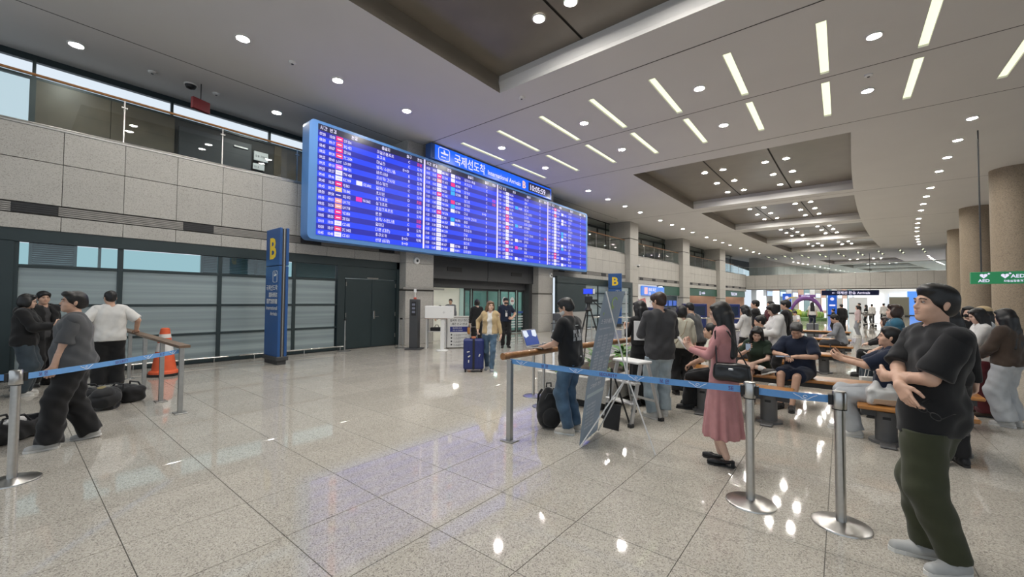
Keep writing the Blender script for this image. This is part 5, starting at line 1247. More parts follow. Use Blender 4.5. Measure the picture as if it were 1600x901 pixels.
def field(prims, Q, margin, folds=0.0, fseed=0):
    D = np.full(len(Q), 9.0)
    for p in prims:
        if p['t'] == 'plane': continue
        lo, hi = pbox(p); mg = margin + p['k']; m_ = np.all((Q > lo - mg) & (Q < hi + mg), axis=1); ix = np.nonzero(m_)[0]
        if not len(ix): continue
        d = pdist(p, Q[ix]); k = p['k']; e = D[ix]
        if p['sub']:
            d = -d; h = np.maximum(k - np.abs(e - d), 0) / k; D[ix] = np.maximum(e, d) + h * h * k / 4
        else:
            h = np.maximum(k - np.abs(e - d), 0) / k; D[ix] = np.minimum(e, d) - h * h * k / 4
    if folds:
        near = np.abs(D) < .2; q = Q[near]; s = fseed
        w_ = np.sin(q @ V3(33, 14, 25) + s + 1.8 * np.sin(q @ V3(5, -8, 9) + s)) + .7 * np.sin(q @ V3(-22, 34, 40) + 2 * s + 1.5 * np.sin(q @ V3(9, 7, -6))) + .5 * np.sin(q @ V3(48, -30, 13) + s)
        D[near] += folds * w_ * .36
    for p in prims:
        if p['t'] == 'plane': D = np.maximum(D, (Q - p['p']) @ p['n'])
    return D
def solid(prims, vox, folds=0.0, fseed=0):
    """closed surface of a smooth union of round shapes (surface nets on a sparse grid); returns verts, quads"""
    bl = [pbox(p) for p in prims if p['t'] != 'plane' and not p['sub']]
    lo = np.min([b[0] for b in bl], axis=0) - 3 * vox; hi = np.max([b[1] for b in bl], axis=0) + 3 * vox
    nb = np.maximum(np.ceil((hi - lo) / (4 * vox)).astype(int), 1)
    g = np.stack(np.meshgrid(*[np.arange(n) for n in nb], indexing='ij'), -1).reshape(-1, 3)
    C = lo + (g * 4 + 1.5) * vox
    d = field(prims, C, 8 * vox, folds, fseed); act = np.abs(d) < 2 * vox * 1.75 * 1.5 + vox + folds
    n = nb * 4; G = np.empty(n, np.float32)
    Gb = G.reshape(nb[0], 4, nb[1], 4, nb[2], 4)
    Gb[:] = np.where(d > 0, 9., -9.).reshape(nb)[:, None, :, None, :, None]
    ga = g[act]; o4 = np.stack(np.meshgrid(*[np.arange(4)] * 3, indexing='ij'), -1).reshape(-1, 3)
    I = (ga[:, None, :] * 4 + o4[None]).reshape(-1, 3)
    G[I[:, 0], I[:, 1], I[:, 2]] = field(prims, lo + I * vox, 3 * vox, folds, fseed)
    S_ = G < 0
    cnt = np.zeros(n - 1, np.int8)
    for i in (0, 1):
        for j in (0, 1):
            for k in (0, 1): cnt += S_[i:n[0] - 1 + i, j:n[1] - 1 + j, k:n[2] - 1 + k]
    cells = np.argwhere((cnt > 0) & (cnt < 8)); vid = np.full(n - 1, -1, np.int32); vid[tuple(cells.T)] = np.arange(len(cells))
    acc = np.zeros((len(cells), 3)); num = np.zeros(len(cells))
    cs = [(i, j, k) for i in (0, 1) for j in (0, 1) for k in (0, 1)]
    for a in cs:
        for ax in range(3):
            if a[ax]: continue
            b = list(a); b[ax] = 1
            A = cells + a; B = cells + b; fa = G[tuple(A.T)]; fb = G[tuple(B.T)]; m_ = (fa < 0) != (fb < 0)
            t = fa[m_] / (fa[m_] - fb[m_]); p = np.tile(np.array(a, float), (m_.sum(), 1)); p[:, ax] = t; acc[m_] += p; num[m_] += 1
    verts = lo + (cells + acc / num[:, None]) * vox
    Q = []
    for ax in range(3):
        sl0 = [slice(None)] * 3; sl1 = [slice(None)] * 3; sl0[ax] = slice(0, -1); sl1[ax] = slice(1, None)
        E = np.argwhere(S_[tuple(sl0)] != S_[tuple(sl1)]); u_, v_ = [t for t in range(3) if t != ax]
        E = E[(E[:, u_] > 0) & (E[:, v_] > 0) & (E[:, u_] < n[u_] - 1) & (E[:, v_] < n[v_] - 1)]
        q = []
        for du, dv in ((1, 1), (0, 1), (0, 0), (1, 0)):
            c = E.copy(); c[:, u_] -= du; c[:, v_] -= dv; q.append(vid[tuple(c.T)])
        q = np.stack(q, 1); ins = S_[tuple(E.T)]
        flip = ins if ax != 1 else ~ins
        q[~flip] = q[~flip][:, ::-1]; Q.append(q)
    Q = np.concatenate(Q); return verts, Q[(Q >= 0).all(1)]
def solid_mesh(name, parts, m_):
    """one mesh from several (verts, quads)"""
    V = np.concatenate([p[0] for p in parts]); o = 0; F_ = []
    for v, q in parts: F_.append(q + o); o += len(v)
    F_ = np.concatenate(F_); me = bpy.data.meshes.new(name)
    me.vertices.add(len(V)); me.vertices.foreach_set('co', V.astype(np.float32).ravel())
    me.loops.add(F_.size); me.loops.foreach_set('vertex_index', F_.ravel().astype(np.int32))
    me.polygons.add(len(F_)); me.polygons.foreach_set('loop_start', np.arange(0, F_.size, 4, dtype=np.int32))
    try: me.polygons.foreach_set('loop_total', np.full(len(F_), 4, np.int32))
    except Exception: pass
    me.polygons.foreach_set('use_smooth', np.ones(len(F_), bool)); me.update(calc_edges=True)
    for q in (m_ if isinstance(m_, (list, tuple)) else [m_]): me.materials.append(q)
    return me
def solid_obj(name, prims, vox, m_, parent=None, folds=0., fseed=0, **kw):
    o = bpy.data.objects.new(name, solid_mesh(name, [solid(prims, vox, folds, fseed)], m_)); return link(o, parent, **kw)

# ------------------------------------------------------------------ people
def rotm(yaw=0., pitch=0., roll=0.):
    """yaw: turn to own left (+), pitch: nod down (+), roll: tilt to own left (+); front is -y"""
    cy, sy = math.cos(yaw), math.sin(yaw); cp, sp = math.cos(pitch), math.sin(pitch); cr, sr = math.cos(roll), math.sin(roll)
    Z = np.array([[cy, -sy, 0], [sy, cy, 0], [0, 0, 1]]); X = np.array([[1, 0, 0], [0, cp, -sp], [0, sp, cp]]); Y = np.array([[cr, 0, sr], [0, 1, 0], [-sr, 0, cr]])
    return Z @ X @ Y
def ik(a, t, l1, l2, pole):
    d = t - a; L = min(np.linalg.norm(d), (l1 + l2) * .9995); u = unit(d); x = (l1 * l1 - l2 * l2 + L * L) / (2 * L); h = math.sqrt(max(l1 * l1 - x * x, 0))
    p = np.asarray(pole, float); p = unit(p - u * (p @ u)); return a + u * x + p * h, a + u * L
M_SKIN = mat('skin_warm', (.60, .37, .265), .5, noise=.06, nscale=25, spec=.35)
M_SKIN_L = mat('skin_light', (.68, .45, .345), .5, noise=.06, nscale=25, spec=.35)
M_SKIN_T = mat('skin_tan', (.42, .235, .155), .5, noise=.06, nscale=25, spec=.35)
M_HAIR = mat('black_hair', (.008, .007, .007), .45, noise=.3, nscale=40, bump=.12, bscale=240)
M_HAIR_BR = mat('brown_hair', (.035, .018, .012), .4, noise=.3, nscale=40, bump=.12, bscale=240)
M_HAIR_LB = mat('light_brown_hair', (.15, .085, .045), .45, noise=.4, nscale=40, bump=.12, bscale=240)
M_HAIR_GR = mat('greying_hair', (.06, .058, .056), .45, noise=.6, nscale=60, bump=.12, bscale=240)
M_EYE = mat('dark_eye', (.012, .008, .007), .2); M_EYEW = mat('eye_white', (.55, .52, .5), .3)
M_LIP = mat('lip', (.40, .16, .135), .45); M_BROW = mat('eyebrow', (.018, .014, .012), .7)
def cloth(name, col, rough=.85, noise=.08, nscale=14): return mat('cloth_' + name, col, rough, noise=noise, nscale=nscale, bump=.07, bscale=260, sheen=.15, spec=.25)

def hand_prims(w_, d, palm, side, curl, spread=.06, point=False):
    """wrist point, finger direction, palm normal, side +1 = left hand; palm plus five jointed fingers"""
    d = unit(d); palm = unit(np.asarray(palm, float) - d * (np.asarray(palm, float) @ d)); t = np.cross(d, palm) * (1 if side > 0 else -1) * -1
    P = []; kn = []
    for i, (x, L) in enumerate(((.030, .078), (.010, .088), (-.011, .082), (-.030, .064))):
        k = w_ + d * (.088 - .006 * abs(i - 1)) + t * x; kn.append(k); P.append(cap(w_ + t * x * .6 + d * .008, k, .019, .0125, .012))
    F_ = []
    for i, (x, L) in enumerate(((.030, .078), (.010, .088), (-.011, .082), (-.030, .064))):
        p = kn[i]; c = math.radians(curl) * (.85 + .12 * i); c = .1 if (point and i == 0) else c
        ang = 0; dd0 = unit(d + t * (x * spread * 30 * .2))
        for j, (f, r0, r1) in enumerate(((.45, .0098, .0088), (.31, .0088, .0080), (.24, .0080, .0068))):
            ang += c * (.8, 1.05, .7)[j]; dd = unit(dd0 * math.cos(ang) + palm * math.sin(ang)); q = p + dd * L * f; F_.append(cap(p, q, r0, r1, .003)); p = q
    p = w_ + d * .022 + t * .024; q = w_ + d * .055 + t * .052 + palm * .012; r = q + unit(d * 1.0 + t * .25 + palm * (.25 + curl / 110)) * .034; e = r + unit(d * 1.0 - t * .1 + palm * (.3 + curl / 90)) * .028
    F_ += [cap(p, q, .016, .0125, .012), cap(q, r, .0115, .0105, .004), cap(r, e, .0102, .0085, .003)]
    return P + F_
def head_prims(c, R, fat=0., male=True):
    T = lambda x, y, z: c + R @ V3(x, y, z)
    j = .004 if male else -.002; f = fat * .008
    return [ell(T(0, .014, .034), (.075, .094, .080), .03, R), ell(T(0, -.016, -.034), (.061 + f, .072, .080), .03, R), ell(T(0, -.036, -.078), (.043 + j + f * 1.6, .046, .034), .03, R),
            ell(T(0, -.066, -.098), (.02 + j, .018, .016), .02, R), cap(T(-.032, -.078, .017), T(.032, -.078, .017), .011, .011, .016),
            ell(T(.040, -.052, -.036), (.022 + f, .022, .022), .025, R), ell(T(-.040, -.052, -.036), (.022 + f, .022, .022), .025, R),
            ell(T(.031, -.097, .0), (.017, .014, .0095), .010, R, True), ell(T(-.031, -.097, .0), (.017, .014, .0095), .010, R, True),
            cap(T(0, -.080, .006), T(0, -.0965, -.029), .0082, .0110, .010), ell(T(.011, -.088, -.034), (.0075, .008, .0065), .006, R), ell(T(-.011, -.088, -.034), (.0075, .008, .0065), .006, R),
            ell(T(0, -.083, -.056), (.023, .010, .0055), .006, R), ell(T(0, -.082, -.067), (.020, .010, .006), .006, R),
            ell(T(.076, .012, -.014), (.008, .015, .029), .006, R), ell(T(-.076, .012, -.014), (.008, .015, .029), .006, R), ell(T(.082, .018, -.006), (.006, .010, .017), .006, R), ell(T(-.082, .018, -.006), (.006, .010, .017), .006, R)]
def hair_prims(c, R, style, up):
    T = lambda x, y, z: c + R @ V3(x, y, z)
    cap_ = [ell(T(0, .018, .044), (.084, .101, .083), .02, R)]
    if style in ('short', 'crop', 'parted', 'fringe'):
        e = 0 if style == 'crop' else .006
        P = cap_ + [ell(T(0, .036, -.012), (.066 + e * .5, .080 + e, .080), .03, R), ell(T(.060, -.012, .018), (.015 + e, .036, .036), .015, R), ell(T(-.060, -.012, .018), (.015 + e, .036, .036), .015, R)]
        if style == 'parted': P += [ell(T(.045, -.055, .085), (.045, .045, .032), .02, R), ell(T(-.04, -.06, .085), (.05, .04, .03), .02, R), ell(T(.072, -.03, .045), (.016, .035, .035), .015, R), ell(T(-.072, -.03, .045), (.016, .035, .035), .015, R)]
        if style == 'short': P += [ell(T(0, -.032, .088), (.066, .055, .030), .03, R), ell(T(.008, -.056, .077), (.054, .028, .020), .02, R)]
        if style == 'fringe': P += [ell(T(0, -.06, .066), (.07, .042, .04), .02, R), ell(T(.05, -.05, .045), (.03, .035, .04), .015, R), ell(T(-.05, -.05, .045), (.03, .035, .04), .015, R)]
        P += [ell(T(0, -.108, -.05), (.080, .085, .10), .014, R, True), ell(T(0, -.06, -.105), (.12, .10, .085), .02, R, True), rbox(T(0, .02, -.145), (.15, .15, .058), .02, .03, R, True)]
        return P
    if style == 'bald': return [ell(T(0, .04, -.012), (.084, .075, .055), .03, R), ell(T(0, -.08, -.03), (.1, .07, .13), .02, R, True), ell(T(0, .0, .09), (.075, .09, .05), .03, R, True), rbox(T(0, .02, -.14), (.15, .15, .058), .02, .03, R, True)]
    if style == 'bob':
        return cap_ + [ell(T(0, .035, -.02), (.096, .088, .105), .03, R), ell(T(.078, -.005, -.03), (.026, .05, .08), .02, R), ell(T(-.078, -.005, -.03), (.026, .05, .08), .02, R), ell(T(0, -.05, .085), (.07, .045, .035), .02, R), ell(T(0, -.12, -.05), (.066, .085, .10), .015, R, True)]
    P = cap_ + [ell(T(0, .03, -.01), (.09, .092, .10), .03, R), ell(T(.078, -.01, -.02), (.022, .05, .085), .02, R), ell(T(-.078, -.01, -.02), (.022, .05, .085), .02, R), ell(T(.036, -.045, .076), (.048, .036, .026), .02, R), ell(T(-.036, -.045, .076), (.048, .036, .026), .02, R)]
    dn = -V3(0, 0, 1)
    if style in ('long', 'midlong'):
        L = .42 if style == 'long' else .24
        b0 = T(0, .075, -.04); back = R @ V3(0, 1, 0); back = unit(back * V3(1, 1, 0)); sd = unit(R @ V3(1, 0, 0))
        for x in (-.075, -.025, .025, .075): P.append(cap(b0 + sd * x * .8, b0 + sd * x * 1.25 + dn * L + back * (.05 if style == 'long' else .02), .045, .03, .03))
        for s in (1, -1): P.append(cap(T(s * .082, .0, -.05), T(s * .085, .02, -.05) + dn * L * .8 + sd * s * .02, .03, .022, .025))
    elif style == 'pony':
        b0 = T(0, .11, .03); P += [ell(b0, (.03, .03, .03), .02, R), cap(b0 + (R @ V3(0, .02, 0)), b0 + dn * .24 + (R @ V3(0, .06, 0)), .032, .016, .02)]
    elif style == 'bun': P += [ell(T(0, .115, .03), (.045, .04, .045), .015, R)]
    P += [ell(T(0, -.118, -.05), (.068, .085, .105), .015, R, True)]
    if style in ('pony', 'bun'): P += [rbox(T(0, .02, -.16), (.15, .15, .06), .02, .03, R, True)]
    return P
def mb_transform(mb, c, R):
    mb.v = [tuple(c + R @ V3(*p)) for p in mb.v]; return mb
def ellipsoid(mb, c, r, n=10, k=6):
    mb.add([], []); vs = []; fs = []
    for i in range(k + 1):
        ph = math.pi * i / k
        vs += [(c[0] + r[0] * math.sin(ph) * math.cos(2 * math.pi * j / n), c[1] + r[1] * math.sin(ph) * math.sin(2 * math.pi * j / n), c[2] + r[2] * math.cos(ph)) for j in range(n)]
    for i in range(k):
        for j in range(n): fs.append((i * n + j, (i + 1) * n + j, (i + 1) * n + (j + 1) % n, i * n + (j + 1) % n))
    mb.add(vs, fs); return mb

LODS = {0: dict(cloth=.0105, body=.016, head=.0042, hand=.0042, hair=.0065, shoe=.007), 1: dict(cloth=.016, body=.022, head=.0072, hand=.0065, hair=.0095, shoe=.011), 2: dict(cloth=.024, body=.032, head=.0115, hand=.0105, hair=.014, shoe=.016), 3: dict(cloth=.034, body=.045, head=.018, hand=.016, hair=.02, shoe=.024)}
def person(loc, face, label, H=1.72, male=True, lod=1, skin=None, hair='short', hairm=None, pelvis=(0, 0, .93), lean=0., side=0., twist=0., head=(0, 0, 0), fat=0., group=None,
           L=None, R=None, lfoot=None, rfoot=None, top=None, bottom=None, shoes=None, jacket=None, extra=None, glasses=False, mask=None, hat=None, yaw=None):
    """loc: ground point; face: degrees from facing the camera, + to picture left. Hands: dict(p, d, palm, curl, pole). Lengths for 1.72 m."""
    s = H / 1.72; skin = skin or (M_SKIN if male else M_SKIN_L); hairm = hairm or M_HAIR; q = LODS[lod]
    x, y = loc[0], loc[1]; c = unit(V3(-x, -y)); lf = V3(-y, x) / math.hypot(x, y); a = math.radians(face); fv = c * math.cos(a) + lf * math.sin(a)
    th = math.atan2(fv[0], -fv[1]) if yaw is None else yaw
    P = empty('person', (x, y, loc[2] if len(loc) > 2 else 0), th, label, 'person', group)
    SW = .178 if male else .158; HW = .088
    pel = V3(pelvis); S3 = rotm(twist * .3, math.radians(lean), math.radians(side))       # spine frame
    up_ = S3 @ V3(0, 0, 1); fwd = S3 @ V3(0, -1, 0)
    T = lambda x, y, z: pel + S3 @ V3(x, y, z - .93)
    St = rotm(math.radians(twist), math.radians(lean), math.radians(side)); Tt = lambda x, y, z: pel + St @ V3(x, y, z - .93)
    neck = Tt(0, .012, 1.455); sh = {1: Tt(SW, .01, 1.395), -1: Tt(-SW, .01, 1.395)}
    HR = rotm(math.radians(head[0]), math.radians(head[1]), math.radians(head[2])); hc = neck + (St @ V3(0, -.01, .0)) + V3(0, 0, 0) + unit(.45 * up_ + .55 * (HR @ V3(0, 0, 1))) * .145 + HR @ V3(0, -.012, 0)
    hip = {1: pel + S3 @ V3(HW, 0, -.02) * V3(1, 1, 1), -1: pel + S3 @ V3(-HW, 0, -.02)}
    g = 1 + fat
    # limbs
    hands = {1: L or {}, -1: R or {}}; arm = {}
    for sd in (1, -1):
        h = hands[sd]; p = V3(h.get('p', (sd * (.25 + .04 * fat), -.02, .84))); pole = h.get('pole', (sd * .5, .8, -.3)); e, w_ = ik(sh[sd], p, .275, .245, pole)
        arm[sd] = (sh[sd], e, w_, unit(h.get('d', (0, -.15, -1))), h.get('palm', (-sd, 0, 0)), h.get('curl', 28), h.get('point', False))
    foot = {1: lfoot or {}, -1: rfoot or {}}; leg = {}
    for sd in (1, -1):
        f = foot[sd]; p = V3(f.get('p', (sd * .10, .02, .085))); k, an = ik(hip[sd], p, .425, .425, f.get('pole', (sd * .12, -1, 0))); leg[sd] = (hip[sd], k, an, f.get('yaw', sd * 10), f.get('pitch', 0))
    chest = [ell(Tt(0, .0, 1.26), (.150 * (1 + .35 * fat), .100 * g, .185), .05, St), ell(T(0, -.012 * fat * 4, 1.06), (.135 * g, .098 * (1 + fat * 1.25), .13), .06, S3), ell(T(0, .006, .93), (.152 * (1 + .5 * fat), .112 * g, .115), .06, S3)]
    chest += [cap(Tt(-SW + .03, .01, 1.385), Tt(SW - .03, .01, 1.385), .056, .056, .05), cap(Tt(-.05, .012, 1.43), Tt(.05, .012, 1.43), .045, .045, .05)]
    if not male: chest += [ell(Tt(.07, -.075, 1.25), (.06, .05, .06), .04, St), ell(Tt(-.07, -.075, 1.25), (.06, .05, .06), .04, St)]
    nk = [cap(neck - up_ * .04, hc + HR @ V3(0, .018, -.07), .056 if male else .048, .052 if male else .044, .03)]
    B = list(chest) + nk; lr = 1 + .25 * fat
    for sd in (1, -1):
        a0, e, w_, _, _, _, _ = arm[sd]; r = (.047 if male else .039) * lr
        B += [ell(a0, (r + .008,) * 3, .04), cap(a0, e, r, r * .86, .02), cap(e, w_ + (e - w_) * .12, r * .88, r * .66, .02)]
        h, k, an, _, _ = leg[sd]; r = (.080 if male else .078) * lr
        B += [cap(h, k, r, r * .66, .04), cap(k, an, r * .64, r * .45, .02), cap(k + (an - k) * .12 + V3(0, .012, 0), k + (an - k) * .5 + V3(0, .014, 0), r * .62, r * .5, .03)]
    parts = [solid(B, q['body'])]
    parts.append(solid(head_prims(hc, HR, fat, male) + nk, q['head']))
    for sd in (1, -1):
        a0, e, w_, d, pm, cu, pt_ = arm[sd]; r = (.047 if male else .039) * lr
        parts.append(solid(hand_prims(w_, d, pm, sd, cu, point=pt_) + [cap(e + (w_ - e) * .45, w_, r * .80, r * .60, .012), cap(w_, w_ + d * .02, r * .58, .02, .015)], q['hand']))
    me = solid_mesh('body', parts, skin); body = link(bpy.data.objects.new('body', me), P)
    TH = lambda x, y, z: hc + HR @ V3(x, y, z)
    if lod <= 1:
        for sx in (1, -1):
            m_ = MB(); ellipsoid(m_, (sx * .031, -.0785, -.0005), (.0125, .006, .0042)); m_.cur = 1; ellipsoid(m_, (sx * .0305, -.0818, .0), (.0058, .0035, .0046)); m_.tube([(sx * .019, -.0825, .0012), (sx * .026, -.0858, .0042), (sx * .036, -.0848, .0044), (sx * .044, -.079, .0022)], .0014, 5); mb_transform(m_, hc, HR).build('eye', [M_EYEW, M_EYE], P, smooth=True)
            m_ = MB(); m_.tube([hc + HR @ V3(sx * x_, y_, z_) for x_, y_, z_ in ((.014, -.0905, .0195), (.028, -.0905, .0245), (.043, -.083, .0225), (.051, -.073, .018))], [.0030, .0036, .0032, .0018], 6); m_.build('eyebrow', M_BROW, P, smooth=True)
        m_ = MB(); ellipsoid(m_, (0, -.0855, -.0565), (.0215, .0088, .0048)); ellipsoid(m_, (0, -.085, -.0665), (.0185, .0088, .0052)); mb_transform(m_, hc, HR).build('lips', M_LIP, P, smooth=True)
    if hair != 'none': solid_obj('hair', hair_prims(hc, HR, hair, up_), q['hair'], hairm, P, .006 if lod < 2 else 0, 1.0)
    if mask: solid_obj('face_mask', [ell(TH(0, -.035, -.055), (.068, .068, .052), .02, HR), ell(TH(0, .05, -.05), (.12, .055, .2), .01, HR, True), plane(TH(0, 0, -.018), HR @ V3(0, .25, 1))], q['hair'], mask, P)
    if glasses:
        m_ = MB()
        for sx in (1, -1):
            m_.tube([hc + HR @ V3(sx * .033 + .024 * math.cos(t), -.100, .0 + .019 * math.sin(t)) for t in np.linspace(0, 2 * math.pi, 13)[:-1]], .0022, 5, closed=True)
            m_.tube([hc + HR @ V3(sx * .056, -.098, .004), hc + HR @ V3(sx * .08, -.04, .004), hc + HR @ V3(sx * .083, .02, .0)], .002, 5)
        m_.tube([hc + HR @ V3(-.009, -.102, .004), hc + HR @ V3(.009, -.102, .004)], .002, 5); m_.build('glasses', M_BLACK, P)
    if hat:
        solid_obj('cap', [ell(TH(0, .016, .055), (.094, .108, .075), .02, HR), ell(TH(0, -.10, .035), (.075, .07, .012), .02, HR), plane(TH(0, 0, .022), HR @ V3(0, -.1, -1))], q['hair'], hat, P)
    # shoes
    sm, sole_m, bare = (shoes or (cloth('white_shoe', (.6, .59, .56), .6), mat('white_sole', (.68, .67, .64), .6), False))[:3]
    for sd in (1, -1):
        h, k, an, yw, pt_ = leg[sd]; FR = rotm(math.radians(yw), math.radians(pt_)); o = an + FR @ V3(0, 0, -.085); TF = lambda x, y, z: o + FR @ V3(x * sd, y, z)
        up_p = [cap(TF(0, .045, .042), TF(.0, -.04, .046), .040, .042, .03), cap(TF(0, -.04, .042), TF(.008, -.145, .032), .043, .036, .03), plane(TF(0, 0, .018), FR @ V3(0, 0, -1))]
        if not bare: up_p.append(cap(TF(0, .02, .06), TF(0, .022, .098), .043, .040, .02, True))
        if bare == 'pump': up_p = [cap(TF(0, -.10, .03), TF(0.006, -.165, .024), .036, .022, .02), cap(TF(0, .05, .055), TF(0, -.09, .028), .026, .034, .02), ell(TF(0, -.03, .07), (.03, .10, .035), .015, FR, True), plane(TF(0, 0, .008), FR @ V3(0, 0, -1))]
        sh_o = solid_obj('shoe', up_p, q['shoe'], sm, P)
        m_ = MB(); out = [(.0, .088), (.030, .070), (.036, .02), (.034, -.04), (.046, -.10), (.044, -.15), (.024, -.182), (-.004, -.186), (-.028, -.165), (-.038, -.11), (-.032, -.03), (-.034, .03), (-.026, .075)]
        n = len(out); zt = .024 if bare != 'pump' else .01
        m_.add([tuple(TF(a_, b_, z_)) for z_ in (0.0, zt) for a_, b_ in out], [list(range(n))[::-1] if sd > 0 else list(range(n)), [n + i for i in range(n)] if sd > 0 else [n + i for i in range(n)][::-1]] + [(i, (i + 1) % n, n + (i + 1) % n, n + i) for i in range(n)])
        if bare == 'pump': m_.add([tuple(TF(a_, b_, z_)) for z_ in (0, .05) for a_, b_ in ((-.02, .04), (.02, .04), (.02, .075), (-.02, .075))], [(0, 1, 2, 3), (7, 6, 5, 4), (0, 4, 5, 1), (1, 5, 6, 2), (2, 6, 7, 3), (3, 7, 4, 0)])
        m_.build('sole', sole_m, sh_o)
        if shoes and len(shoes) > 3:
            sk, zc = shoes[3], shoes[4]; solid_obj('sock', [cap(an - unit(an - k) * .03, an - unit(an - k) * zc, .047 * .9, .047, .02, True)], q['shoe'], sk, P)
    # trousers, shorts or skirt
    if bottom:
        kd = bottom['kind']; m_ = bottom['m']; e = bottom.get('e', .014); W0, W1, W2 = bottom.get('w', (.098, .088, .088)); F_ = bottom.get('folds', .012)
        hipv = [ell(T(0, .006, .94), (.158 * (1 + .5 * fat) + e, .118 * g + e, .12), .05, S3), ell(T(0, -.012 * fat * 3, 1.0), (.145 * g + e, .105 * (1 + fat) + e, .10), .05, S3)]
        if kd == 'skirt':
            zw = bottom.get('waist', 1.04); zh = bottom.get('hem', .35); fl = bottom.get('flare', (.25, .2))
            pr = [econe(zh, zw - .19, fl, (.180, .146), (0, -.01, 0), (pel[0], pel[1], 0), .014), econe(zw - .20, zw, (.181, .147), (.148, .120), (pel[0], pel[1], 0), tuple(T(0, 0, zw)[:2]) + (0,), 0, .012)]
            solid_obj('skirt', pr, q['cloth'], m_, P, .004, 2.)
        else:
            pr = list(hipv) + [cap(hip[1] * .5 + hip[-1] * .5 + S3 @ V3(.05, .0, -.03), hip[1] * .5 + hip[-1] * .5 + S3 @ V3(-.05, .0, -.03), .085 * lr + e, .085 * lr + e, .05)]; top_cut = bottom.get('waist', min(1.02, (top or {}).get('hem', .9) + .03) if top else 1.02)
            if pel[2] < .75: top_cut = 1.06
            for sd in (1, -1):
                h, k, an, _, _ = leg[sd]
                if kd == 'shorts':
                    f = bottom.get('len', .75); pr += [cap(h + V3(sd * .01, 0, 0), h + (k - h) * f, W0 * lr, W1 * lr, .05, True)]
                else:
                    low = an + unit(k - an) * bottom.get('cuff', .02)
                    pr += [cap(h + V3(sd * .008, 0, 0), k, W0 * lr, W1, .06), cap(k, low, W1, W2, .03, True)]
            pr.append(plane(T(0, 0, top_cut), up_))
            solid_obj(kd if kd != 'jeans' else 'trousers', pr, q['cloth'], m_, P, F_, 3.1)
            if bottom.get('belt'): pass
    # upper garments
    for gi, tp in enumerate([t for t in (top, jacket) if t]):
        m_ = tp['m']; e = tp.get('e', .022); hem = tp.get('hem', .86); F_ = tp.get('folds', .011); sl = tp.get('sleeve', .62); rs = tp.get('r', .062 if male else .052); gx = 1 + .45 * fat
        dx = (.092 if male else .070) * gx; dz = (.070 if male else .062) * gx; pr = [cap(Tt(sx * dx, .0, 1.30), T(sx * dz, -.05 * fat, max(hem, .93)), (.094 if male else .084) * (1 + .3 * fat) + e, (.092 if male else .087) * (1 + .75 * fat) + e, .06) for sx in (1, -1)] + [
              cap(Tt(-SW + .015, .01, 1.378), Tt(SW - .015, .01, 1.378), .060 + e * .5, .060 + e * .5, .04), cap(Tt(-.06, .012, 1.425), Tt(.06, .012, 1.425), .044 + e * .4, .044 + e * .4, .04)]
        if hem < .93: pr += [cap(T(sx * dz, -.045 * fat, .95), T(sx * dz * 1.03, -.04 * fat, hem), .094 * (1 + .7 * fat) + e, .094 * (1 + .7 * fat) + e, .05, True) for sx in (1, -1)]
        if not male: pr += [ell(Tt(sx * .07, -.072, 1.25), (.06 + e, .05 + e, .06 + e), .05, St) for sx in (1, -1)]
        inner = bool(jacket) and gi == 0; gr = (.005 if inner else .012 + .014 * gi) + (.006 if lod > 1 else 0)
        if inner: sl, rs = .3, .040
        for b_ in chest[:5]:
            pr.append(dict(b_, r=b_['r'] + gr) if b_['t'] == 'ell' else dict(b_, ra=b_['ra'] + gr, rb=b_['rb'] + gr))
        for sd in (1, -1): pr.append(ell(arm[sd][0] + V3(-sd * .012, 0, 0), (((.047 if male else .039) * lr + .004 + gr),) * 3, .04))
        pr.append(plane(T(0, 0, hem), -up_))
        body_cut = len(pr)
        cn = tp.get('neck', .060); pr += [cap(neck - up_ * .02 + fwd * tp.get('vneck', .0), neck + up_ * .2 + fwd * .03, cn, cn + .02, .012, sub=True)]
        if tp.get('open'): pr += [rbox(T(0, -.2, 1.15), (tp['open'], .16, .40), .02, .02, S3, True), ell(Tt(0, .0, 1.15), (.15, .075, .5), .02, S3, True)]
        # sleeves are added after the hem cut, so they stay whole
        slv = []
        for sd in (1, -1):
            a0, el, w_, _, _, _, _ = arm[sd]
            if sl <= 0: slv.append(cap(a0 + (el - a0) * -.02, a0 + (el - a0) * .08, rs * .9, rs * .9, .03, True)); continue
            if sl <= 1: slv += [cap(a0 + V3(-sd * .01, 0, -.005), a0 + (el - a0) * sl, rs + e * .5, rs + tp.get('flare', .012), .035, True)]
            else: slv += [cap(a0 + V3(-sd * .01, 0, -.005), el, rs + e * .45, rs * .92 + e * .3, .035), cap(el, el + (w_ - el) * (sl - 1), rs * .95 + e * .3, rs * .72 + e * .3, .02, True)]
        va = solid(pr[:body_cut] + pr[body_cut:], q['cloth'], F_, 5. + gi); parts_ = [va]
        for sd in (1, -1):
            h_ = [c_ for i_, c_ in enumerate(slv) if (i_ < len(slv) // 2) == (sd == 1)]
            parts_.append(solid(h_, q['cloth'], F_ * .8, 7. + gi))
        o = link(bpy.data.objects.new(tp.get('name', 'shirt'), solid_mesh(tp.get('name', 'shirt'), parts_, m_)), P)
        if tp.get('hood'): solid_obj('hood', [ell(neck + S3 @ V3(0, .075, -.035), (.13, .055, .085), .03, S3), cap(neck + S3 @ V3(.075, .0, -.01), neck + S3 @ V3(.04, -.07, -.06), .035, .025, .03), cap(neck + S3 @ V3(-.075, .0, -.01), neck + S3 @ V3(-.04, -.07, -.06), .035, .025, .03), ell(hc + V3(0, -.01, -.02), (.075, .085, .12), .02, HR, True)], q['hair'] * 1.2, m_, P)
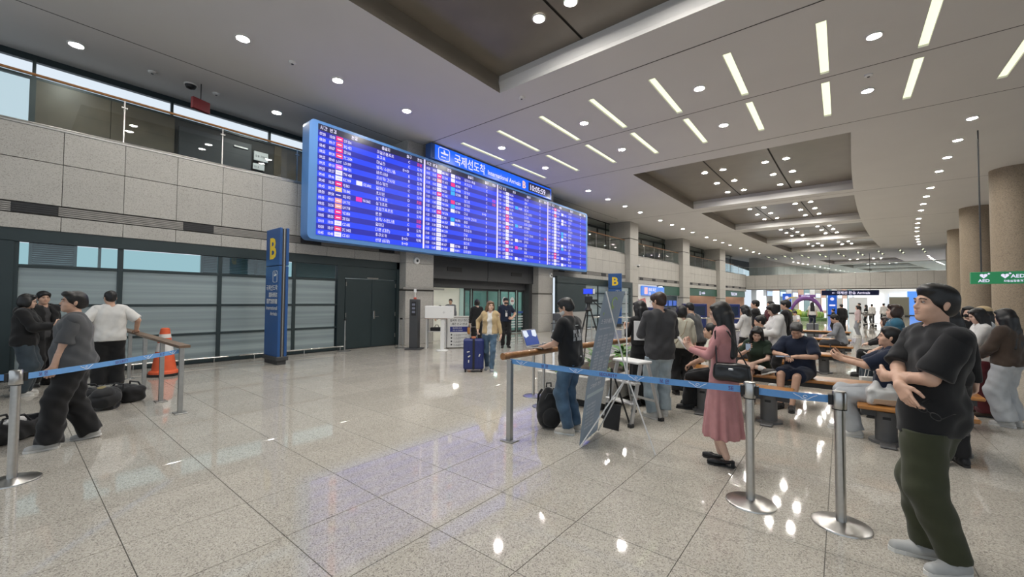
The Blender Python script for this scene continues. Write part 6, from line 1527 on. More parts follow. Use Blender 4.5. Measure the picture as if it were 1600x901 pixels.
        if tp.get('collar'): solid_obj('collar', [cap(neck + S3 @ V3(.055, -.035, -.012), neck + S3 @ V3(.06, .03, .012), .018, .02, .02), cap(neck + S3 @ V3(-.055, -.035, -.012), neck + S3 @ V3(-.06, .03, .012), .018, .02, .02), cap(neck + S3 @ V3(.06, .03, .012), neck + S3 @ V3(-.06, .03, .012), .02, .02, .03)], q['hair'], tp['collar'], P)
    P.scale = (s, s, s)
    info = dict(P=P, hc=hc, HR=HR, arm=arm, leg=leg, neck=neck, sh=sh, T=T, Tt=Tt, S3=S3, St=St, s=s, th=th, up=up_, fwd=fwd, q=q)
    return info
def world(info, p):
    """person space -> world"""
    p = V3(p) * info['s']; c, s_ = math.cos(info['th']), math.sin(info['th']); o = info['P'].location
    return Vector((o[0] + c * p[0] - s_ * p[1], o[1] + s_ * p[0] + c * p[1], o[2] + p[2]))
def wdir(info, d):
    c, s_ = math.cos(info['th']), math.sin(info['th']); return Vector((c * d[0] - s_ * d[1], s_ * d[0] + c * d[1], d[2]))
def slab(name, center, xdir, ydir, w_, h_, t, m_, label, category, screen=None, parent=None):
    """thin rounded slab (phone, tablet, sheet): xdir across, ydir up its face"""
    x = Vector(xdir).normalized(); y = Vector(ydir); y = (y - x * y.dot(x)).normalized(); z = x.cross(y)
    b = MB(); b.box(-w_ / 2, w_ / 2, -h_ / 2, h_ / 2, -t / 2, t / 2, min(.003, t * .4)); o = b.build(name, m_, parent); o.matrix_world = Matrix((x, y, z)).transposed().to_4x4(); o.location = center
    if label: tag(o, label, category)
    if screen: b = MB(); b.box(-w_ * .46, w_ * .46, -h_ * .46, h_ * .46, t / 2, t / 2 + .0008); b.build('screen', screen, o)
    return o
# ------------------------------------------------------------------ wardrobe
C_BLACK = cloth('black', (.012, .012, .013)); C_NAVY = cloth('navy', (.010, .016, .036)); C_CHAR = cloth('charcoal', (.052, .052, .055)); C_WHITE = cloth('white', (.66, .65, .63)); C_OLIVE = cloth('olive', (.042, .046, .024)); C_CREAM = cloth('cream', (.55, .52, .42))
C_JEANS = cloth('blue_jeans', (.075, .13, .20), noise=.35, nscale=7); C_LJEANS = cloth('light_jeans', (.36, .43, .47), noise=.3, nscale=7); C_DJEANS = cloth('dark_jeans', (.045, .062, .078), noise=.3, nscale=7); C_PINK = cloth('dusty_pink', (.50, .235, .235)); C_GREY = cloth('grey', (.24, .25, .27))
C_GTEE = cloth('slate_grey', (.075, .077, .082)); C_BEIGE = cloth('beige', (.48, .36, .20)); C_BROWN = cloth('brown', (.055, .038, .028)); C_TEAL = cloth('teal_blue', (.035, .13, .20)); C_GREEN = cloth('dark_green', (.018, .032, .020)); C_WINE = cloth('wine', (.09, .015, .02)); C_PALE = cloth('pale_beige', (.50, .45, .39)); C_LGREY = cloth('light_grey', (.40, .42, .44)); C_RED = cloth('red', (.4, .03, .04)); C_ROSE = cloth('pale_rose', (.5, .38, .38))
SH_WHITE = (cloth('white_shoe', (.6, .59, .56), .6), mat('white_sole', (.68, .67, .64), .6), False)
SH_BLACK = (cloth('black_shoe', (.015, .015, .016), .5), mat('black_sole', (.02, .02, .02), .6), False)
SH_SILVER = (cloth('silver_shoe', (.45, .45, .44), .5), mat('white_sole', (.68, .67, .64), .6), False)
def tee(m_, **k): return dict(dict(m=m_, e=.02, hem=.86, sleeve=.75, r=.062, flare=.016), **k)
def shirt(m_, **k): return dict(dict(m=m_, e=.02, hem=.86, sleeve=1.93, r=.060), **k)
def pants(m_, **k): return dict(dict(kind='trousers', m=m_, w=(.098, .084, .072), cuff=-.005), **k)
def both_phone(h=1.18, f=-.32): return dict(L=dict(p=(.06, f, h), d=(-.28, -.72, .6), palm=(-.5, .2, .8), curl=50, pole=(.5, .3, -1)), R=dict(p=(-.06, f, h), d=(.28, -.72, .6), palm=(.5, .2, .8), curl=50, pole=(-.5, .3, -1)))
SIT = dict(pelvis=(0, 0, .56)); 
def sit_feet(a=.12, f=-.44, g=None): return dict(lfoot=dict(p=(a, f, .085), pole=(.1, -.5, 1)), rfoot=dict(p=(-a, f if g is None else g, .085), pole=(-.1, -.5, 1)))
LAPH = dict(L=dict(p=(.12, -.30, .74), d=(-.4, -.9, -.15), palm=(-.2, 0, -1), curl=35, pole=(1, .4, -.2)), R=dict(p=(-.12, -.30, .74), d=(.4, -.9, -.15), palm=(.2, 0, -1), curl=35, pole=(-1, .4, -.2)))
PHONE_M = mat('phone_body', (.02, .02, .022), .25); PHONE_S = mat('phone_screen', (.01, .01, .012), .1, emit=(.25, .3, .38), est=.5)
def phone_between(i, label, mbody=None, tilt=(0, -.55, .8), off=(0, -.085, .055), case=None):
    w1, w2 = i['arm'][1][2], i['arm'][-1][2]; c = world(i, (w1 + w2) / 2 + V3(off)); return slab('phone', c, wdir(i, (1, 0, 0)), wdir(i, (0, -.55, .8)), .075, .155, .009, mbody or PHONE_M, label, 'phone', PHONE_S)

# ------------------------------------------------------------------ nearest people
man = person((.44, 3.67), 56, 'man in black T-shirt and olive trousers standing with crossed arms', H=1.74, lod=0, hair='short', head=(-2, -6, 0), twist=-4, lean=-2,
    top=tee(C_BLACK, e=.022, hem=.80, sleeve=.9, r=.066, flare=.022), bottom=pants(C_OLIVE, w=(.108, .100, .076), cuff=.0, folds=.008), shoes=SH_SILVER,
    L=dict(p=(-.07, -.20, 1.13), d=(-.95, .1, -.12), palm=(.1, .9, .2), curl=22, pole=(.9, -.1, -.7)), R=dict(p=(.10, -.235, 1.10), d=(.72, -.05, -.68), palm=(0, .9, -.2), curl=26, pole=(-.9, -.1, -.7), point=True),
    lfoot=dict(p=(.085, .04, .085), yaw=10), rfoot=dict(p=(-.08, .0, .085), yaw=-12))
pink = person((-.93, 4.56), 98, 'woman in pink top and long pink skirt with very long black hair', H=1.62, male=False, lod=0, hair='long', head=(0, 12, 0), lean=1,
    top=shirt(C_PINK, e=.004, hem=1.02, r=.044, folds=.006), bottom=dict(kind='skirt', m=C_PINK, hem=.30, flare=(.235, .20), waist=1.07), shoes=(M_BLACK, M_BLACK, 'pump'), lfoot=dict(p=(.07, .03, .095), yaw=6), rfoot=dict(p=(-.07, -.05, .095), yaw=-6), **both_phone(1.2, -.33))
phone_between(pink, 'white phone held up by the woman in pink', M_WHITE)
lapm = person((-2.62, 4.42), 118, 'man in black printed T-shirt and blue jeans typing on the laptop', H=1.66, lod=0, hair='short', head=(0, 22, 0), lean=4, mask=C_WHITE,
    top=tee(C_BLACK, e=.026, hem=.84, sleeve=.85, r=.066, flare=.02), bottom=pants(C_JEANS, w=(.100, .086, .074)), shoes=(cloth('beige_shoe', (.5, .46, .40), .6), mat('white_sole', (.68, .67, .64), .6), False),
    L=dict(p=(.10, -.33, 1.07), d=(-.15, -1, -.05), palm=(0, -.1, -1), curl=25, pole=(.5, .4, -.9)), R=dict(p=(-.14, -.35, 1.07), d=(.15, -1, -.05), palm=(0, -.1, -1), curl=25, pole=(-.5, .4, -.9)))
mk = person((-2.0, 5.8), 152, 'man in dark grey shirt and light jeans seen from behind', H=1.75, lod=0, hair='fringe', hairm=M_HAIR_BR, head=(22, 6, 0), glasses=True,
    top=shirt(C_CHAR, e=.032, hem=.80, r=.064, collar=C_CHAR), bottom=pants(C_LJEANS, w=(.105, .098, .09)), shoes=SH_WHITE, L=dict(p=(.12, -.30, 1.10), d=(-.6, -.75, .1), palm=(-.6, .3, .3), curl=40, pole=(.6, .5, -.8)), R=dict(p=(-.14, -.28, 1.10), d=(.6, -.75, .1), palm=(.6, .3, .3), curl=40, pole=(-.6, .5, -.8)), rfoot=dict(p=(-.11, -.08, .085), yaw=-14), lfoot=dict(p=(.12, .05, .085), yaw=16))
greym = person((-6.66, .5), 92, 'heavy man in slate grey T-shirt and black trousers walking past the belt', H=1.68, lod=0, hair='parted', fat=.52, head=(8, -4, 0), lean=3,
    top=tee(C_GTEE, e=.024, hem=.86, sleeve=.95, r=.070, flare=.02), bottom=pants(C_BLACK, w=(.106, .106, .110), cuff=-.02, folds=.016), shoes=SH_SILVER,
    L=dict(p=(.20, -.16, .86), d=(-.15, -.35, -1), palm=(-1, 0, 0), curl=35, pole=(.5, 1, -.2)), R=dict(p=(-.30, .04, .86)), lfoot=dict(p=(.11, -.17, .085), yaw=6), rfoot=dict(p=(-.1, .14, .09), yaw=-8, pitch=8))
hip_logo = MB(); q = greym['leg'][1][0]
for k in range(3):
    b = q + V3(.115, -.04 + .026 * k, -.08); hip_logo.add([tuple(b + V3(.012, 0, 0)), tuple(b + V3(.012, .016, 0)), tuple(b + V3(.010, .0 + .006, .018 + .012 * k)), tuple(b + V3(.010, -.010, .018 + .012 * k - .006))], [(0, 1, 2, 3)])
hip_logo.build('trouser_logo', C_WHITE, greym['P'])
whitem = person((-10.12, 1.16), 176, 'man in white T-shirt seen from behind leaning on the wooden handrail', H=1.73, lod=1, hair='crop', fat=.12, head=(15, 4, 0), glasses=True,
    top=tee(C_WHITE, e=.036, hem=.84, sleeve=.95, r=.064, flare=.022), bottom=pants(C_BLACK, w=(.115, .115, .115)), shoes=SH_WHITE, R=dict(p=(-.36, -.10, 1.0), d=(-.2, -.95, -.1), palm=(0, 0, -1), curl=35, pole=(-.8, .6, -.2)), L=dict(p=(.28, .02, .95), d=(-.6, -.3, -.6), palm=(-1, 0, 0), curl=40, pole=(.8, .6, 0)))
hoodw = person((-10.45, .20), -78, 'woman in black hooded jacket and grey jeans holding a red phone', H=1.66, male=False, lod=1, hair='bob', head=(8, 8, 0), glasses=True,
    top=shirt(C_BLACK, e=.05, hem=.84, r=.066, hood=True), bottom=pants(C_DJEANS, w=(.11, .11, .105)), shoes=SH_WHITE, **both_phone(1.16, -.34))
phone_between(hoodw, 'red phone held by the woman in the black hood', mat('red_phone', (.5, .02, .02), .3))
backm = person((-11.35, .42), -35, 'young man in black jacket behind the woman with the red phone', H=1.72, lod=1, hair='fringe', head=(-18, 2, 0), top=tee(C_CHAR, e=.012), jacket=shirt(C_BLACK, e=.036, hem=.82, open=.04, name='jacket'), bottom=pants(C_BLACK, w=(.105, .1, .1)), shoes=SH_BLACK)
tour = person((-6.28, 6.98), 4, 'woman in beige jacket and blue jeans walking with a blue suitcase', H=1.6, male=False, lod=1, hair='midlong', hairm=M_HAIR_LB, head=(24, 2, 0),
    top=tee(C_WHITE, e=.006, hem=.88, sleeve=.3), jacket=shirt(C_BEIGE, e=.022, hem=.92, open=.055, name='jacket', r=.052, folds=.008), bottom=pants(C_JEANS, w=(.092, .072, .058)), shoes=(C_GREY, SH_WHITE[1], False), R=dict(p=(-.30, .02, 1.0), d=(-.1, -.3, -1), palm=(1, 0, 0), curl=55, pole=(-.6, .8, -.2)), L=dict(p=(.29, -.02, .82)), lfoot=dict(p=(.06, -.16, .085)), rfoot=dict(p=(-.07, .20, .10), pitch=18))
blackw = person((-9.35, 9.75), 172, 'woman all in black seen from behind carrying an orange bag', H=1.64, male=False, lod=2, hair='bun', top=shirt(C_BLACK, e=.02), bottom=pants(C_BLACK), shoes=SH_BLACK)
offi = person((-8.95, 10.75), -8, 'officer in dark uniform with cap, mask and lanyard by the sliding doors', H=1.7, lod=2, hair='crop', hat=C_BLACK, mask=C_BLACK, top=tee(C_NAVY, hem=.9), bottom=pants(C_BLACK), shoes=SH_BLACK, L=dict(p=(.20, -.16, 1.02), d=(-.9, -.2, -.1), palm=(0, .8, 0), curl=40, pole=(1, .4, -.3)))
m_ = MB(); m_.tube([offi['neck'] + V3(.06, -.06, 0), V3(.01, -.155, 1.2), V3(-.01, -.155, 1.2), offi['neck'] + V3(-.06, -.06, 0)], .006, 4); m_.box(-.035, .035, -.165, -.16, 1.08, 1.2); m_.build('lanyard', C_WHITE, offi['P'])
cnt = person((-11.35, 10.35), 40, 'dark-haired clerk bending over the desk behind the white notice box', H=1.66, lod=2, hair='crop', lean=52, head=(0, 50, 0), top=shirt(C_CHAR), bottom=pants(C_BLACK), shoes=SH_BLACK, L=dict(p=(.2, -.55, 1.02)), R=dict(p=(-.2, -.55, 1.02)))
gre = person((-13.3, 12.2), 10, 'grey-clad person standing in the bright doorway behind the counter', H=1.66, lod=2, hair='short', hairm=M_HAIR_GR, top=shirt(C_GREY), bottom=pants(C_GREY), shoes=SH_BLACK)
jw = person((-2.47, 6.3), 140, 'woman in black dress with long black hair holding a phone', H=1.63, male=False, lod=1, hair='long', head=(10, 10, 0), top=shirt(C_BLACK, e=.01, hem=.98, r=.046), bottom=dict(kind='skirt', m=C_BLACK, hem=.14, flare=(.21, .18), waist=1.05), shoes=SH_BLACK, **both_phone(1.22, -.30))
phone_between(jw, 'black phone held by the woman in the black dress')
lw = person((-2.18, 7.45), 170, 'woman in cream top with crossbody strap and black trousers', H=1.55, male=False, lod=1, hair='bob', head=(18, 8, 0), top=shirt(C_CREAM, e=.03, hem=.90, sleeve=1.5, r=.056), bottom=pants(C_BLACK, w=(.1, .1, .1)), shoes=SH_BLACK)
m_ = MB(); m_.tube([lw['sh'][-1] + V3(.06, -.05, .05), lw['sh'][-1] + V3(.08, .08, .03), V3(0.0, .165, 1.2), V3(.17, .10, .95)], .006, 5); m_.build('strap', mat('tan_strap', (.3, .22, .13), .6), lw['P'])
mm = person((-2.2, 8.5), 120, 'man in dark slate jacket bending forward behind the woman in cream', H=1.62, lod=1, hair='crop', lean=14, head=(0, 20, 0), glasses=True, top=shirt(C_GTEE, e=.03), bottom=pants(C_BLACK), shoes=SH_BLACK)
nm = person((-1.38, 6.70), 96, 'seated man in pale shirt and black trousers behind the woman in pink', H=1.68, lod=1, hair='crop', lean=16, head=(0, -4, 0), fat=.12, top=tee(C_CREAM, e=.03, sleeve=.95), bottom=pants(C_BLACK, w=(.11, .1, .095)), shoes=SH_BLACK, L=dict(p=(.14, -.42, .70), d=(-.1, -.8, -.5), palm=(0, 0, -1), curl=40, pole=(.9, .5, 0)), R=dict(p=(-.13, -.34, .72), d=(.2, -.9, -.4), palm=(0, 0, -1), curl=40, pole=(-.9, .5, 0)), **SIT, **sit_feet(.14, -.46))
girl = person((-1.08, 7.92), 12, 'seated girl in dark green T-shirt with one ankle on her knee, looking at a phone', H=1.60, male=False, lod=1, hair='long', lean=16, head=(10, 30, 6), top=tee(C_GREEN, e=.02, r=.054), bottom=dict(kind='shorts', m=C_BLACK, w=(.1, .095, .09), len=.6, folds=.008), skin=M_SKIN_L,
    shoes=(cloth('black_white_shoe', (.10, .095, .09), .5, noise=.7, nscale=9), SH_WHITE[1], False, C_WHITE, .10), L=dict(p=(-.02, -.34, .68), d=(-.3, -.5, -.8), palm=(-.4, 0, -.8), curl=35, pole=(1, .2, 0)), R=dict(p=(-.10, -.36, .90), d=(.35, -.55, .7), palm=(.5, .3, .5), curl=45, pole=(-.8, .3, -.8)),
    lfoot=dict(p=(.16, -.36, .60), yaw=60, pole=(-.9, -.6, .3), pitch=-20), rfoot=dict(p=(-.02, -.46, .085), pole=(-.1, -.5, 1)), pelvis=(0, 0, .56))
slab('phone', world(girl, girl['arm'][-1][2] + V3(.03, -.08, .07)), wdir(girl, (1, .2, 0)), wdir(girl, (0, -.6, .8)), .075, .15, .009, PHONE_M, 'dark phone in the hand of the girl in green', 'phone', PHONE_S)
nav = person((-.52, 7.92), 14, 'seated man in navy T-shirt and navy shorts looking down at a tablet', H=1.72, lod=1, hair='short', hairm=M_HAIR_GR, lean=14, head=(8, 38, 0), top=tee(C_NAVY, e=.035, sleeve=.95, r=.068), bottom=dict(kind='shorts', m=C_NAVY, w=(.115, .11, .1), len=.92, folds=.01), shoes=SH_BLACK, L=dict(p=(.05, -.40, .80), d=(-.85, -.45, -.1), palm=(0, .2, -1), curl=35, pole=(1, .3, -.3)), R=dict(p=(-.07, -.42, .80), d=(.5, -.8, -.1), palm=(0, 0, -1), curl=30, pole=(-1, .3, -.3)), pelvis=(0, 0, .56), lfoot=dict(p=(.02, -.52, .085), pole=(.05, -.5, 1)), rfoot=dict(p=(-.15, -.46, .085), pole=(-.1, -.5, 1)))
slab('tablet', world(nav, (nav['arm'][1][2] + nav['arm'][-1][2]) / 2 + V3(-.09, -.07, .0)), wdir(nav, (1, .2, .05)), wdir(nav, (.2, -1, .25)), .20, .13, .008, M_DARK, 'grey tablet on the lap of the man in navy', 'tablet', PHONE_S)
tm = person((.42, 6.62), 84, 'seated man in navy T-shirt and light grey jeans holding up a phone', H=1.70, lod=0, hair='short', lean=-2, head=(-4, -8, 0), top=tee(C_NAVY, e=.035, sleeve=.95, r=.066), bottom=pants(C_LGREY, w=(.105, .095, .09)), shoes=(SH_WHITE[0], SH_WHITE[1], False), L=dict(p=(.10, -.44, .94), d=(-.25, -.9, .35), palm=(-.6, .2, .6), curl=40, pole=(.5, .3, -1)), R=dict(p=(-.08, -.42, .95), d=(.25, -.9, .35), palm=(.6, .2, .6), curl=40, pole=(-.5, .3, -1)), pelvis=(0, 0, .56), lfoot=dict(p=(.10, -.32, .085), pole=(.1, -.6, 1)), rfoot=dict(p=(-.12, -.40, .085), pole=(-.1, -.6, 1)))
slab('phone', world(tm, (tm['arm'][1][2] + tm['arm'][-1][2]) / 2 + V3(0, -.09, .08)), wdir(tm, (1, 0, 0)), wdir(tm, (0, -.35, .9)), .08, .165, .009, PHONE_M, 'phone held up by the seated man in navy and grey jeans', 'phone', PHONE_S)
# ------------------------------------------------------------------ the waiting crowd
pale = person((.86, 7.92), 78, 'seated man in pale beige shirt with an open laptop on his knees', H=1.66, lod=1, hair='short', lean=8, head=(-35, 10, 0), top=tee(C_PALE, e=.02, sleeve=.95), bottom=pants(C_BLACK), shoes=SH_BLACK, **SIT, **sit_feet(.12, -.46), **LAPH)
brn = person((.78, 9.75), 82, 'heavy seated man in dark brown shirt watching the board', H=1.78, lod=1, hair='fringe', fat=.25, lean=6, head=(0, 0, 0), top=tee(C_BROWN, e=.03, sleeve=.95), bottom=pants(C_DJEANS), shoes=SH_BLACK, **SIT, **sit_feet(.14, -.46), **LAPH)
bald = person((1.22, 10.4), 70, 'seated balding man in dark shirt behind the man in brown', H=1.72, lod=2, hair='bald', head=(0, 4, 0), top=shirt(C_CHAR), bottom=pants(C_BLACK), shoes=SH_BLACK, **SIT, **sit_feet(), **LAPH)
h1 = person((.75, 11.9), 88, 'seated long-haired woman in black, third row of benches', H=1.7, male=False, lod=2, hair='midlong', hairm=M_HAIR_BR, top=shirt(C_BLACK), bottom=pants(C_BLACK), shoes=SH_BLACK, **SIT, **sit_feet(), **LAPH)
h2 = person((.0, 14.4), 92, 'seated person in grey jacket looking down, fourth row of benches', H=1.68, lod=2, hair='crop', lean=12, head=(0, 20, 0), top=shirt(C_GREY), bottom=pants(C_CHAR), shoes=SH_WHITE, **SIT, **sit_feet(), **LAPH)
teal = person((.66, 8.95), 84, 'woman in teal cardigan over white top with sunglasses on her hair', H=1.60, male=False, lod=1, hair='bob', hairm=M_HAIR_BR, head=(0, -4, 0), top=tee(C_WHITE, e=.008), jacket=shirt(C_TEAL, e=.026, hem=.82, open=.05, name='cardigan'), bottom=pants(C_BLACK), shoes=SH_BLACK)
whd = person((-.93, 9.2), 72, 'woman in white hooded top with dark hair looking down at her phone', H=1.60, male=False, lod=1, hair='pony', head=(0, 26, 0), lean=6, top=shirt(C_WHITE, e=.05, hem=.84, r=.066, hood=True), bottom=pants(C_BLACK), shoes=SH_WHITE, **both_phone(1.10, -.32))
phone_between(whd, 'dark phone held by the woman in the white hooded top')
wst = person((-1.77, 11.0), 110, 'woman in white blouse with dark shoulder strap behind the crowd', H=1.55, male=False, lod=2, hair='midlong', head=(0, 14, 0), top=shirt(C_WHITE, e=.02), bottom=pants(C_BLACK), shoes=SH_BLACK, **both_phone())
sut = person((-1.78, 12.5), 95, 'standing man in black suit and white collar in the crowd', H=1.68, lod=2, hair='crop', top=tee(C_WHITE, e=.006), jacket=shirt(C_BLACK, e=.03, hem=.80, open=.03, name='suit_jacket', collar=C_WHITE), bottom=pants(C_BLACK), shoes=SH_BLACK)
su2 = person((-1.32, 9.9), 85, 'seated man in charcoal suit between the standing people', H=1.70, lod=2, hair='crop', head=(0, 8, 0), top=tee(C_WHITE, e=.006), jacket=shirt(C_CHAR, e=.03, hem=.84, open=.03, name='suit_jacket', collar=C_WHITE), bottom=pants(C_CHAR), shoes=SH_BLACK, **SIT, **sit_feet(), **LAPH)
boy = person((-1.45, 11.95), 80, 'seated boy in white T-shirt looking at his phone', H=1.66, lod=2, hair='fringe', lean=8, head=(0, 22, 0), top=tee(C_WHITE, e=.02), bottom=pants(C_DJEANS), shoes=SH_WHITE, **SIT, **sit_feet(), L=dict(p=(.06, -.32, .95), d=(-.3, -.7, .6), palm=(-.5, .2, .8), curl=50, pole=(.5, .3, -1)), R=dict(p=(-.06, -.32, .95), d=(.3, -.7, .6), palm=(.5, .2, .8), curl=50, pole=(-.5, .3, -1)))
mdk = person((-1.0, 11.3), 100, 'tall dark-haired man in black behind the woman in the white hood', H=1.68, lod=2, hair='fringe', top=shirt(C_BLACK), bottom=pants(C_BLACK), shoes=SH_BLACK)
mar = person((-1.62, 14.1), 60, 'man in wine-red top standing at the back of the crowd', H=1.66, lod=2, hair='crop', top=shirt(C_WINE), bottom=pants(C_CHAR), shoes=SH_BLACK)
hrb = person((.84, 6.05), 150, 'long-haired woman in black half hidden behind the man with crossed arms', H=1.60, male=False, lod=1, hair='long', head=(10, 6, 0), top=shirt(C_BLACK, e=.03), bottom=pants(C_BLACK), shoes=SH_BLACK)
msk = person((1.72, 10.5), 6, 'woman in black sleeveless top and black face mask by the columns', H=1.58, male=False, lod=2, hair='bun', mask=C_BLACK, top=tee(C_BLACK, e=.014, sleeve=.25), bottom=pants(C_BLACK), shoes=SH_BLACK)
cpp = person((1.75, 9.75), 70, 'person in grey top and beige cap behind the women on the right', H=1.58, male=False, lod=2, hair='midlong', hat=C_BEIGE, top=shirt(C_LGREY, e=.03), bottom=pants(C_CHAR), shoes=SH_WHITE)
whw = person((1.58, 8.95), 74, 'woman in white top and wine-red trousers reading her phone', H=1.56, male=False, lod=1, hair='midlong', head=(0, 18, 0), top=shirt(C_WHITE, e=.03), bottom=pants(C_WINE, w=(.1, .1, .11)), shoes=(C_BROWN, M_BLACK, False), **both_phone(1.15, -.34))
phone_between(whw, 'phone held by the woman in white and wine red')
brj = person((1.72, 8.42), 112, 'long-haired woman in dark brown jacket and wide grey sweatpants', H=1.56, male=False, lod=1, hair='long', head=(0, 10, 0), top=shirt(C_BROWN, e=.045, hem=.88, r=.066), bottom=pants(C_LGREY, w=(.115, .118, .12)), shoes=SH_WHITE, L=dict(p=(.1, -.26, 1.0), d=(-.8, -.5, -.2), palm=(-.3, .8, 0), curl=40, pole=(.8, .5, -.4)), R=dict(p=(-.1, -.26, 1.0), d=(.8, -.5, -.2), palm=(.3, .8, 0), curl=40, pole=(-.8, .5, -.4)))
# ------------------------------------------------------------------ far people
person((-1.41, 31.5), 175, 'distant woman in white top and long dark hair before the flower display', H=1.66, male=False, lod=3, hair='long', top=tee(C_WHITE), bottom=pants(C_NAVY))
person((-1.6, 23.7), 60, 'distant seated boy in white T-shirt beside a grey suitcase', H=1.6, lod=3, hair='fringe', lean=14, head=(0, 20, 0), top=tee(C_WHITE), bottom=pants(C_DJEANS), **SIT, **sit_feet(), **LAPH)
person((.05, 28.5), 150, 'distant person in black with a large dark backpack', H=1.56, lod=3, hair='fringe', lean=10, top=shirt(C_BLACK, e=.06), bottom=pants(C_BLACK), shoes=SH_BLACK)
person((-.35, 28.2), 100, 'distant crouching person in black beside the flower display', H=1.3, lod=3, hair='crop', top=shirt(C_BLACK), bottom=pants(C_BLACK), shoes=SH_BLACK)
person((.62, 26), 80, 'distant woman in pale rose blouse looking left', H=1.50, male=False, lod=3, hair='pony', top=shirt(C_ROSE), bottom=pants(C_GREY))
person((1.83, 42), 160, 'distant man in white shirt pushing a trolley, left of the two', H=1.55, lod=3, hair='crop', top=shirt(C_WHITE), bottom=pants(C_CHAR))
person((2.5, 42), 150, 'distant man in white shirt beside the trolleys, right of the two', H=1.62, lod=3, hair='crop', top=shirt(C_WHITE), bottom=pants(C_BLACK))
person((1.35, 38), 90, 'distant person in black coat right of the woman in rose', H=1.5, male=False, lod=3, hair='midlong', top=shirt(C_BLACK), bottom=pants(C_BLACK))
person((1.05, 40.5), 95, 'distant dark-clad man behind the woman in rose', H=1.62, lod=3, hair='crop', top=shirt(C_CHAR), bottom=pants(C_BLACK))
print('people done', round(time.time() - T0, 1))
# ------------------------------------------------------------------ things people carry, hold or have put down
from mathutils.bvhtree import BVHTree
def decal(o, pts, faces, direction, off=.0025):
    """points pushed along a direction onto an object's surface"""
    me = o.data; bv = BVHTree.FromPolygons([v.co[:] for v in me.vertices], [p.vertices[:] for p in me.polygons]); d = Vector(direction).normalized(); out = []
    for p in pts:
        h, n, i, dist = bv.ray_cast(Vector(p), d); out.append((h - d * off) if h is not None else Vector(p) + d * .2)
    return out, faces
def child(info, name): return [c for c in info['P'].children if c.name.split('.')[0] == name][0]
def back_print(info):
    sh_ = child(info, 'shirt'); mb = MB()
    # white block of upright strokes with a small line above
    S3 = info['St']; o = info['Tt'](0, .5, 1.24)
    bd = -(S3 @ V3(0, 1, 0)); ux = S3 @ V3(1, 0, 0); uz = S3 @ V3(0, 0, 1)
    rnd = random.Random(2); pts, fs = [], []
    def patch(x0, x1, z0, z1):
        n = len(pts)
        for a, b in ((x0, z0), (x1, z0), (x1, z1), (x0, z1)): pts.append(tuple(o + ux * a + uz * b))
        fs.append((n, n + 1, n + 2, n + 3))
    x = -.12
    while x < .12:
        w_ = rnd.choice((.006, .010, .014)); 
        for q in range(3):
            if rnd.random() < .8: patch(x, x + w_, -.075 + .047 * q, -.075 + .047 * q + .044)
        x += w_ + rnd.choice((.004, .007))
    patch(-.035, .035, .115, .124); patch(-.01, .01, -.28, -.265)
    P_, F_ = decal(sh_, pts, fs, bd); mb.add(P_, F_); mb.build('back_print', C_WHITE, info['P'])
back_print(lapm)
# laptop on the handrail
def laptop(c, xd, yd, open_deg, label, w_=.33, d_=.23, screen=None):
    x = Vector(xd); x.z = 0; x.normalize(); y = Vector((-x.y, x.x, 0)); 
    if y.dot(Vector(yd)) < 0: x = -x; y = -y
    P = empty('laptop', c, math.atan2(x.y, x.x), label, 'laptop')
    b = MB(); b.box(-w_ / 2, w_ / 2, -d_ / 2, d_ / 2, 0, .014, .004); b.build('base', M_STEEL_DULL, P)
    b = MB(); b.box(-w_ / 2 + .02, w_ / 2 - .02, -.02, d_ / 2 - .02, .014, .0155); b.build('keyboard', M_BLACK, P)
    a = math.radians(open_deg - 90); u = Vector((0, math.sin(a), math.cos(a))); n = Vector((0, -math.cos(a), math.sin(a))); h0 = Vector((0, d_ / 2, .012)); X = Vector((w_ / 2, 0, 0))
    b = MB(); q = [h0 - X, h0 + X, h0 + X + u * d_, h0 - X + u * d_]; b.add(q + [p - n * .008 for p in q], [(0, 1, 2, 3), (7, 6, 5, 4), (0, 4, 5, 1), (1, 5, 6, 2), (2, 6, 7, 3), (3, 7, 4, 0)]); lid = b.build('lid', M_STEEL_DULL, P)
    b = MB(); q = [h0 - X * .95 + u * .012 + n * .001, h0 + X * .95 + u * .012 + n * .001, h0 + X * .95 + u * (d_ - .01) + n * .001, h0 - X * .95 + u * (d_ - .01) + n * .001]; b.add(q, [(0, 1, 2, 3)]); b.build('screen', screen or M_SCR_A, lid)
    return P, h0, X, u, n, d_, lid
Lf = wdir(lapm, (0, -1, 0)); Lx = wdir(lapm, (1, 0, 0)); lc = world(lapm, (-.02, -.47, 0)); lc.z = 1.008
P_, h0, X_, u_, n_, d_, lid_ = laptop(lc, Lx, Lf, 112, 'open laptop resting on the round handrail in front of the typing man', screen=mat('laptop_blue', (0, 0, 0), .2, emit=(.02, .05, .22), est=.7))
b = MB()
for s0 in (-1, 1):
    b.add([h0 + X_ * s0 * .92 + u_ * d_ * .93 + n_ * .002, h0 + X_ * s0 * .35 + u_ * d_ * .93 + n_ * .002, h0 + X_ * s0 * .25 + u_ * d_ * .6 + n_ * .002, h0 + X_ * s0 * .7 + u_ * d_ * .5 + n_ * .002, h0 + X_ * s0 * .92 + u_ * d_ * .62 + n_ * .002], [(0, 1, 2, 3, 4)])
b.build('screen_glow', mat('laptop_white', (0, 0, 0), .2, emit=(.5, .55, .62), est=.8), lid_)
b = MB(); b.box(-.09, .09, -.07, .07, -.035, 0, .004); b.build('clamp', M_DARK, P_)
lp = world(pale, (0, -.36, 0)); lp.z = .70
laptop(lp, wdir(pale, (1, 0, 0)), wdir(pale, (0, -1, 0)), 125, 'thin silver laptop on the knees of the man in pale beige')
